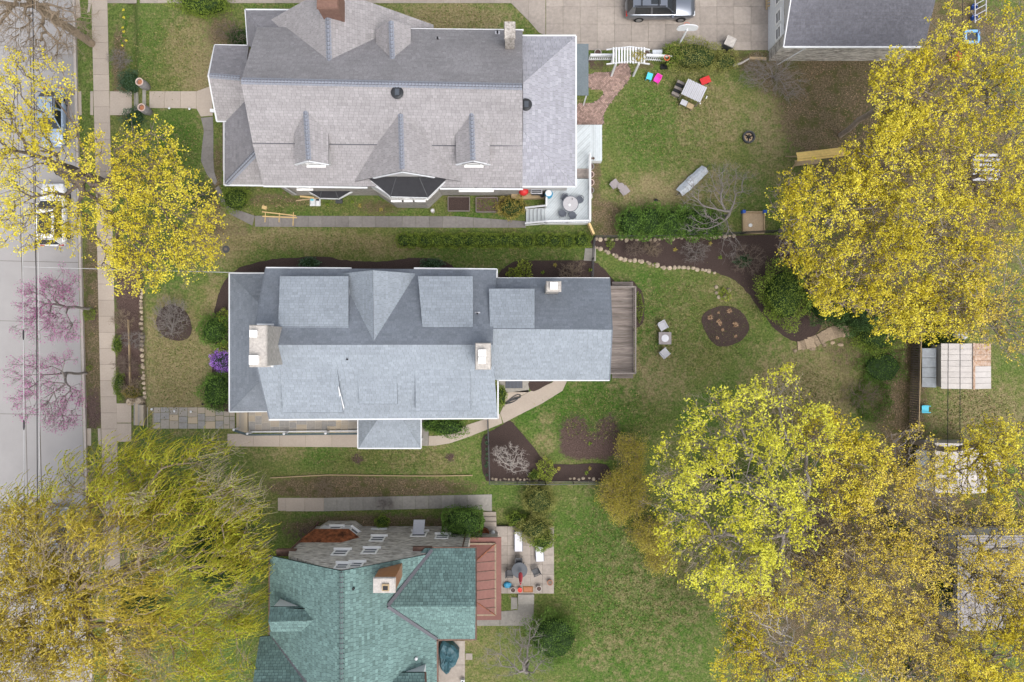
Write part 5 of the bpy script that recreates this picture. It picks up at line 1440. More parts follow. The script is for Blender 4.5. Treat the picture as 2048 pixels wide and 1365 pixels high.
# birch and bare trees in the lower right
tree('birch_tree', 'slender birch with white limbs and thin gold leaf at the back lawn edge', (1590, 1300), 3.0, [(1520, 1270, 7, 2.6, 2.2, 1.4), (1580, 1330, 7.5, 2.2, 2.0, 1.2), (1560, 1230, 7, 2.0, 1.6, 1.0)], 200, 'leaf_gold', 'bark_pale', .16, 33, ntw=3, twl=.6, lsize=.09, ln=2, leafy=.6, tipr=.02)
tree('bare_tree', 'dense brown leafless tree between lime tree and gold maples', None, 2.5, [(1650, 1060, 7, 2.0, 2.6, 1.3), (1630, 1130, 6.5, 1.6, 1.6, 1.0)], 260, None, 'twig', .14, 34, leafy=0, ntw=4, twl=.7, levels=2, tipr=.014)
tree('bare_tree', 'pale leafless tree with forked white limb at the bottom of the tree belt', (1770, 1350), 2.5, [(1740, 1330, 7, 2.4, 1.8, 1.2), (1800, 1390, 7, 2, 2, 1.2)], 110, None, 'bark_pale', .16, 35, leafy=0, ntw=3, twl=.6, tipr=.02)
# ornamental bare trees
tree('bare_cherry_tree', 'silvery leafless cherry spreading over the clipped hedge end', (1443, 432), 0.9, [(1420, 395, 2.6, 2.3, 1.6, .7), (1410, 450, 2.2, 2.0, .7, .5), (1470, 370, 2.8, 1.6, 1.4, .6), (1460, 490, 1.8, 1.0, 1.0, .4), (1440, 350, 3, 1.3, .9, .5)], 210, None, 'bark_grey', .12, 36, leafy=0, ntw=3, twl=.5, levels=2, tipr=.012, twr=.007)
tree('bare_shrub', 'spreading silver stemmed bare shrub in the oval front bed', (346, 662), 0.15, [(342, 640, 1.1, 1.35, 1.3, .6), (340, 620, 1.0, 1.2, .8, .4)], 170, None, 'bark_grey', .06, 37, leafy=0, ntw=3, twl=.45, levels=2, tipr=.012, cat='shrub', twr=.008)
tree('bare_shrub', 'small white stemmed bare tree in the lower kite shaped bed', (1023, 929), 0.5, [(1022, 916, 1.6, 1.1, 1.0, .5), (1000, 912, 1.4, .6, .6, .4), (1035, 935, 1.3, .8, .5, .4)], 130, None, 'bark_pale', .05, 38, leafy=0, ntw=3, twl=.35, levels=2, tipr=.012, cat='shrub', twr=.008)
tree('bare_shrub', 'tan stemmed bare shrub by the black gate post', (1143, 553), 0.3, [(1150, 536, 1.2, .9, .5, .5), (1140, 548, 1.0, .9, .4, .4)], 80, None, 'bark_tan', .05, 39, leafy=0, ntw=3, twl=.35, levels=2, tipr=.013, cat='shrub')
tree('bare_shrub', 'tangled grey thicket in front of the garage wall', (1545, 158), 0.2, [(1545, 150, 1.3, 1.7, 1.3, .7), (1580, 175, 1.1, 1.2, 1.2, .6), (1510, 150, 1.1, 1.0, .9, .5), (1540, 130, 1.2, 1.4, .8, .5)], 260, None, 'bark_grey', .06, 40, leafy=0, ntw=3, twl=.5, levels=2, tipr=.010, cat='shrub', twr=.007)
tree('bare_tree', 'lichen covered bare tree beside the round evergreen shrub', (1056, 1325), 1.5, [(1020, 1310, 4.2, 2.2, 1.6, .9), (1060, 1330, 4.5, 1.8, 1.4, .9), (1050, 1270, 4, 1.2, 1.4, .7)], 190, None, 'bark_grey', .13, 41, leafy=0, ntw=3, twl=.5, levels=2, tipr=.012, twr=.007)
for k, (x, y, rx, lab) in enumerate(((1270, 500, .7, 'thin bare twiggy shrub near the gate end of the fence bed'), (1305, 497, .7, 'thin bare twiggy shrub in the middle of the fence bed'), (1390, 505, 1.1, 'arching bare shrub in the fence bed with long brown canes'),
                                     (1495, 520, 1.4, 'wide bare shrub above the green leaved plant in the fence bed'), (245, 640, .9, 'brown bare shrub low on the front slope bed beside the pavement'), (268, 680, .9, 'purple twigged bare shrub high on the front slope bed'),
                                     (250, 730, .9, 'olive tinged bare shrub below the timber board'), (262, 775, .8, 'brown bushy bare shrub beside the boulders'), (240, 120, .9, 'bare twiggy shrub on the bank beside the upper pavement'), (465, 65, 1.2, 'bare brown shrub at the porch corner'),
                                     (650, 978, .7, 'small bare shrub on the leaf covered bank'), (770, 1008, .6, 'tiny bare shrub at the concrete side walk'), (1720, 790, 1.6, 'flattened pale bare branches on the back bank'))):
    tree('bare_shrub', lab, (x, y), .12, [(x, y, terr(*P(x, y).xy) + .7, rx, rx * .8, .45)], int(70 + rx * 40), None, ('twig', 'bark_tan', 'bark_grey')[k % 3], .035, 60 + k, leafy=0, ntw=3, twl=.3, levels=2, tipr=.009, cat='shrub', twr=.006)

# ---- the weeping willow
def willow():
    rg = np.random.default_rng(77)
    b = G(330, 1085); t = thing('willow_tree', 'huge weeping willow with gold and green hanging shoots', 'tree', tuple(b))
    blobs = [(250, 1140, 10.5, 6.0, 5.4, 1.6, 1.2), (110, 1080, 9.0, 3.6, 3.6, 1.6, 1.4), (70, 1220, 9.5, 3.8, 3.6, 1.6, 1.9), (330, 980, 8.0, 5.0, 2.8, 1.5), (200, 960, 7.6, 3.6, 2.0, 1.2), (460, 1040, 7.6, 2.4, 3.6, 1.5, 1.4), (470, 1160, 7.6, 1.9, 3.4, 1.5, 1.4),
             (440, 1290, 8.5, 2.4, 3.2, 1.6), (330, 1300, 10, 3.8, 2.8, 1.7), (200, 1330, 10, 3.6, 2.8, 1.7), (40, 1040, 8.0, 1.8, 1.8, 1.2), (420, 900, 6.2, 1.8, .8, .7, .7), (280, 890, 6.2, 1.6, .7, .6, .6), (20, 1320, 10, 3.6, 3, 1.6, 2.2), (40, 1130, 9, 2.6, 2.6, 1.4, 1.2)]
    tips = sample_blobs(rg, blobs, 1330, .3)
    N, par = skeleton(rg, (b.x, b.y, b.z - .2), (b.x - .6, b.y - .8, 4.2), tips, .3)
    wood('trunk', N, par, radii(par, .02, trunk=.42), 'bark_tan', t)
    # hanging shoots
    K = 8
    A = np.repeat(tips, K, axis=0) + rg.normal(0, .22, (len(tips) * K, 3))
    M = len(A)
    c = np.array([b.x, b.y, 0]); o = A - c; o[:, 2] = 0; o /= np.linalg.norm(o, axis=1)[:, None] + 1e-9
    clump = np.repeat(rg.normal(0, 1, (len(tips), 3)), K, axis=0)
    d = o * .55 + clump * .45 + rg.normal(0, .35, (M, 3)); d[:, 2] = .25
    d /= np.linalg.norm(d, axis=1)[:, None]
    L = rg.uniform(.9, 2.2, M)[:, None]
    S = 6; pts = []
    for s in range(S + 1):
        f = s / S
        pts.append(A + d * L * (f * .75 - .2 * f * f) + np.array([0, 0, -1.0]) * L * .75 * f * f + rg.normal(0, .02, (M, 3)) * (s > 0))
    rr = np.full(M, .013)
    bare_t = np.array([mnoise.noise(Vector(q) * .35 + Vector((7.3, 3.1, 1.7))) for q in tips]) > .27
    bare = np.repeat(bare_t, K)
    for sel, mm in ((~bare, 'leaf_willow_gold'), (bare, 'twig_pale')):
        V, F = join_np([tubes_np(pts[s][sel], pts[s + 1][sel], rr[sel], rr[sel] * .8, 3) for s in range(S)])
        obj('hanging_shoot', V, F, mm, t, True, kind='stuff', tint=np.tile(np.repeat(rg.random(sel.sum()), 3), S))
    # narrow leaves along the shoots; green towards the house, gold towards the street
    cent, tang = [], []
    for s in range(1, S + 1):
        for k in range(3):
            f = rg.uniform(0, 1, M)[:, None]
            cent.append(pts[s - 1] * (1 - f) + pts[s] * f); tang.append(pts[s] - pts[s - 1])
    cent, tang = np.concatenate(cent), np.concatenate(tang)
    px = cent[:, 0] * PPM * CAM_H / (CAM_H - cent[:, 2]) + CX; py = CY - cent[:, 1] * PPM * CAM_H / (CAM_H - cent[:, 2])
    green = 1 / (1 + np.exp(-((cent[:, 0] + 21.0) * .8 + rg.normal(0, .7, len(cent))))) + 1 / (1 + np.exp(-((cent[:, 1] + 10.0) * 1.0 + rg.normal(0, .7, len(cent)))))
    keep = rg.random(len(cent)) < np.where(np.tile(bare, 3 * S), .3, .9)
    for nm, sel, mm in (('crown', (green > .5) & keep, 'leaf_willow'), ('crown', (green <= .5) & keep, 'leaf_willow_gold')):
        C_, T_ = cent[sel], tang[sel]; n = len(C_)
        T_ = T_ / (np.linalg.norm(T_, axis=1)[:, None] + 1e-9) + rg.normal(0, .45, (n, 3)); T_ /= np.linalg.norm(T_, axis=1)[:, None]
        w = np.cross(T_, rg.normal(0, 1, (n, 3))); w /= np.linalg.norm(w, axis=1)[:, None] + 1e-9
        s = rg.uniform(.10, .2, n)[:, None]
        V = np.stack([C_ - T_ * s * .5, C_ - w * s * .17, C_ + T_ * s * .5, C_ + w * s * .17], 1).reshape(-1, 3)
        obj(nm, V, np.arange(n * 4).reshape(n, 4), mm, t, True, tint=np.clip(.5 + .3 * np.sin(C_[:, 0] * 1.7) * np.sin(C_[:, 1] * 1.9) + rg.normal(0, .25, n), 0, 1))
willow()

# ---- leafy shrubs
def shrub(name, label, px, py, rx, ry, h, leaf, n=None, size=0.09, seed=1, boxy=0.0, z0=None, cat='shrub', group=None, lump=.22, aspect=.6, core=True, pz=None, stems=True):
    """a dense leafy mound: lumpy core, leaf shell and stem; rx, ry, h in metres, px/py where the middle of the mound shows"""
    rg = np.random.default_rng(seed)
    g = G(px, py) if z0 is None else P(px, py, z0)
    zb = terr(g.x, g.y)
    c = P(px, py, zb + h * (.55 if pz is None else pz))
    t = thing(name, label, cat, (c.x, c.y, zb), group=group)
    area = math.pi * rx * ry + math.pi * (rx + ry) * h * .7
    n = n or int(area / (size * size * aspect) * 1.5)
    d = rg.normal(0, 1, (n, 3)); d /= np.linalg.norm(d, axis=1)[:, None]; d[:, 2] = np.abs(d[:, 2]) * np.where(rg.random(n) < .8, 1, -.6)
    if boxy:
        m_ = np.max(np.abs(d), axis=1)[:, None]; d = d * (1 - boxy) + d / m_ * boxy
    ph = seed * 1.7
    f = 1 + lump * (np.sin(d[:, 0] * 5 + ph) * np.sin(d[:, 1] * 5.5 + 2 * ph) + .7 * np.sin(d[:, 0] * 9 - ph + d[:, 2] * 7) * np.sin(d[:, 1] * 10 + ph) + rg.normal(0, .35, n))
    f *= np.where(rg.random(n) < .3, rg.uniform(.7, 1, n), 1.0)
    pt = d * f[:, None] * np.array([rx, ry, h * .52]) + np.array([c.x, c.y, zb + h * .5])
    pt[:, 2] = np.maximum(pt[:, 2], zb + .03)
    tone = np.clip(.5 + .5 * (f - 1) / max(lump, .05) + rg.normal(0, .15, n), 0, 1)
    leaves('foliage', pt, leaf, t, size, 1, .02, .35, tint_c=tone, seed=seed, aspect=aspect)
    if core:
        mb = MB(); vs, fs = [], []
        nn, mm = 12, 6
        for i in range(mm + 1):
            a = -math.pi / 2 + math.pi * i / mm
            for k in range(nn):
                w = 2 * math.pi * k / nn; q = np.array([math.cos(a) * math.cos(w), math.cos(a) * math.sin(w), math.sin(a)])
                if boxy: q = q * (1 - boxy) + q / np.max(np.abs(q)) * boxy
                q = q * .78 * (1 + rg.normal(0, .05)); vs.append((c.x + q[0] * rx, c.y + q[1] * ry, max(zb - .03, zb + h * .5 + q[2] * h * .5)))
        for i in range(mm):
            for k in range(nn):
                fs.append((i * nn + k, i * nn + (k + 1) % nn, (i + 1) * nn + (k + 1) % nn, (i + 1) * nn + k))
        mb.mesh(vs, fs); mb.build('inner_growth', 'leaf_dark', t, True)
    if stems:
        mb = MB()
        for k in range(5):
            a = rg.uniform(0, 6.28); mb.tube([(c.x, c.y, zb - .05), (c.x + rx * .3 * math.cos(a), c.y + ry * .3 * math.sin(a), zb + h * .5)], [.03, .015], 5)
        mb.build('stem', 'twig', t, True)
    return t

SH = [ # label, px, py, rx, ry, h, leaf, size, boxy
 ('round glossy green shrub in front of the blue roofed porch, beside yellow leaved shrubs', 428, 661, 1.0, 1.05, 1.5, 'leaf_green', .10, 0),
 ('large round dark green shrub by the terrace end of the front porch', 434, 783, 1.15, 1.3, 1.6, 'leaf_green', .10, 0),
 ('purple flowering azalea between the two round green shrubs', 446, 722, .85, .75, .9, 'azalea', .08, 0),
 ('yellow green shrub above the round glossy shrub at the porch', 451, 640, .5, .65, .9, 'leaf_bright', .10, 0),
 ('small yellow green shrub next to the purple azalea', 450, 695, .55, .4, .8, 'leaf_bright', .10, 0),
 ('yellow green mounded shrub at the corner of the grey shingled house', 470, 398, 1.0, .9, 1.1, 'leaf_mid', .08, 0),
 ('golden shrub between the raised beds and the white deck stairs', 1022, 415, 1.0, .75, .9, 'leaf_olive', .09, 0),
 ('big bushy light green shrub at the corner of the fence bed', 1567, 590, 1.6, 2.1, 2.4, 'leaf_mid', .11, 0),
 ('dark green evergreen shrub under the yellow maples', 1655, 605, 1.5, 1.6, 2.4, 'leaf_dark', .11, 0),
 ('dark green broad evergreen above the stone steps', 1715, 620, 1.7, 1.6, 2.6, 'leaf_dark', .11, 0),
 ('green ivy covered mound beyond the stone steps', 1760, 670, 1.9, 1.2, 1.4, 'leaf_mid', .10, 0),
 ('low ivy thicket at the dark back fence', 1765, 735, 1.6, 1.2, .5, 'leaf_green', .10, 0),
 ('straggly ground ivy along the back bank', 1745, 800, 1.4, 1.6, .35, 'leaf_green', .09, 0),
 ('tall clipped laurel block against the stone house wall', 926, 1043, 1.35, .9, 3.0, 'leaf_green', .09, .75),
 ('broad round evergreen shrub at the wide back lawn', 1107, 1277, 1.9, 1.75, 2.0, 'leaf_green', .09, 0),
 ('dusky olive shrub leaning over the patio corner', 1070, 1058, 1.2, .85, 1.7, 'leaf_moss', .09, 0),
 ('loose olive green shrub over the patio lounger', 1085, 1080, .8, .7, 1.6, 'leaf_mid', .08, 0),
 ('hazy olive shrub north of the patio', 1078, 1000, 1.15, 1.1, 1.4, 'leaf_moss', .07, 0),
 ('small leafy shrub beside the patio steps', 1036, 1040, .7, .5, 1.0, 'leaf_mid', .09, 0),
 ('dark olive hedge shrub behind the basketball hoop', 1388, 112, 1.9, 1.1, 1.5, 'leaf_moss', .09, 0),
 ('green end of the olive hedge shrub near the arbour', 1350, 108, .9, .8, 1.3, 'leaf_mid', .09, 0),
 ('brown green shrub in front of the tan storage box', 1448, 122, 1.0, .7, 1.0, 'leaf_moss', .08, 0),
 ('wide leafy shrub along the concrete walk south of the blue roofed house', 896, 855, 1.3, .65, 1.0, 'leaf_green', .11, 0),
 ('small leafy shrub beside the entry porch of the blue roofed house', 860, 850, .6, .45, .7, 'leaf_green', .10, 0),
 ('weedy green clump beside the coiled hose', 1003, 792, .35, .7, .5, 'leaf_mid', .09, 0),
 ('dark spreading yew beside the upper urn', 262, 165, .9, .8, .9, 'leaf_teal', .08, 0),
 ('dark spreading yew beside the lower urn', 275, 238, 1.1, .75, .9, 'leaf_teal', .08, 0),
 ('feathery green evergreen at the driveway edge', 405, 6, 1.9, .9, 2.2, 'leaf_mid', .10, 0),
 ('daffodil clump with dark leaves under the street maple', 400, 390, .9, 1.0, .4, 'leaf_teal', .09, 0),
 ('low green shrub at the porch of the grey shingled house', 478, 75, .8, .6, .7, 'leaf_dark', .09, 0),
 ('small round shrub at the foot of the straight stemmed redbud', 179, 628, .38, .42, .4, 'leaf_mid', .07, 0),
 ('tiny green tuft at the mottled redbud', 179, 736, .2, .18, .25, 'leaf_mid', .06, 0),
 ('yellow green shrub at the pavement edge of the front slope', 234, 690, .3, .6, .6, 'leaf_mid', .07, 0),
 ('dark low shrub at the pavement near the boulders', 238, 770, .4, .9, .6, 'leaf_mid', .07, 0),
 ('brown leaved shrub beside the boulders', 262, 785, .55, .4, .7, 'leaf_olive', .07, 0),
 ('blue green rhododendron left of the stone house cross gable bed', 618, 527, .7, .4, .7, 'leaf_teal', .11, 0),
 ('blue green rhododendron right of the cross gable bed', 864, 528, .75, .35, .7, 'leaf_teal', .11, 0),
 ('yellow green shrub pair member with the taller leaves by the rear wing', 1048, 540, .5, .6, .8, 'leaf_bright', .11, 0),
 ('yellow green lower shrub at the wing corner bed', 1028, 548, .5, .4, .7, 'leaf_bright', .11, 0),
 ('low green groundcover beside the weathered deck', 1278, 615, .25, 1.0, .35, 'leaf_mid', .08, 0),
 ('leafy yellow green shrub in the narrow lower bed', 1092, 940, .55, .75, .9, 'leaf_bright', .10, 0),
 ('small green shrub beside the lower fence', 1068, 951, .35, .3, .5, 'leaf_mid', .09, 0),
 ('speckled green plant in the fence bed', 1486, 522, .55, .4, .5, 'leaf_teal', .10, 0),
 ('small green clump by the gate in the fence bed', 1221, 487, .25, .35, .4, 'leaf_mid', .08, 0),
 ('pale green plant among flat stones in the back lawn', 1450, 590, .4, .4, .4, 'leaf_bright', .10, 0),
 ('green shrub beside the stone bay of the green roofed house', 765, 1044, .5, .45, .8, 'leaf_mid', .08, 0),
 ('dark shrub behind the tin shed', 1875, 665, 1.0, .8, 1.3, 'leaf_dark', .10, 0),
 ('green shrub left of the tin shed by the fence', 1858, 700, .7, 1.0, .9, 'leaf_green', .09, 0),
 ('dark evergreen under the lower maples beside the gold maple', 1800, 1080, 1.1, 1.4, 2.0, 'leaf_dark', .11, 0),
 ('dark evergreen near the grey outbuilding', 1895, 1165, 1.0, 1.9, 2.0, 'leaf_dark', .11, 0),
 ('dark evergreen at the foot of the white limbed bare tree', 1830, 1350, 1.6, 1.0, 1.6, 'leaf_dark', .11, 0),
 ('green evergreen under the lime tree', 1440, 950, 1.1, .9, 1.6, 'leaf_dark', .11, 0),
 ('green grass clump left of the lowest lawn tree', 1485, 1290, .8, 1.2, .8, 'leaf_mid', .09, 0),
 ('low hedge shrub of the verge below the willow', 330, 1010, 2.6, 1.2, 1.2, 'leaf_green', .12, 0),
 ('dark evergreen mass in the shade of the willow', 440, 1110, 2.4, 2.4, 1.6, 'leaf_dark', .12, 0),
 ('dark undergrowth at the willow trunk', 290, 1220, 2.4, 2.0, 1.2, 'leaf_dark', .12, 0),
]
for k, (lab, x, y, rx, ry, h, lf, s, bx) in enumerate(SH):
    nm = 'azalea_shrub' if lf == 'azalea' else ('laurel_shrub' if bx else 'shrub')
    shrub(nm, lab, x, y, rx * 1.1, ry * 1.1, h, lf, size=s, seed=200 + k, boxy=bx, lump=.06 if bx else .2, core=lf not in ('leaf_bright',) and h > .45)

# clipped hedges: a long run of plants and the laurel hedge
for k, (x, w) in enumerate(((808, 14), (826, 11), (852, 15), (873, 15), (895, 16), (917, 15), (940, 16), (963, 15), (986, 16), (1008, 15), (1030, 15), (1052, 14), (1083, 12), (1109, 12), (1135, 11), (1163, 15))):
    shrub('hedge_shrub', 'bright green clipped shrub in the low boundary hedge', x, 481 + (k % 3) * .8, w / 26 * 1.14, .54, .8, 'leaf_mid', size=.09, seed=300 + k, boxy=.35, group='boundary hedge shrubs', lump=.15)
for k, (x, y, rx, ry) in enumerate(((1262, 447, 1.0, 1.05), (1300, 443, 1.05, 1.2), (1340, 446, 1.05, 1.1), (1380, 446, 1.05, 1.15), (1418, 449, .95, 1.0))):
    shrub('hedge_shrub', 'glossy dark green shrub in the thick hedge along the black mesh fence', x, y, rx * 1.08, ry * 1.08, 1.8, 'leaf_green', size=.11, seed=330 + k, boxy=.25, group='thick hedge shrubs', lump=.18)
# hazy forsythia on the lower lawn
for k, (x, y, rx, ry, h, lab) in enumerate(((1262, 905, 1.1, 1.5, 2.0, 'olive gold feathery shrub at the end of the lower mulch bed'), (1250, 990, 1.9, 2.0, 2.4, 'wide olive gold feathery shrub beside the lime tree'),
                                           (1300, 1065, 1.5, 1.3, 2.2, 'gold tinged feathery shrub under the lime tree lower limbs'), (1322, 1120, 1.1, .9, 1.6, 'small gold feathery shrub at the wide lawn'))):
    tree('feathery_shrub', lab, (x + 4, y - 2), .3, [(x, y, h * .6, rx, ry, h * .45)], int(170 * rx * ry), 'leaf_feather', 'bark_tan', .06, 350 + k, 'feathery shrubs', ntw=4, twl=.4, lsize=.10, ln=7, lspread=.14, levels=1, tipr=.01, cat='shrub', aspect=.45, twr=.006)

# small plants
def tuft(label, px, py, r, leaf, n=26, seed=1, name='plant', group=None, l=0.3, up=.5):
    rg = np.random.default_rng(seed); g = G(px, py, .03)
    V, F, tt = [], [], []
    for i in range(n):
        a = rg.uniform(0, 6.28); L = r * rg.uniform(.6, 1.1); w = .035
        d = np.array([math.cos(a), math.sin(a), 0]); s = np.array([-d[1], d[0], 0]) * w
        b = np.array([g.x, g.y, g.z]); m = b + d * L * .5 + [0, 0, r * up]; e = b + d * L + [0, 0, r * up * rg.uniform(.2, .9)]
        k = len(V); V += [b - s * .5, b + s * .5, m + s, m - s, e]; F += [(k, k + 1, k + 2, k + 3), (k + 3, k + 2, k + 4)]; tt += [rg.random()] * 2
    o = obj(name, V, F, leaf, None, tint=tt, label=label, cat='plant', group=group)
    return o
for k, (x, y, r, lf) in enumerate(((1419, 635, .26, 'leaf_gold'), (1458, 622, .24, 'bud_pink'), (1437, 643, .22, 'leaf_gold'), (1440, 648, .2, 'leaf_gold'), (1470, 650, .28, 'leaf_gold'), (1445, 660, .16, 'leaf_gold'), (1434, 676, .16, 'leaf_gold'), (1471, 673, .15, 'leaf_gold'), (1437, 626, .12, 'leaf_olive'))):
    tuft('cut back tan grass tuft in the round mulch bed' if lf != 'bud_pink' else 'reddish tan grass tuft in the round mulch bed', x, y, r, 'leaf_dead', 40, 400 + k, 'grass_tuft', 'tufts in the round bed' if lf != 'bud_pink' else None)
for k, y in enumerate((875, 886, 898, 908, 917, 925, 932, 950)):
    tuft('small green perennial in the narrow bed outside the lower fence', 973 + (k % 2), y, .14 + .06 * (k in (1, 6)), 'leaf_teal', 24, 420 + k, 'perennial_plant', 'perennials outside the fence')
for k, (x, y) in enumerate(((1180, 947 - 60), (1117, 937), (1173, 946), (1180, 937), (1310, 530), (1110, 531), (1180, 540), (1350, 500), (705, 405), (720, 412), (655, 410), (762, 420), (1085, 545), (1420, 488), (1440, 515))):
    tuft(('small green sprout in the beds', 'pale sprout in the beds')[k % 2], x, y, .2, ('leaf_mid', 'leaf_olive')[k % 2], 18, 440 + k, 'sprout', ('green sprouts', 'pale sprouts')[k % 2])
rg_ = np.random.default_rng(5)
for k in range(16):
    x, y = 251 + rg_.normal(0, 5), 25 + k * 4.5 + rg_.normal(0, 3)
    tuft('yellow daffodil tuft along the upper front lawn edge', x, y, .14, 'leaf_yellow' if k % 3 == 0 else 'leaf_green', 12, 460 + k, 'daffodil', 'daffodils on the upper lawn edge')

# leaf litter and grass blades: nobody could count them
def litter(name, label, areas, n, m, size, seed, flat=.9, lift=.02):
    rg = np.random.default_rng(seed); pts = []
    w = np.array([a[2] * a[3] for a in areas], float); w /= w.sum()
    for k in rg.choice(len(areas), n, p=w):
        x, y, rx, ry = areas[k]; a, q = rg.uniform(0, 6.283), math.sqrt(rg.random()) * rg.uniform(.6, 1.1)
        pts.append(tuple(G(x + rx * q * math.cos(a), y + ry * q * math.sin(a), lift)))
    return leaves(name, pts, m, None, size, 1, .0, flat, seed=seed, world=False, kind='stuff')
o = litter('fallen_leaf', '', [(1650, 190, 90, 120), (1740, 270, 70, 120), (760, 975, 210, 18), (730, 1055, 180, 18), (1215, 440, 36, 42), (1800, 790, 50, 110), (1850, 400, 240, 280), (1800, 1130, 280, 220), (430, 430, 30, 60), (1940, 820, 90, 60), (560, 405, 120, 12), (240, 130, 14, 90), (187, 680, 13, 150)], 9000, 'leaf_dead', .11, 7)
o['label'] = 'scattered brown fallen leaves on lawns and banks'; o['category'] = 'leaves'
o = litter('grass', '', [(1340, 240, 130, 120), (1380, 640, 170, 110), (1220, 830, 150, 60), (1250, 1150, 180, 190), (330, 110, 80, 90), (350, 720, 70, 120), (640, 490, 240, 24), (1000, 512, 190, 18), (760, 918, 200, 26), (1600, 800, 110, 90), (360, 290, 45, 60), (1950, 830, 90, 60), (620, 415, 120, 14), (910, 35, 110, 25)], 32000, 'grass_blade', .13, 8, flat=.25, lift=.03)
o['label'] = 'grass blades of the patchy green and tan lawns'; o['category'] = 'grass'

# ------------------------------------------------------------------ cars
def car(name, label, px, py, rz, L, Wd, Ht, paint, suv=True, roof_glass=None, rails=False, group='parked cars'):
    """length along local +x (front)"""
    g = G(px, py); t = thing(name, label, 'car', tuple(g), rz, group)
    h = L / 2; w = Wd / 2; zb, zl = .26, Ht * .56          # sill, belt line
    st = [(-h, .80, zb + .22, zl * .84), (-h + .10, .93, zb + .05, zl * .97), (-h + .5, .99, zb, zl), (-h * .35, 1.0, zb, zl), (h * .30, 1.0, zb, zl * .99), (h * .52, .985, zb, zl * .95), (h - .45, .95, zb, zl * .86), (h - .12, .84, zb + .06, zl * .76), (h, .68, zb + .18, zl * .62)]
    V, F = [], []
    for x, k, z0, z1 in st:
        k *= w
        V += [(x, -k * .93, z0), (x, -k, z0 + (z1 - z0) * .35), (x, -k * .985, z1 - .10), (x, -k * .90, z1), (x, k * .90, z1), (x, k * .985, z1 - .10), (x, k, z0 + (z1 - z0) * .35), (x, k * .93, z0)]
    n = 8
    for i in range(len(st) - 1):
        for k in range(n):
            F.append((i * n + k, (i + 1) * n + k, (i + 1) * n + (k + 1) % n, i * n + (k + 1) % n))
    F += [tuple(range(n)), tuple(range((len(st) - 1) * n + n - 1, (len(st) - 1) * n - 1, -1))]
    body = obj('body', V, F, paint, t, smooth_shade=True)
    # cabin
    xr0, xr1 = (-h + .06, -h + .38) if suv else (-h + .35, -h + .95)      # rear glass foot / roof rear
    xf1, xf0 = h * .10, h * .42                                            # roof front / windscreen foot
    zr = Ht; b0, b1 = w * .90, w * .74
    def ring(x, zz, b): return [(x, -b, zz), (x, b, zz)]
    zl2 = zl - .01
    c = [(xr0, -b0, zl2), (xr0, b0, zl2), (xf0, -b0 * .97, zl2), (xf0, b0 * .97, zl2), (xr1, -b1, zr - .05), (xr1, b1, zr - .05), (xf1, -b1, zr - .03), (xf1, b1, zr - .03), ((xr1 + xf1) / 2, -b1, zr), ((xr1 + xf1) / 2, b1, zr)]
    F2 = [(4, 8, 9, 5), (8, 6, 7, 9), (0, 4, 5, 1), (2, 3, 7, 6), (0, 2, 6, 8, 4), (1, 5, 9, 7, 3)]
    obj('cabin', c, [f[::-1] for f in F2], paint, t)
    def pane(nm, q, inset_=.06, off=.012, m='car_glass'):
        q = [Vector(p) for p in q]; ce = sum(q, Vector()) / len(q); nrm = (q[1] - q[0]).cross(q[2] - q[0]).normalized()
        if nrm.dot(ce - Vector((0, 0, zl * .8))) < 0: nrm = -nrm
        obj(nm, [p + (ce - p).normalized() * inset_ + nrm * off for p in q], [tuple(range(len(q)))], m, t)
    V_ = [Vector(p) for p in c]
    pane('windscreen', [V_[2], V_[3], V_[7], V_[6]], .07); pane('rear_window', [V_[0], V_[1], V_[5], V_[4]], .09)
    for s, (a, b, d, e) in ((-1, (0, 2, 6, 4)), (1, (1, 3, 7, 5))):
        m0 = V_[a].lerp(V_[b], .5); m1 = V_[e].lerp(V_[d], .55); m00 = V_[a].lerp(V_[b], .14); m10 = V_[e].lerp(V_[d], .06)
        pane('side_window', [m0 + Vector((.03, 0, 0)), V_[b], V_[d], m1 + Vector((.03, 0, 0))], .05); pane('side_window', [m00, m0 - Vector((.03, 0, 0)), m1 - Vector((.03, 0, 0)), m10], .05)
    if roof_glass:
        x0, x1, m = roof_glass; xa, xb = xr1 + (xf1 - xr1) * x0, xr1 + (xf1 - xr1) * x1
        mb = MB(); mb.box(((xa + xb) / 2, 0, zr + .004), (xb - xa, b1 * 1.45, .02)); mb.build('sunroof', m, t)
    if rails:
        for s in (-1, 1):
            mb = MB(); mb.bar((xr1 + .1, s * b1 * .93, zr + .05), (xf1 - .1, s * b1 * .93, zr + .05), .05); mb.build('roof_rail', 'black_metal', t)
        for x in ((.25, .75) if suv else ()):
            mb = MB(); X = xr1 + (xf1 - xr1) * x; mb.bar((X, -b1 * .93, zr + .07), (X, b1 * .93, zr + .07), .07, .03); mb.build('cross_bar', 'black_metal', t)
    for x in (-h * .60, h * .61):
        for s in (-1, 1):
            mb = MB(); R_ = .34 if not suv else .37; y = s * (w - .10); M = Matrix.Translation((x, y, R_)) @ Matrix.Rotation(math.pi / 2, 4, 'X')
            prof = [(R_ * .62, -.115), (R_, -.10), (R_, .10), (R_ * .62, .115)]; tmp = MB(); tmp.lathe(prof, n=18); tmp.v = [tuple(M @ Vector(v)) for v in tmp.v]; wh = tmp.build('tyre', 'tyre', t)
            tmp = MB(); tmp.lathe([(.0, .122 * -s), (R_ * .6, .118 * -s), (R_ * .62, .09 * -s)], n=18); tmp.v = [tuple(M @ Vector(v)) for v in tmp.v]; tmp.build('rim', 'rim', wh)
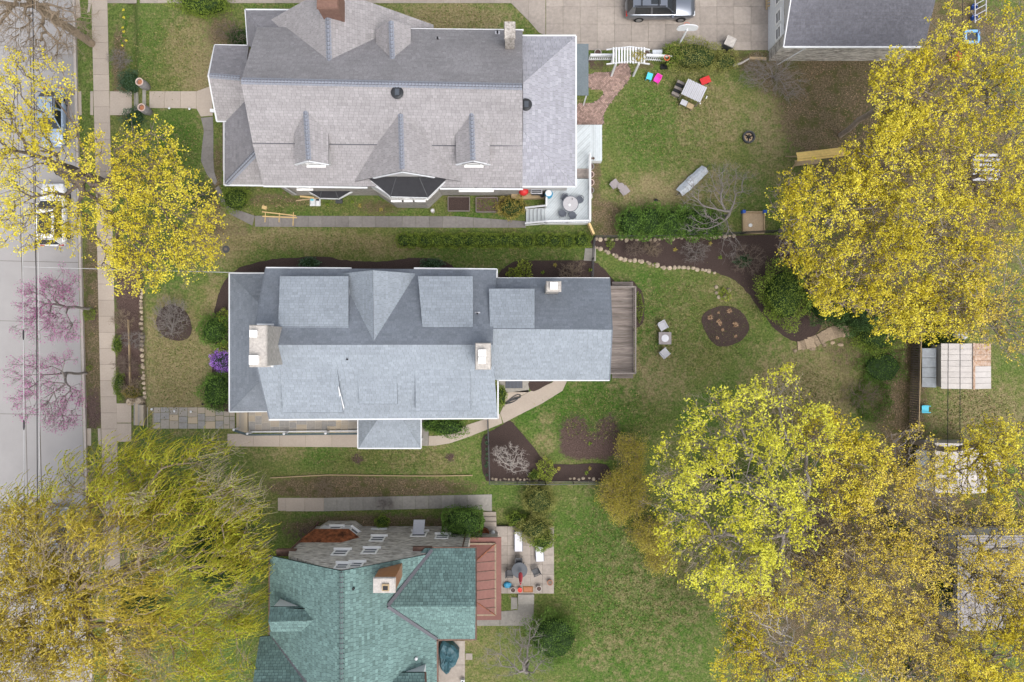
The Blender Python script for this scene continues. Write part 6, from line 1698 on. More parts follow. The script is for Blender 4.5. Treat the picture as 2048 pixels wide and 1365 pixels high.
    for s in (-1, 1):
        mb = MB(); mb.box((-h + .07, s * w * .74, zl * .82), (.14, w * .34, .16)); mb.build('tail_lamp', 'tail_red', t)
        mb = MB(); mb.box((h - .16, s * w * .66, zl * .68), (.22, w * .34, .12)); mb.build('headlamp', 'lamp_clear', t)
        mb = MB(); mb.box((xf0 - .28, s * (w + .07), zl + .03), (.14, .2, .13)); mb.build('wing_mirror', paint, t)
        for x in (-.45, .55):
            mb = MB(); mb.bar((x - .1, s * (w - .012), zl - .2), (x + .1, s * (w - .012), zl - .2), .04, .04); mb.build('door_handle', 'rim' if paint == 'car_grey' else paint, t)
    mb = MB(); mb.box((-h + .02, 0, zl * .5), (.05, .5, .13)); mb.build('number_plate', 'white', t)
    return t
car('hatchback_car', 'pale blue estate car parked under the street maple', 116, 241, -math.pi / 2, 4.55, 1.8, 1.48, 'car_blue', suv=False, rails=True)
car('suv_car', 'white sport utility car with black glass roof parked under the street maple', 118, 433, math.pi / 2, 4.85, 1.92, 1.7, 'car_white', roof_glass=(.18, .86, 'car_glass'))
car('suv_car', 'dark grey sport utility car with roof rails on the driveway', 1317, 19, 0, 5.3, 2.05, 1.88, 'car_grey', roof_glass=(.52, .8, 'car_glass'), rails=True)
car('suv_car', 'silver car half hidden beneath the weeping willow', 128, 1070, math.pi / 2, 4.7, 1.85, 1.6, 'car_silver')

# ------------------------------------------------------------------ garden furniture
def chair_parts(t, w=.55, d=.55, sh=.43, bh=.85, frame='chair_grey', cloth=None, arms=True, round_=False, rake=.12):
    cloth = cloth or frame
    mb = MB()
    if round_: mb.lathe([(.0, sh - .04), (w * .5, sh - .04), (w * .5, sh), (0, sh)], n=14)
    else: mb.box((0, 0, sh), (w, d, .06))
    mb.build('seat', cloth, t)
    mb = MB()
    if round_:
        mb.tube([(w * .5 * math.cos(a), w * .5 * math.sin(a), bh - .1 * abs(math.sin(a - math.pi))) for a in [math.pi * (.55 + .9 * i / 8) for i in range(9)]], .022, 6)
        for i in range(9):
            a = math.pi * (.55 + .9 * i / 8); mb.tube([(w * .48 * math.cos(a), w * .48 * math.sin(a), sh), (w * .5 * math.cos(a), w * .5 * math.sin(a), bh - .1 * abs(math.sin(a - math.pi)))], .01, 4)
    else:
        x = -d / 2; mb.hexa([(x, -w / 2, sh + .03), (x + .05, -w / 2, sh + .03), (x + .05, w / 2, sh + .03), (x, w / 2, sh + .03), (x - rake, -w / 2, bh), (x - rake + .04, -w / 2, bh), (x - rake + .04, w / 2, bh), (x - rake, w / 2, bh)])
    mb.build('backrest', cloth, t)
    for sx in (-1, 1):
        for sy in (-1, 1):
            mb = MB(); k = .38 if round_ else .46; mb.tube([(sx * d * k, sy * w * k, sh - .04), (sx * d * (k + .04), sy * w * (k + .04), 0)], .018, 6); mb.build('leg', frame, t)
    if arms and not round_:
        for sy in (-1, 1):
            mb = MB(); mb.bar((-d / 2, sy * w / 2, sh + .22), (d / 2, sy * w / 2, sh + .2), .05, .03); mb.bar((d / 2 - .03, sy * w / 2, sh), (d / 2 - .03, sy * w / 2, sh + .2), .03); mb.build('armrest', frame, t)
def chair(name, label, px, py, deg, z=0.0, group=None, **k):
    g = G(px, py); g = P(px, py, g.z + z); t = thing(name, label, 'chair', tuple(g), math.radians(deg), group); chair_parts(t, **k); return t

# white deck of the grey shingled house
def deck_boards(t, poly, z, ang, w=.15, m='deck_white', gap=.022):
    a = math.radians(ang); ca, sa = math.cos(a), math.sin(a)
    pl = [(p[0] * ca + p[1] * sa, -p[0] * sa + p[1] * ca) for p in poly]
    v0 = min(p[1] for p in pl); v1 = max(p[1] for p in pl); lo, hi = min(p[0] for p in pl) - 1, max(p[0] for p in pl) + 1
    while v0 < v1:
        q = clip_rect(pl, lo, v0, hi, v0 + w - gap)
        if len(q) > 2:
            mb = MB(); mb.prism([(x * ca - y * sa, x * sa + y * ca) for x, y in q], z - .035, z + R.uniform(0, .004)); mb.t = [R.random()] * len(mb.t); mb.build('board', m, t, True)
        v0 += w
def rail(t, pts, h, top='white', gap=.16, w=.12, thick=.05, base_off=.08):
    mb = MB()
    for a, b in zip(pts[:-1], pts[1:]):
        mb.bar(Vector(a) + Vector((0, 0, h)), Vector(b) + Vector((0, 0, h)), w, thick)
    mb.build('handrail', top, t, True)
    for a in pts:
        m2 = MB(); m2.box((a[0], a[1], a[2] + (h - .03) / 2), (.1, .1, h - .03)); m2.build('post', top, t, True)
    m3 = MB()
    for a, b in zip(pts[:-1], pts[1:]):
        a, b = Vector(a), Vector(b); n = max(2, int((b - a).length / gap))
        m3.bar(a + Vector((0, 0, base_off)), b + Vector((0, 0, base_off)), .06, .05)
        for i in range(1, n):
            p = a.lerp(b, i / n); m3.box((p.x, p.y, p.z + h / 2), (.035, .035, h - .1))
    m3.build('baluster', top, t, True, kind='stuff')
DZ = .95
def dq_(pts, z): return [(P(x, y, z).x, P(x, y, z).y) for x, y in pts]
d1 = dq_([(1091, 358), (1179, 358), (1179, 446), (1091, 446)], DZ)
D1 = thing('deck', 'white painted deck with round table, diagonal boards and side stairs', 'deck', (d1[0][0], d1[0][1], 0))
deck_boards(D1, d1, DZ, 48)
mb = MB(); mb.prism([(p[0], p[1]) for p in d1], .02, DZ - .04); mb.build('deck_frame', 'white_old', D1, True)
e_, f_, g_, h_ = (P(1178, 314, DZ), P(1178, 446, DZ), P(1092, 447, DZ), P(1092, 398, DZ))
rail(D1, [e_, (e_.lerp(f_, .5)), f_, f_.lerp(g_, .5), g_], .9); rail(D1, [P(1092, 416, DZ), P(1092, 400, DZ)], .9)
for i in range(5):
    zt = DZ - .17 * (i + .5); x1 = P(1091, 0, DZ).x - i * .29; ya, yb = P(0, 446, zt).y, P(0, 418, zt).y
    mb = MB(); mb.box((x1 - .15, (ya + yb) / 2, zt), (.29, yb - ya, .05)); mb.build('stair_tread', 'deck_white', D1, True)
    mb = MB(); mb.box((x1 - .01, (ya + yb) / 2, zt + .075), (.02, yb - ya - .02, .10)); mb.build('stair_riser', 'white_old', D1, True)
x0 = P(1091, 0, DZ).x; s0, s1 = P(0, 447, DZ).y, P(0, 416, DZ).y
for y in (s0, s1):
    mb = MB(); mb.bar((x0, y, DZ + .85), (x0 - 1.5, y, .95), .13, .06); mb.build('stair_rail', 'white', D1, True); mb = MB(); mb.box((x0 - 1.5, y, .48), (.1, .1, .96)); mb.build('post', 'white', D1, True)
    mb = MB(); mb.bar((x0, y, DZ - .2), (x0 - 1.5, y, .05), .05, .25); mb.build('stringer', 'white_old', D1, True)
d2 = dq_([(1154, 250), (1204, 250), (1204, 322), (1180, 322), (1180, 337), (1154, 337)], .75)
D2 = thing('deck', 'small white upper deck by the back door next to the brick path', 'deck', (d2[0][0], d2[0][1], 0))
deck_boards(D2, [d2[0], (d2[0][0] + 1.0, d2[0][1]), (d2[0][0] + 1.0, d2[4][1]), d2[5]], .75, 45); deck_boards(D2, [(d2[0][0] + 1.02, d2[1][1]), d2[1], d2[2], (d2[0][0] + 1.02, d2[2][1])], .752, 90)
mb = MB(); mb.prism(d2, .02, .71); mb.build('deck_frame', 'white_old', D2, True)
d3 = dq_([(1154, 338), (1178, 338), (1178, 357), (1154, 357)], .7); D3 = thing('deck_step', 'grey weathered timber step linking the two white decks', 'step', (d3[0][0], d3[0][1], 0))
deck_boards(D3, d3, .7, 0, .2, 'grey_wood'); mb = MB(); mb.prism(d3, .02, .66); mb.build('step_frame', 'grey_wood', D3, True)
d4 = dq_([(1024, 374), (1090, 374), (1090, 397), (1022, 398)], .5); D4 = thing('timber_platform', 'tan timber platform holding the barbecue beside the white deck', 'platform', (d4[0][0], d4[0][1], 0))
deck_boards(D4, d4, .5, 0, .18, 'pine_old'); mb = MB(); mb.prism(d4, .02, .46); mb.build('platform_frame', 'pine_old', D4, True)
# table and chairs
p = P(1141, 408, DZ + .72); T = thing('round_table', 'round pale stone table with dark rim on the white deck', 'table', (p.x, p.y, DZ))
mb = MB(); mb.lathe([(0, .68), (.56, .68), (.56, .72), (0, .72)], n=28); mb.build('table_top', 'table_stone', T)
mb = MB(); mb.lathe([(.56, .67), (.61, .67), (.61, .73), (.56, .73), (.56, .67)], n=28); mb.build('rim', 'chair_grey', T)
mb = MB(); mb.lathe([(.3, 0), (.3, .03), (.04, .06), (.04, .67)], n=12); mb.build('pedestal', 'chair_grey', T)
c_ = Vector((p.x, p.y, DZ)); mb = MB(); mb.lathe([(0, .73), (.09, .73), (.1, .78), (.0, .79)], (c_.x - .07, c_.y - .1, DZ), 10); mb.build('candle_bowl', 'white', label='small white bowl on the round deck table', cat='bowl')
mb = MB(); mb.lathe([(0, .73), (.03, .73), (.03, .9), (.0, .92)], (c_.x + .13, c_.y + .33, DZ), 8); mb.build('bottle', 'black', label='dark bottle on the round deck table', cat='bottle')
for k, (x, y, lab) in enumerate(((1130, 396, 'grey wire chair at the round table, back towards the house'), (1159, 400, 'grey wire chair at the round table, back towards the deck rail'), (1125, 427, 'grey wire chair turned out from the round table near the stairs'), (1145, 431, 'grey wire chair at the round table, back to the hedge side rail'))):
    q = P(x, y, DZ + .45); a = math.atan2(c_.y - q.y, c_.x - q.x); t = thing('deck_chair', lab, 'chair', (q.x, q.y, DZ), a + (.9 if k == 2 else 0), 'chairs round the deck table'); chair_parts(t, w=.56, d=.5, sh=.44, bh=.86, round_=True)
# barbecue, chiminea, drum
p = P(1073, 380, 1.4); t = thing('barbecue', 'stainless barbecue with dark grate on the timber platform', 'barbecue', (p.x, p.y, .5))
mb = MB(); mb.box((0, 0, .45), (.7, .5, .75)); mb.build('cabinet', 'dark_grey', t); mb = MB(); mb.box((0, 0, .87), (.85, .6, .08)); mb.build('cook_top', 'pale_grey', t)
mb = MB(); mb.hexa([(-.42, 0, .92), (.42, 0, .92), (.42, .3, .92), (-.42, .3, .92), (-.4, .08, 1.15), (.4, .08, 1.15), (.4, .26, 1.15), (-.4, .26, 1.15)]); mb.build('lid', 'pale_grey', t)
for y in (-.08, -.2): mb = MB(); mb.box((0, y, .93), (.74, .07, .03)); mb.build('grate', 'black', t)
p = P(1047, 384, .9); t = thing('covered_grill', 'round red kettle grill half under the eaves', 'grill', (p.x, p.y, .5))
mb = MB(); mb.lathe([(.0, .45), (.25, .5), (.38, .68), (.36, .82), (.2, .98), (0, 1.02)], n=18); mb.build('kettle', 'red', t, smooth_shade=True)
for k in range(3): mb = MB(); a = k * 2.1; mb.tube([(.2 * math.cos(a), .2 * math.sin(a), .55), (.36 * math.cos(a), .36 * math.sin(a), 0)], .02, 6); mb.build('leg', 'black', t)
p = P(1098, 388, 1.4); t = thing('drinks_drum', 'round blue drum cooler with white lid beside the barbecue', 'cooler', (p.x, p.y, .95))
mb = MB(); mb.lathe([(.27, 0), (.3, .1), (.3, .42), (.28, .45)], n=18); mb.build('drum', 'cooler_blue', t); mb = MB(); mb.lathe([(.0, .46), (.24, .455), (.24, .48), (0, .5)], (-.03, .05, 0), 14); mb.build('lid', 'white', t)
p = P(1085, 388, 1.3); t = thing('bucket', 'small dark bucket between barbecue and blue drum', 'bucket', (p.x, p.y, .5)); mb = MB(); mb.lathe([(.13, 0), (.19, .4), (.17, .4), (.12, .05), (0, .05)], n=14); mb.build('pail', 'dark_grey', t); mb = MB(); mb.tube([(.18 * math.cos(a), 0.02, .4 + .16 * math.sin(a)) for a in [math.pi * i / 6 for i in range(7)]], .008, 4); mb.build('bail', 'black', t)

def pot(label, px, py, r, h, m, z=0.0, soil='soil', name='flower_pot', group=None, plant=None):
    g = G(px, py); q = P(px, py, g.z + z + h); t = thing(name, label, 'pot', (q.x, q.y, g.z + z), group=group)
    mb = MB(); mb.lathe([(r * .72, 0), (r * .95, h * .85), (r * 1.06, h * .86), (r * 1.06, h), (r * .88, h), (r * .86, h * .86), (0, h * .86)], n=18); mb.build('pot', m, t)
    mb = MB(); mb.lathe([(0, h * .865), (r * .84, h * .865), (r * .4, h * .9), (0, h * .92)], n=12); mb.build('potting_soil', soil, t)
    return t
for k, (x, y, r, m, lab) in enumerate(((1182, 333, .24, 'pot_grey', 'dark pot with grey rim nearest the upper deck'), (1182, 349, .24, 'pot_pale', 'pale pink rimmed pot below the dark one'), (1182, 365, .25, 'pot_pale', 'pale rimmed pot in the middle of the row beside the deck rail'), (1182, 381, .23, 'pot_grey', 'grey rimmed pot beside the round table end of the rail'))):
    pot(lab, x, y, r, .42, m, group='pots outside the deck rail')
mb = MB(); p = G(1180, 394); boulder(mb, (p.x, p.y, .12), (.22, .3, .2), 77); mb.build('garden_stone', 'cap_stone', label='pale round stone at the end of the pot row', cat='stone')
for k, (x, lab) in enumerate(((1182, 'tiny brown pot at the edge of the upper deck, half behind the rail'), (1187, 'tiny brown pot standing alone at the corner of the upper deck'))): pot(lab, x, 317, .09, .14, 'bark', z=.76, group='tiny pots on the upper deck')
# timber gate piece
def plank_panel(name, label, cat, p, q, h, n, m, tilt=0):
    p, q = Vector(p), Vector(q); t = thing(name, label, cat, tuple((p + q) / 2))
    d = (q - p); L = d.length; d.normalize(); s = Vector((-d.y, d.x, 0))
    for i in range(n):
        a = p + s * (i * h / n); mb = MB(); mb.hexa([a + Vector((0, 0, -.02)), a + d * L + Vector((0, 0, -.02)), a + d * L + s * (h / n - .015) + Vector((0, 0, -.02)), a + s * (h / n - .015) + Vector((0, 0, -.02)), a, a + d * L, a + d * L + s * (h / n - .015), a + s * (h / n - .015)]); mb.build('plank', m, t, True)
    return t
gt = thing('timber_gate', 'new pine picket gate between the white deck and the black fence', 'gate', tuple(G(1181, 461)))
a, b = G(1175, 450), G(1185, 473)
for i in range(5):
    q = a.lerp(b, (i + .5) / 5); mb = MB(); mb.box((q.x, q.y, .5), (.13, .03, 1.0), math.atan2((b - a).y, (b - a).x) ); mb.build('picket', 'pine', gt, True)
for z in (.25, .85): mb = MB(); mb.bar(a + Vector((-.04, 0, z)), b + Vector((-.04, 0, z)), .04, .09); mb.build('gate_rail', 'pine', gt, True)
mb = MB(); mb.bar(a + Vector((0, 0, 1.02)), b + Vector((0, 0, 1.02)), .16, .04); mb.build('cap_rail', 'pine', gt, True)
# raised beds
for k, (x0, y0, x1, y1, lab, m) in enumerate(((896, 394, 939, 422, 'raised timber bed of bare soil beside the bay', 'mulch'), (952, 395, 995, 424, 'raised timber bed with sprouting greens near the yellow shrub', 'soil'))):
    a, b = P(x0, y1, .3), P(x1, y0, .3); t = thing('raised_bed', lab, 'planter', ((a.x + b.x) / 2, (a.y + b.y) / 2, 0))
    for p, q in (((a.x, a.y), (b.x, a.y)), ((a.x, b.y), (b.x, b.y))): mb = MB(); mb.bar((*p, .15), (*q, .15), .05, .3); mb.build('side_board', 'grey_wood', t, True)
    for x in (a.x, b.x): mb = MB(); mb.bar((x, a.y + .03, .15), (x, b.y - .03, .15), .05, .296); mb.build('end_board', 'grey_wood', t, True)
    mb = MB(); mb.prism([(a.x + .02, a.y + .02), (b.x - .02, a.y + .02), (b.x - .02, b.y - .02), (a.x + .02, b.y - .02)], 0, .22); mb.build('soil_fill', m, t, True)
    if k == 1:
        rg2 = np.random.default_rng(9); pts = [(rg2.uniform(a.x + .1, b.x - .1), rg2.uniform(a.y + .1, b.y - .1), .26) for _ in range(90)]
        leaves('seedling', pts, 'leaf_mid', t, .08, 4, .05, .4, seed=3, kind='stuff')
# timber frame on the walk, boards and bags by the grey house
t = thing('timber_trestle', 'pale pine frame of long rails and cross battens lying on the concrete walk', 'timber', tuple(G(560, 432)))
for a, b in (((524, 424), (592, 432)), ((525, 433), (594, 436))): mb = MB(); mb.bar(G(*a, .08), G(*b, .08), .09, .06); mb.build('rail', 'pine', t, True)
for x, y0, y1 in ((531, 426, 445), (559, 426, 445), (587, 425, 452)): mb = MB(); mb.bar(G(x, y0, .12), G(x - 1, y1, .12), .06, .04); mb.build('batten', 'pine', t, True)
mb = MB(); p = G(529, 415); mb.hexa([(p.x - .2, p.y - .1, .01), (p.x + .15, p.y - .2, .01), (p.x + .2, p.y + .05, .01), (p.x - .15, p.y + .15, .01), (p.x - .2, p.y - .1, .05), (p.x + .15, p.y - .2, .05), (p.x + .2, p.y + .05, .05), (p.x - .15, p.y + .15, .05)]); mb.build('wood_offcut', 'pine', label='square pine offcut on the grass above the timber frame', cat='wood')
mb = MB(); mb.bar(G(592, 402, .06), G(640, 396, .06), .1, .05); mb.build('plank', 'pine_old', label='long tan plank lying below the small black roofed bay', cat='wood')
mb = MB(); mb.bar(G(600, 393, .08), G(628, 396, .08), .12, .05); mb.build('plank', 'pine', label='short pine plank beside the downspout of the grey house', cat='wood')
for k, (x, lab) in enumerate(((625, 'white compost bag with teal print, left of the pair'), (636, 'white compost bag with black print, right of the pair'))):
    p = G(x, 405, .02); t = thing('compost_bag', lab, 'bag', tuple(p)); V = []; 
    mb = MB(); nx_, ny_ = 5, 6; vs = []; fs = []
    for j in range(ny_):
        for i in range(nx_):
            u, v = i / (nx_ - 1) * 2 - 1, j / (ny_ - 1) * 2 - 1; vs.append((u * .2, v * .3, .02 + .12 * (1 - u ** 4) * (1 - v ** 4) + R.uniform(0, .015)))
    fs = [(j * nx_ + i, j * nx_ + i + 1, (j + 1) * nx_ + i + 1, (j + 1) * nx_ + i) for j in range(ny_ - 1) for i in range(nx_ - 1)]
    mb.mesh(vs, fs); mb.build('sack', 'white', t); mb = MB(); mb.box((0, .16, .135), (.24, .13, .012)); mb.build('print', 'toy_blue' if k == 0 else 'black', t)
mb = MB(); p = G(679, 404); mb.box((p.x, p.y, .1), (.5, .3, .2)); mb.box((p.x, p.y, .21), (.4, .2, .03)); mb.build('window_well', 'dark_grey', label='dark window well box below the small bay', cat='window well')
p = G(866, 423); t = thing('water_can', 'small round white metal can beside the raised bed', 'can', tuple(p)); mb = MB(); mb.lathe([(.16, 0), (.16, .34), (.0, .35)], n=14); mb.build('can', 'tin', t); mb = MB(); mb.lathe([(.0, .355), (.1, .355), (.1, .38), (0, .39)], n=10); mb.build('lid', 'white', t)
p = G(452, 499); t = thing('utility_cover', 'round dark utility cover in the lawn', 'cover', tuple(p)); mb = MB(); mb.lathe([(.28, -.05), (.28, .03), (.24, .045), (0, .045)], n=20); mb.build('lid', 'dark_grey', t); mb = MB(); mb.lathe([(.1, .046), (.12, .055), (0, .055)], n=10); mb.build('boss', 'bark', t)
# urns by the front steps
for k, (x, y, lab) in enumerate(((286, 169, 'tall grey urn with terracotta mouth at the upper side of the front steps'), (290, 219, 'tall grey urn with green sprig at the lower side of the front steps'))):
    g = G(x + 10, y + 7); t = thing('urn', lab, 'urn', tuple(g)); mb = MB(); mb.lathe([(.2, 0), (.25, .1), (.33, .5), (.33, .8), (.27, 1.05), (.24, 1.12), (.29, 1.16), (.29, 1.2), (.22, 1.2), (.2, 1.1), (0, 1.1)], n=20); mb.build('vessel', 'pot_grey', t)
    mb = MB(); mb.lathe([(.0, 1.105), (.2, 1.105), (.1, 1.13), (0, 1.14)], n=12); mb.build('potting_soil', 'terracotta', t)
    mb = MB(); mb.lathe([(.22, 1.2), (.3, 1.2), (.3, 1.225), (.22, 1.225), (.22, 1.2)], n=20); mb.build('rim', 'pot_pale', t)
# path lights
for k, (x, y) in enumerate(((308, 818), (353, 822), (386, 823), (343, 220), (383, 221))):
    g = G(x, y); t = thing('path_light', 'small white path light beside the ' + ('flagstone walk' if k < 3 else 'concrete front walk'), 'lamp', tuple(g), group='path lights ' + ('by flagstones' if k < 3 else 'by concrete walk'))
    mb = MB(); mb.tube([(0, 0, 0), (0, 0, .35)], .015, 6); mb.build('stake', 'black', t); mb = MB(); mb.lathe([(.02, .33), (.09, .36), (.02, .42), (0, .42)], n=12); mb.build('lamp_cap', 'white', t)
g = G(409, 808); t = thing('spot_light', 'black garden spotlight at the lawn edge by the round shrub', 'lamp', tuple(g)); mb = MB(); mb.tube([(0, 0, 0), (0, 0, .2)], .02, 6); mb.build('stake', 'black', t); mb = MB(); mb.lathe([(.05, 0), (.08, .16), (0, .17)], (0, 0, .2), 10); mb.build('lamp_head', 'black', t)

# arbour, white picket fence
t = thing('arbour', 'white slatted arbour gate over the brick path', 'arbour', tuple(P(1254, 138, 0)))
zt = 2.35
for y in (97, 126):
    for x0, xm, x1, in ((1213, 1260, 1299),):
        a, m_, b = P(x0, y + 3, zt - .12), P(xm, y - 3, zt + .1), P(x1, y + 3, zt - .12); mb = MB(); mb.bar(a, m_, .06, .14); mb.bar(m_, b, .06, .14); mb.build('beam', 'white', t, True)
for i in range(12):
    x = 1227 + i * 5.6; f = 1 - abs(x - 1259) / 34; z = zt + .12 + .16 * f; mb = MB(); mb.bar(P(x, 95, z), P(x, 127, z), .11, .03); mb.build('slat', 'white', t, True)
for x, y in ((1232, 100), (1232, 127), (1278, 100), (1278, 127)):
    p = P(x, y, zt); mb = MB(); mb.box((p.x, p.y, zt / 2), (.14, .14, zt)); mb.build('post', 'white', t, True)
vn = sample_blobs(np.random.default_rng(3), [(1276, 112, 2.6, .55, .45, .2)], 60); leaves('climber', vn, 'leaf_olive', t, .12, 5, .08, .4, seed=3)
for k, (xa, xb, lab) in enumerate(((1178, 1226, 'white picket fence panel between the awning and the arbour'), (1288, 1338, 'white picket fence panel right of the arbour'))):
    a, b = P(xa, 121, 0), P(xb, 121 + k * 3, 0); t = thing('picket_fence', lab, 'fence', tuple((a + b) / 2))
    for z in (.25, .8): mb = MB(); mb.bar(a + Vector((0, -.03, z)), b + Vector((0, -.03, z)), .04, .08); mb.build('fence_rail', 'white', t, True)
    mb = MB(); mb.bar(a + Vector((0, 0, 1.02)), b + Vector((0, 0, 1.02)), .14, .04); mb.build('cap_rail', 'white', t, True)
    n = 12; mb = MB()
    for i in range(n + 1):
        q = a.lerp(b, i / n); mb.box((q.x, q.y, .5), (.09, .022, .98))
    mb.build('picket', 'white', t, True, kind='stuff')
for k, (x, y, lab) in enumerate(((1196, 105, 'round tan planter ring left of the arbour'), (1294, 107, 'round tan planter ring right of the arbour'))):
    pot(lab, x, y, .26, .35, 'cap_stone', group='planters by the arbour')
p = P(1315, 106, .75); t = thing('potting_table', 'pale glass topped table against the picket fence', 'table', (p.x, p.y, 0)); mb = MB(); mb.box((0, 0, .73), (.75, .45, .04)); mb.build('table_top', 'tarp_silver', t)
for sx in (-1, 1):
    for sy in (-1, 1): mb = MB(); mb.box((sx * .34, sy * .19, .355), (.05, .05, .71)); mb.build('leg', 'white', t)
p = P(1333, 105, .5); t = thing('slatted_crate', 'grey slatted crate at the end of the picket fence', 'crate', (p.x, p.y, 0))
for i in range(4): mb = MB(); mb.box((0, -.24 + i * .16, .5), (.42, .1, .03)); mb.build('slat', 'grey_wood', t)
for sx in (-1, 1): mb = MB(); mb.box((sx * .18, 0, .24), (.04, .58, .48)); mb.build('side_panel', 'dark_grey', t)
p = G(1327, 135); t = thing('toy_hoop', 'small toy basketball hoop with orange ring by the fence', 'toy', tuple(p)); mb = MB(); mb.box((0, 0, .08), (.5, .35, .16)); mb.build('base', 'black', t); mb = MB(); mb.tube([(0, 0, .1), (0, .1, 1.2)], .03, 6); mb.build('pole', 'black', t)
mb = MB(); mb.tube([(.19 * math.cos(a), .25 + .19 * math.sin(a), 1.15) for a in [2 * math.pi * i / 14 for i in range(15)]], .025, 6); mb.build('ring', 'orange', t); 
# basketball hoop
b = G(1352, 100); t = thing('basketball_hoop', 'white basketball hoop with rounded backboard over the driveway', 'basketball hoop', tuple(b))
mb = MB(); mb.tube([(0, 0, 0), (0, 0, 1.5), (.02, .05, 2.6)], .07, 8); mb.build('pole', 'white', t)
mb = MB(); mb.bar((.02, .03, 2.55), (.06, .1, 3.1), .1, .14); mb.bar((.02, .03, 2.35), (.06, .12, 2.9), .06, .08); mb.build('arm', 'white_old', t)
mb = MB(); sh_ = [(.75 * math.cos(a), .45 * math.sin(a)) for a in [math.pi * i / 10 for i in range(11)]] + [(-.75, -.25), (-.55, -.42), (.55, -.42), (.75, -.25)]
n = len(sh_); vs = [(x + .06, .16 + z * .05, 3.25 + z) for x, z in sh_] + [(x + .06, .22 + z * .05, 3.25 + z) for x, z in sh_]; mb.mesh(vs, [tuple(range(n)), tuple(range(2 * n - 1, n - 1, -1))] + [(i, n + i, n + (i + 1) % n, (i + 1) % n) for i in range(n)]); mb.build('backboard', 'white', t)
mb = MB(); mb.tube([(.06 + .23 * math.cos(a), 0.47 + .23 * math.sin(a), 3.0) for a in [2 * math.pi * i / 16 for i in range(17)]], .012, 5); mb.build('rim', 'orange', t)
# storage box, timbers
p = P(1461, 84, .9); t = thing('storage_box', 'tan lidded outdoor storage box on the driveway edge', 'box', (p.x, p.y + .0, 0), math.radians(-25)); mb = MB(); mb.box((0, 0, .42), (.75, .7, .84)); mb.build('bin', 'dark_grey', t); mb = MB(); mb.box((-.02, .02, .88), (.74, .72, .1)); mb.build('lid', 'cap_stone', t)
p = P(1350, 10, 0)
mb = MB(); mb.bar(G(1499, 117, .1), G(1532, 118, .1), .2, .14); mb.build('timber_beam', 'pine_old', label='short tan timber beam on the ground before the garage', cat='timber')
mb = MB(); mb.box(tuple(G(1549, 117, .1)), (.25, .25, .2)); mb.build('timber_block', 'pine_old', label='small tan timber block at the garage corner', cat='timber')
mb = MB(); mb.tube([G(1466, 131, .1), G(1482, 127, .12), G(1498, 118, .14)], [.12, .09, .06], 8); mb.build('log', 'bark_pale', label='bleached log beside the tan timber beam', cat='log')
t = thing('pallet', 'stack of pallet boards leaning beside the garage door', 'pallet', tuple(G(1537, 10)))
for i in range(4): mb = MB(); mb.bar(G(1531, -4 + i * 6, .4), G(1546, -8 + i * 6, .4), .1, .05); mb.build('slat', 'pine_old', t, True)
for x in (1533, 1543): mb = MB(); mb.bar(G(x, -8, .33), G(x, 20, .33), .09, .09); mb.build('bearer', 'pine_old', t, True)
# toys
p = G(1297, 157); t = thing('toy_table', 'small turquoise plastic toy table on the lawn', 'toy', tuple(p), math.radians(-18)); mb = MB(); mb.box((0, 0, .4), (.42, .5, .05)); mb.build('top', 'toy_blue', t)
for sx in (-1, 1):
    for sy in (-1, 1): mb = MB(); mb.box((sx * .17, sy * .2, .19), (.06, .06, .37), taper=.8); mb.build('leg', 'toy_blue', t)
p = G(1313, 162); t = thing('toy_chair', 'bright pink plastic toy armchair on the lawn', 'chair', tuple(p), math.radians(-120))
chair_parts(t, .44, .42, .25, .55, 'pink')
p = G(1408, 165); t = thing('toy_slide', 'small red plastic toy cart behind the slatted playhouse', 'toy', tuple(p), .4); mb = MB(); mb.hexa([(-.3, -.2, .1), (.3, -.2, .1), (.3, .2, .1), (-.3, .2, .1), (-.38, -.26, .4), (.38, -.26, .4), (.38, .26, .4), (-.38, .26, .4)]); mb.build('tub', 'red', t)
for sx in (-1, 1):
    for sy in (-1, 1): mb = MB(); mb.tube([(sx * .2, sy * .2, .1), (sx * .2, sy * .26, .1)], .1, 10); mb.build('wheel', 'black', t)
c = P(1388, 182, 1.2); t = thing('playhouse', 'weathered slatted roof playhouse with a lower bench on the lawn', 'playhouse', (c.x, c.y, 0), math.radians(-25))
for i in range(12): mb = MB(); mb.box((-.72 + i * .131, 0, 1.2 + (.04 if i % 2 else 0)), (.115, 1.25, .03)); mb.build('roof_slat', 'pale_grey', t)
for sx in (-1, 1):
    for sy in (-1, 1): mb = MB(); mb.box((sx * .7, sy * .52, .59), (.08, .08, 1.18)); mb.build('post', 'grey_wood', t)
for sy in (-.45, .45): mb = MB(); mb.box((0, sy, 1.14), (1.5, .06, .08)); mb.build('roof_beam', 'grey_wood', t)
for i in range(5): mb = MB(); mb.box((-1.1, -.5 + i * .24, .5), (.62, .2, .04)); mb.build('bench_board', 'black' if i in (1, 3) else 'grey_wood', t)
for sy in (-.5, .45): mb = MB(); mb.box((-1.1, sy, .24), (.5, .05, .46)); mb.build('bench_leg', 'grey_wood', t)
mb = MB(); mb.box((-.25, -.86, .55), (.5, .4, .04)); mb.build('counter', 'pale_grey', t); mb = MB(); mb.box((.3, -.86, .5), (.5, .38, .04)); mb.build('shelf', 'pine_old', t)
for x in (-.45, .5): mb = MB(); mb.box((x, -.95, .26), (.05, .05, .52)); mb.build('leg', 'grey_wood', t)
rgp = random.Random(4)
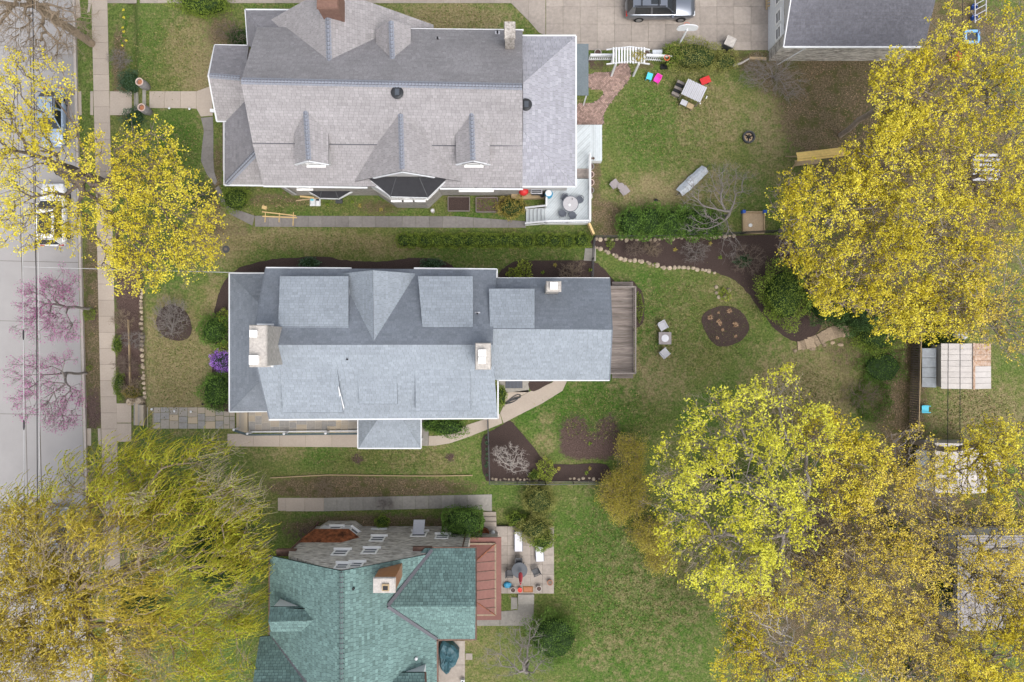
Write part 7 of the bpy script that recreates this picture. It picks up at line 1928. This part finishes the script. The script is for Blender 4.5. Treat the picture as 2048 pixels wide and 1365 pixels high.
for k, (x, y) in enumerate(((1369, 204), (1371, 208), (1400, 208), (1413, 194), (1412, 197))):
    mb = MB(); p = G(x, y); mb.lathe([(0, 0), (.05, .02), (.06, .07), (.03, .12), (0, .13)], p, 8); mb.build('toy_ball', 'pot_white', label='tiny pale ball on the grass around the playhouse', cat='ball', group='pale balls by the playhouse')
# fire pit
p = G(1496, 276); t = thing('fire_pit', 'round dark fire pit with ashes in the back lawn', 'fire pit', tuple(p)); mb = MB(); mb.lathe([(.34, 0), (.47, .05), (.47, .3), (.38, .3), (.36, .08), (0, .08)], n=20); mb.build('ring', 'dark_grey', t); mb = MB(); mb.lathe([(0, .085), (.33, .085), (.15, .12), (0, .13)], n=14); mb.build('ash', 'sand', t)
for k in range(3): mb = MB(); a = k * 2.1 + .4; mb.tube([(.3 * math.cos(a), .3 * math.sin(a), .14), (-.2 * math.cos(a), -.2 * math.sin(a), .2)], .05, 7); mb.build('charred_log', 'black', t)
# taupe chairs with round table
chair('garden_chair', 'taupe armless chair above the small round side table on the lawn', 1229, 370, -52 + 90, w=.5, d=.6, sh=.4, bh=.5, frame='taupe', arms=False, group='taupe chairs')
chair('garden_chair', 'taupe armless chair below the small round side table on the lawn', 1249, 383, 128 - 90, w=.5, d=.6, sh=.4, bh=.5, frame='taupe', arms=False, group='taupe chairs')
p = G(1240, 376); t = thing('side_table', 'small round taupe side table between two chairs', 'table', tuple(p)); mb = MB(); mb.lathe([(0, .47), (.27, .47), (.27, .5), (0, .5)], n=18); mb.build('table_top', 'taupe', t); mb = MB(); mb.lathe([(.16, 0), (.03, .04), (.03, .47)], n=10); mb.build('pedestal', 'dark_grey', t)
p = G(1311, 402); t = thing('watering_can', 'small black can lying on the lawn by the hedge', 'can', tuple(p)); mb = MB(); mb.lathe([(.12, 0), (.13, .2), (.05, .24), (0, .24)], n=12); mb.build('can', 'black', t); mb = MB(); mb.tube([(.1, 0, .1), (.28, -.05, .22)], .025, 6); mb.build('spout', 'black', t)
# hammock / silver tarp
t = thing('tarp_shelter', 'long silver tarp slung over a ridge pole on the lawn', 'tarp', tuple(G(1385, 362)))
a, b = G(1360, 385, .5), G(1412, 336, .65); d = (b - a).normalized(); s = Vector((-d.y, d.x, 0)); vs = []; nx_ = 12
for i in range(nx_ + 1):
    f = i / nx_; c = a.lerp(b, f); wd = .42 * (1 - .5 * abs(f - .45) ** 1.5)
    for j, (o_, z) in enumerate(((-1, -.28), (-.5, -.08), (0, .04), (.5, -.08), (1, -.3))): vs.append(c + s * (o_ * wd + R.uniform(-.03, .03)) + Vector((0, 0, z + R.uniform(-.03, .03))))
mb = MB(); mb.mesh(vs, [(i * 5 + j, i * 5 + j + 1, (i + 1) * 5 + j + 1, (i + 1) * 5 + j) for i in range(nx_) for j in range(4)]); mb.build('tarp', 'tarp_silver', t, True)
mb = MB(); mb.tube([a - d * .3 + Vector((0, 0, -.02)), b + d * .35 + Vector((0, 0, -.02))], .025, 6); mb.build('ridge_pole', 'black_metal', t, True)
for c in (a - d * .25, b + d * .3): mb = MB(); mb.tube([(c.x, c.y, c.z), (c.x, c.y, 0)], .025, 6); mb.build('pole', 'black_metal', t, True)
mb = MB(); p = G(1378, 376); mb.tube([(p.x + .13 * math.cos(a_), p.y + .13 * math.sin(a_), .05) for a_ in [2 * math.pi * i / 12 for i in range(13)]], .035, 6); mb.build('toy_ring', 'pink', label='small pink ring toy beside the silver tarp', cat='toy')
# sandbox
a, b = P(1487, 466, .25), P(1529, 424, .25); t = thing('sandbox', 'square timber sandbox with blue corner caps', 'sandbox', ((a.x + b.x) / 2, (a.y + b.y) / 2, 0))
for p, q in (((a.x, a.y), (b.x, a.y)), ((a.x, b.y), (b.x, b.y))): mb = MB(); mb.bar((*p, .13), (*q, .13), .1, .26); mb.build('side_board', 'pine_old', t, True)
for x in (a.x, b.x): mb = MB(); mb.bar((x, a.y + .06, .13), (x, b.y - .06, .13), .1, .255); mb.build('end_board', 'pine_old', t, True)
mb = MB(); mb.prism([(a.x + .04, a.y + .04), (b.x - .04, a.y + .04), (b.x - .04, b.y - .04), (a.x + .04, b.y - .04)], 0, .12); mb.build('sand_fill', 'sand', t, True)
for x in (a.x, b.x): mb = MB(); mb.box((x, b.y, .2), (.24, .22, .44)); mb.build('corner_cap', 'toy_royal', t, True)
p = P(1501, 451, .2); mb = MB(); mb.lathe([(0, .12), (.13, .13), (.15, .2), (0, .26)], (p.x, p.y, 0), 12); mb.build('sand_toy', 'pot_white', label='white ball lying in the timber sandbox', cat='toy')
# swing with timber roof
a, b = P(1594, 314, 2.6), P(1689, 303, 2.6); t = thing('garden_swing', 'timber garden swing with long yellow pine roof', 'swing', ((a.x + b.x) / 2, (a.y + b.y) / 2, 0)); d = (b - a).normalized(); s = Vector((-d.y, d.x, 0))
for i in range(4):
    q = a + s * (-.34 + i * .165); z = .06 - abs(i - 1.5) * .05; mb = MB(); mb.hexa([q + Vector((0, 0, z - .03)), q + d * (b - a).length + Vector((0, 0, z - .03)), q + d * (b - a).length + s * .155 + Vector((0, 0, z - .03)), q + s * .155 + Vector((0, 0, z - .03)), q + Vector((0, 0, z)), q + d * (b - a).length + Vector((0, 0, z)), q + d * (b - a).length + s * .155 + Vector((0, 0, z)), q + s * .155 + Vector((0, 0, z))]); mb.build('roof_board', 'swing_roof', t, True)
for e in (a + d * .3, b - d * .3):
    for sg in (-1, 1): mb = MB(); mb.bar(Vector((e.x, e.y, 2.52)), Vector((e.x, e.y, terr(e.x, e.y))) + s * sg * .7, .09, .09); mb.build('post', 'pine_old', t, True)
mb = MB(); m_ = (a + b) / 2; mb.hexa([m_ + d * x + s * y + Vector((0, 0, z)) for z in (-2.15, -2.1) for x, y in ((-1, -.22), (1, -.22), (1, .22), (-1, .22))]); mb.build('seat', 'pine_old', t, True)
for x in (-.95, .95): mb = MB(); mb.tube([m_ + d * x + Vector((0, 0, -.02)), m_ + d * x + Vector((0, 0, -2.12))], .012, 5); mb.build('chain', 'black_metal', t, True)
# toys and play frame under the maples
p = P(1945, 73, .5); t = thing('play_pool', 'square light blue plastic water table under the yellow maple', 'toy', (p.x, p.y, terr(p.x, p.y))); mb = MB()
for c_, d_ in (((0, .42, .4), (1.1, .16, .2)), ((0, -.42, .4), (1.0, .16, .2)), ((-.5, 0, .4), (.16, .7, .2)), ((.5, 0, .4), (.16, .7, .2))): mb.box(c_, d_)
mb.build('rim', 'toy_sky', t); mb = MB(); mb.box((0, 0, .33), (.86, .7, .05)); mb.build('basin', 'dark_grey', t)
for sx in (-1, 1):
    for sy in (-1, 1): mb = MB(); mb.box((sx * .42, sy * .36, .16), (.1, .1, .32)); mb.build('leg', 'toy_sky', t)
for k, (x, y, lab) in enumerate(((1944, 17, 'blue toy bucket farther from the water table'), (1944, 38, 'blue toy bucket closer to the water table'))):
    p = G(x, y); t = thing('toy_bucket', lab, 'toy', tuple(p)); mb = MB(); mb.lathe([(.16, 0), (.22, .35), (.2, .35), (.15, .04), (0, .04)], n=14); mb.build('pail', 'toy_royal', t); mb = MB(); mb.tube([(.2 * math.cos(a_), 0, .35 + .15 * math.sin(a_)) for a_ in [math.pi * i / 6 for i in range(7)]], .01, 4); mb.build('bail', 'white', t)
t = thing('ladder', 'pale ladder frame lying under the maple by the blue buckets', 'ladder', tuple(G(1960, 25)))
for a, b in (((1972, -10), (1972, 40)), ((1950, 0), (1950, 46))): mb = MB(); mb.bar(G(*a, .5), G(*b, .5), .06); mb.build('rail', 'pale_grey', t, True)
for i in range(4): mb = MB(); mb.bar(G(1950, 10 + i * 11, .5), G(1972, -2 + i * 11, .5), .05); mb.build('rung', 'pale_grey', t, True)
p = G(1908, 118); t = thing('toy_car', 'red plastic ride on toy under the yellow maple', 'toy', tuple(p), .6); mb = MB(); mb.hexa([(-.5, -.3, .15), (.5, -.3, .15), (.5, .3, .15), (-.5, .3, .15), (-.42, -.26, .5), (.35, -.26, .45), (.35, .26, .45), (-.42, .26, .5)]); mb.build('body', 'red', t)
mb = MB(); mb.hexa([(-.3, -.2, .5), (.15, -.2, .47), (.15, .2, .47), (-.3, .2, .5), (-.25, -.18, .8), (.05, -.18, .8), (.05, .18, .8), (-.25, .18, .8)]); mb.build('cab', 'orange', t)
for sx in (-1, 1):
    for sy in (-1, 1): mb = MB(); mb.tube([(sx * .3, sy * .3, .15), (sx * .3, sy * .38, .15)], .15, 12); mb.build('wheel', 'black', t)
c = G(1945, 345); t = thing('climbing_tower', 'old grey climbing frame hidden under the gold maple', 'play frame', tuple(c))
for i in range(6): mb = MB(); mb.bar(Vector((c.x - 1.0, c.y - .9 + i * .36, c.z + 1.5)), Vector((c.x + 1.0, c.y - .9 + i * .36, c.z + 1.5)), .2, .04); mb.build('platform_board', 'pale_grey', t, True)
for sx in (-1, 1):
    for sy in (-1, 1): mb = MB(); mb.bar(Vector((c.x + sx * .95, c.y + sy * .85, c.z)), Vector((c.x + sx * .95, c.y + sy * .85, c.z + 2.2)), .1); mb.build('post', 'grey_wood', t, True)
for z in (1.9, 2.15): mb = MB(); mb.bar(Vector((c.x - 1, c.y - .85, c.z + z)), Vector((c.x + 1, c.y - .85, c.z + z)), .06); mb.build('rail', 'grey_wood', t, True)

# ---- back lawn of the blue roofed house
chair('garden_chair', 'pale grey slung chair above the square table on the back lawn', 1323, 653, -60, w=.58, d=.6, sh=.42, bh=.8, frame='pale_grey', group='pale chairs at the square table')
chair('garden_chair', 'pale grey slung chair below the square table on the back lawn', 1327, 706, 40, w=.58, d=.6, sh=.42, bh=.8, frame='pale_grey', group='pale chairs at the square table')
p = P(1330, 677, .5); t = thing('square_table', 'square grey fire table with round pale lid on the back lawn', 'table', (p.x, p.y, 0)); mb = MB(); mb.box((0, 0, .5), (.95, .93, .06)); mb.build('table_top', 'taupe', t); mb = MB(); mb.lathe([(0, .531), (.28, .531), (.28, .57), (0, .575)], n=22); mb.build('lid', 'fabric_white', t)
for sx in (-1, 1):
    for sy in (-1, 1): mb = MB(); mb.box((sx * .42, sy * .41, .235), (.06, .06, .47)); mb.build('leg', 'dark_grey', t)
a, b = P(1215, 746, .7), P(1268, 576, .7)
t = thing('deck', 'weathered grey board deck behind the blue roofed wing', 'deck', ((a.x + b.x) / 2, 0, 0)); deck_boards(t, [(a.x - 1.5, a.y), (b.x, a.y), (b.x, b.y), (a.x - 1.5, b.y)], .7, 0, .18, 'deck_old')
mb = MB(); mb.prism([(a.x - 1.5, a.y), (b.x, a.y), (b.x, b.y), (a.x - 1.5, b.y)], .02, .66); mb.build('deck_frame', 'deck_old', t, True)
rail(t, [(a.x - .5, b.y, .7), (b.x - .05, b.y, .7), (b.x - .05, (a.y + b.y) / 2, .7), (b.x - .05, a.y, .7), (a.x - .5, a.y, .7)], .9, 'grey_wood', gap=.14)
for y in (P(0, 568, .35).y, P(0, 753, .35).y): mb = MB(); mb.box(((a.x + b.x) / 2 + .2, y, .3), (1.6, .3, .08)); mb.build('step', 'deck_old', t, True)
p = G(1028, 767); t = thing('cellar_grate', 'dark slatted cellar grate beside the house wall', 'grate', tuple(p)); mb = MB(); mb.box((0, 0, .06), (1.3, .75, .06)); mb.build('frame', 'dark_grey', t)
for i in range(12): mb = MB(); mb.box((-.58 + i * .105, 0, .1), (.06, .7, .03)); mb.build('slat', 'chair_grey', t)
hp = []; c = G(1029, 800, .06); rgh = random.Random(5)
for i in range(140):
    f = i / 140; a_ = f * 6.28 * 6; rr = .32 + .14 * math.sin(f * 37); ux, uy = rr * 1.5 * math.cos(a_ + f * 2) + .16 * math.sin(f * 9), rr * .55 * math.sin(a_)
    hp.append((c.x + ux * math.cos(.65) - uy * math.sin(.65), c.y + ux * math.sin(.65) + uy * math.cos(.65), c.z + .02 * math.sin(f * 90) + .02))
mb = MB(); mb.tube(hp, .022, 5); mb.build('garden_hose', 'dark_grey', label='coiled dark garden hose on the concrete beside the house', cat='hose')
# ---- black mesh fences
def mesh_fence(label, pts, h=1.2, step=2.2, m='black_metal', name='mesh_fence'):
    ps = [G(*p) for p in pts]; t = thing(name, label, 'fence', tuple(ps[0]))
    for a, b in zip(ps[:-1], ps[1:]):
        n = max(1, round((b - a).length / step))
        for i in range(n + 1):
            q = a.lerp(b, i / n); mb = MB(); mb.box((q.x, q.y, q.z + h / 2), (.06, .06, h + .05)); mb.build('post', m, t, True)
        for z in (h, h * .5, .08): mb = MB(); mb.bar(a + Vector((0, 0, z)), b + Vector((0, 0, z)), .035 if z < h else .05, .035); mb.build('fence_rail', m, t, True)
        mb = MB(); k = int((b - a).length / .1)
        for i in range(k): q = a.lerp(b, i / k); mb.box((q.x, q.y, q.z + h / 2), (.012, .012, h))
        mb.build('wire_picket', m, t, True, kind='stuff')
mesh_fence('black mesh fence between the thick hedge and the mulch bed', [(1187, 477), (1300, 477), (1420, 472), (1545, 466)])
mesh_fence('short black fence with gate from the hedge to the rear wing', [(1187, 477), (1184, 520), (1183, 556)])
mesh_fence('short black fence from the house corner across the walk', [(976, 838), (978, 885), (980, 961)])
mesh_fence('black mesh fence along the lower mulch beds', [(980, 962), (1090, 963), (1200, 962)])
t = thing('picket_fence', 'dark brown weathered picket fence beside the turquoise bin', 'fence', tuple(G(1830, 750)))
a, b = G(1824, 648), G(1818, 862); n = 46
for i in range(n):
    q = a.lerp(b, i / n); mb = MB(); mb.box((q.x, q.y, q.z + .6 + R.uniform(-.03, .03)), (.03, .13, 1.2)); mb.build('picket', 'bark', t, True)
for z in (.3, .95): mb = MB(); mb.bar(a + Vector((.05, 0, z)), b + Vector((.05, 0, z)), .05, .08); mb.build('fence_rail', 'bark', t, True)
mb = MB(); mb.bar(a + Vector((.03, 0, 1.22)), b + Vector((.03, 0, 1.22)), .06, .03); mb.build('cap_rail', 'pine_old', t, True)
p = G(1846, 818); t = thing('recycling_bin', 'turquoise plastic chair tipped beside the brown picket fence', 'chair', tuple(p), 0); chair_parts(t, .5, .6, .3, .55, 'toy_blue'); t.name = 'plastic_chair'
mb = MB(); p = G(1857, 745, .3); mb.bar(G(1856, 722, .3), G(1856, 770, .3), .12, .1); mb.build('gutter_length', 'white', label='length of white gutter lying beside the lean to', cat='gutter')
p = G(1914, 668); t = thing('tarp_bundle', 'crumpled white tarp bundle behind the tin shed', 'tarp', tuple(p)); mb = MB(); boulder(mb, (0, 0, .25), (.55, .35, .35), 5); boulder(mb, (.35, -.15, .2), (.35, .3, .25), 6); mb.build('sheet', 'white_old', t); mb = MB(); mb.tube([(-.5, 0, .35), (0, .05, .62), (.6, -.2, .3)], .02, 5); mb.build('tie_rope', 'dark_grey', t)
p = P(1995, 935, .6); t = thing('trampoline', 'round pale net disc on green legs beside the weathered shed', 'trampoline', (p.x, p.y, terr(p.x, p.y))); mb = MB(); mb.lathe([(0, 1.5), (.55, 1.5), (.6, 1.54), (.6, 1.48)], n=22); mb.build('mat', 'cap_stone', t)
for k in range(4): mb = MB(); a_ = k * 1.57 + .5; mb.tube([(.55 * math.cos(a_), .55 * math.sin(a_), 1.48), (.65 * math.cos(a_), .65 * math.sin(a_), 0)], .03, 6); mb.build('leg', 'toy_blue', t)
mb = MB(); p = G(1970, 885, .0); mb.mesh([(p.x - .3, p.y - .3, p.z), (p.x + .4, p.y - .35, p.z), (p.x + .3, p.y + .3, p.z), (p.x - .1, p.y + .3, p.z), (p.x, p.y, p.z + 1.3)], [(3, 2, 1, 0), (0, 1, 4), (1, 2, 4), (2, 3, 4), (3, 0, 4)]); mb.build('toy_tent', 'white_old', label='small white pointed tent at the weathered shed corner', cat='tent')

# ---- patio of the green roofed house
PZ = .36
for k, (x, y, lab) in enumerate(((1037, 1083, 'white sun lounger closest to the red metal roof'), (1079, 1103, 'white sun lounger beside the terracotta pot'))):
    p = P(x, y, PZ + .35); t = thing('sun_lounger', lab, 'lounger', (p.x, p.y, PZ), math.radians(3 * k), 'patio loungers'); mb = MB(); mb.box((0, -.2, .33), (.56, 1.15, .06)); mb.build('cushion', 'fabric_white', t)
    mb = MB(); mb.hexa([(-.28, .38, .30), (.28, .38, .30), (.28, .78, .5), (-.28, .78, .5), (-.28, .38, .36), (.28, .38, .36), (.28, .76, .56), (-.28, .76, .56)]); mb.build('backrest', 'fabric_white', t)
    for sx in (-1, 1):
        mb = MB(); mb.bar((sx * .31, -.78, .27), (sx * .31, .85, .27), .05, .06); mb.build('side_rail', 'chair_grey', t)
        for y_ in (-.7, .55): mb = MB(); mb.box((sx * .31, y_, .12), (.05, .05, .24)); mb.build('leg', 'chair_grey', t)
p = P(1039, 1141, PZ + .72); t = thing('patio_table', 'round glass patio table holding the folded red parasol', 'table', (p.x, p.y, PZ)); mb = MB(); mb.lathe([(0, .7), (.58, .7), (.6, .715), (.58, .73), (0, .73)], n=26); mb.build('table_top', 'glass_grey', t)
for k in range(4): mb = MB(); a_ = k * 1.57 + .78; mb.tube([(.42 * math.cos(a_), .42 * math.sin(a_), .7), (.48 * math.cos(a_), .48 * math.sin(a_), 0)], .025, 6); mb.build('leg', 'dark_grey', t)
t = thing('parasol', 'folded red parasol leaning over the glass patio table', 'parasol', (p.x + .05, p.y - .3, PZ)); mb = MB(); mb.tube([(0, 0, 0), (.05, 0, 1.2), (.0, -.12, 2.2)], .025, 8); mb.build('pole', 'white', t); mb = MB(); mb.tube([(.02, .22, 1.2), (.02, .1, 1.45), (.02, -.05, 1.8), (.0, -.2, 2.3)], [.13, .16, .12, .04], 8); mb.build('canopy', 'red_cloth', t)
chair('patio_chair', 'dark sling chair between lounger and glass table', 1037, 1119, -95, PZ, group='patio chairs', w=.5, d=.5, frame='dark_grey'); chair('patio_chair', 'dark sling chair between red metal roof and glass table', 1020, 1143, 0, PZ, group='patio chairs', w=.5, d=.5, frame='dark_grey'); chair('patio_chair', 'dark sling chair pulled away from the glass table towards the lawn', 1071, 1140, 205, PZ, group='patio chairs', w=.5, d=.5, frame='dark_grey')
pot('terracotta pot at the patio edge beside the lounger', 1097, 1081, .2, .35, 'pine_old', PZ); pot('dark bark filled pot at the lower patio edge', 1100, 1166, .2, .3, 'terracotta', PZ, 'bark')
pot('white rimmed pot left of the orange bucket', 1026, 1181, .2, .35, 'cap_stone', PZ); pot('white rimmed pot right of the doormat', 1078, 1178, .2, .35, 'cap_stone', PZ); pot('bright orange bucket beside the doormat', 1040, 1181, .17, .3, 'orange', PZ, 'red', 'bucket')
p = P(1056, 1179, PZ + .02); t = thing('doormat', 'brown coir doormat at the top of the patio steps', 'mat', (p.x, p.y, PZ + .02)); mb = MB(); mb.box((0, 0, .015), (.75, .45, .03)); mb.build('mat', 'doormat', t); mb = MB(); mb.box((0, 0, .033), (.6, .32, .006)); mb.build('panel', 'terracotta', t)
p = P(1015, 1171, PZ + .2); t = thing('covered_heap', 'small blue tarp heap beside the white rimmed pot', 'tarp', (p.x, p.y, PZ)); mb = MB(); boulder(mb, (0, 0, .12), (.32, .26, .22), 9); mb.build('tarp', 'cooler_blue', t); mb = MB(); mb.box((-.2, -.1, .06), (.3, .2, .12)); mb.build('weight', 'black', t)
p = P(967, 1068, .9); t = thing('barrel', 'brown half barrel below the laurel block', 'barrel', (p.x, p.y, PZ)); mb = MB(); mb.lathe([(.36, 0), (.42, .25), (.4, .5), (.36, .5), (.36, .3), (0, .3)], n=20); mb.build('staves', 'copper_stain', t); mb = MB(); mb.lathe([(.415, .22), (.435, .22), (.435, .28), (.415, .28), (.415, .22)], n=20); mb.build('hoop', 'black_metal', t)
p = P(986, 1066, .7); t = thing('gas_bottle', 'white gas bottle beside the brown half barrel', 'gas bottle', (p.x, p.y, PZ)); mb = MB(); mb.lathe([(.13, 0), (.15, .05), (.15, .4), (.08, .5), (.05, .56), (0, .56)], n=16); mb.build('cylinder', 'white', t); mb = MB(); mb.lathe([(.07, .5), (.09, .62), (.08, .62), (.07, .5)], n=12); mb.build('collar', 'white_old', t)
p = P(940, 1077, 1.0); t = thing('utility_meter', 'grey meter box with pipes on the stone house corner', 'meter', (-3.02, -14.1, .2)); mb = MB(); mb.box((.12, .05, .9), (.3, .22, .4)); mb.build('box', 'pale_grey', t); mb = MB(); mb.tube([(.12, .05, 0), (.12, .05, .7)], .04, 6); mb.build('conduit', 'dark_grey', t)
# tarp covered table behind the green roofed house
c = P(896, 1313, .6); t = thing('covered_table', 'furniture under a crumpled dark teal tarp behind the green roofed house', 'tarp', (c.x, c.y, 0)); vs, fs = [], []; nn, mm = 22, 7
rt = random.Random(3)
for i in range(mm):
    f = i / (mm - 1)
    for k in range(nn):
        a_ = 2 * math.pi * k / nn; r_ = (.25 + .75 * min(1, f * 1.5)); q = 1 + .13 * math.sin(a_ * 3 + 1) + .06 * math.sin(a_ * 7) + rt.uniform(-.04, .04)
        vs.append((.74 * r_ * q * math.cos(a_), 1.15 * r_ * q * math.sin(a_), .9 - .85 * max(0, f - .55) / .45 + .05 * math.sin(a_ * 5 + f * 4) + rt.uniform(-.03, .03)))
for i in range(mm - 1):
    for k in range(nn): fs.append((i * nn + k, (i + 1) * nn + k, (i + 1) * nn + (k + 1) % nn, i * nn + (k + 1) % nn))
fs.append(tuple(range(nn))); obj('tarp', vs, fs, 'tarp_teal', t)
mb = MB(); mb.box((0, 0, .4), (.8, 1.3, .75)); mb.build('table', 'grey_wood', t)
p = G(926, 1360); t = thing('air_unit', 'small white utility box on the concrete rear pad', 'box', tuple(p)); mb = MB(); mb.box((0, 0, .2), (.28, .32, .4)); mb.build('case', 'white', t); mb = MB(); mb.lathe([(0, .401), (.1, .401), (.1, .42), (0, .42)], n=12); mb.build('dial', 'dark_grey', t)

# ---- overhead wires
def wire(label, pts, r, m, group=None, knots=()):
    t = thing('overhead_wire', label, 'wire', pts[0], group=group)
    a, b = Vector(pts[0]), Vector(pts[-1]); ps = []
    for i in range(25):
        f = i / 24; q = a.lerp(b, f); q.z -= pts[1] * 4 * f * (1 - f); ps.append(q)
    mb = MB(); mb.tube(ps, r, 5); mb.build('cable', m, t, True)
    for f in knots:
        q = ps[int(f * 24)]; d = (ps[13] - ps[12]).normalized() * .35; mb = MB(); mb.tube([q - d, q - d * .6, q + d * .6, q + d], [r, r * 2.4, r * 2.4, r], 6); mb.build('splice', 'wire', t, True)
ZW = 7.5
for k, (xa, xb, r, m, lab, kn) in enumerate(((30, 46, .022, 'wire_pale', 'thin pale overhead cable along the street, nearest mid road', (.5, .62)), (57, 72, .03, 'wire', 'thick dark overhead cable along the street', (.45, .7)), (63, 76, .02, 'wire_pale', 'thin pale overhead cable beside the thick dark one', ()))):
    wire(lab, (tuple(P(xa, -420, ZW)), .4, tuple(P(xb, 1760, ZW))), r, m, knots=kn)
wire('thin pale service cable from the street wires to the blue roofed house', (tuple(P(47, 534, 7.1)), .15, tuple(P(534, 547, 5.9))), .018, 'wire_pale')
for k, (xa, xb, lab) in enumerate(((1908, 1896, 'dark overhead cable over the ridge of the tin shed, outer strand'), (1929, 1923, 'dark overhead cable over the tin shed nearer the rusty sheets'))):
    wire(lab, (tuple(P(xa, -260, 6.0)), .3, tuple(P(xb, 1640, 6.0))), .024, 'wire')
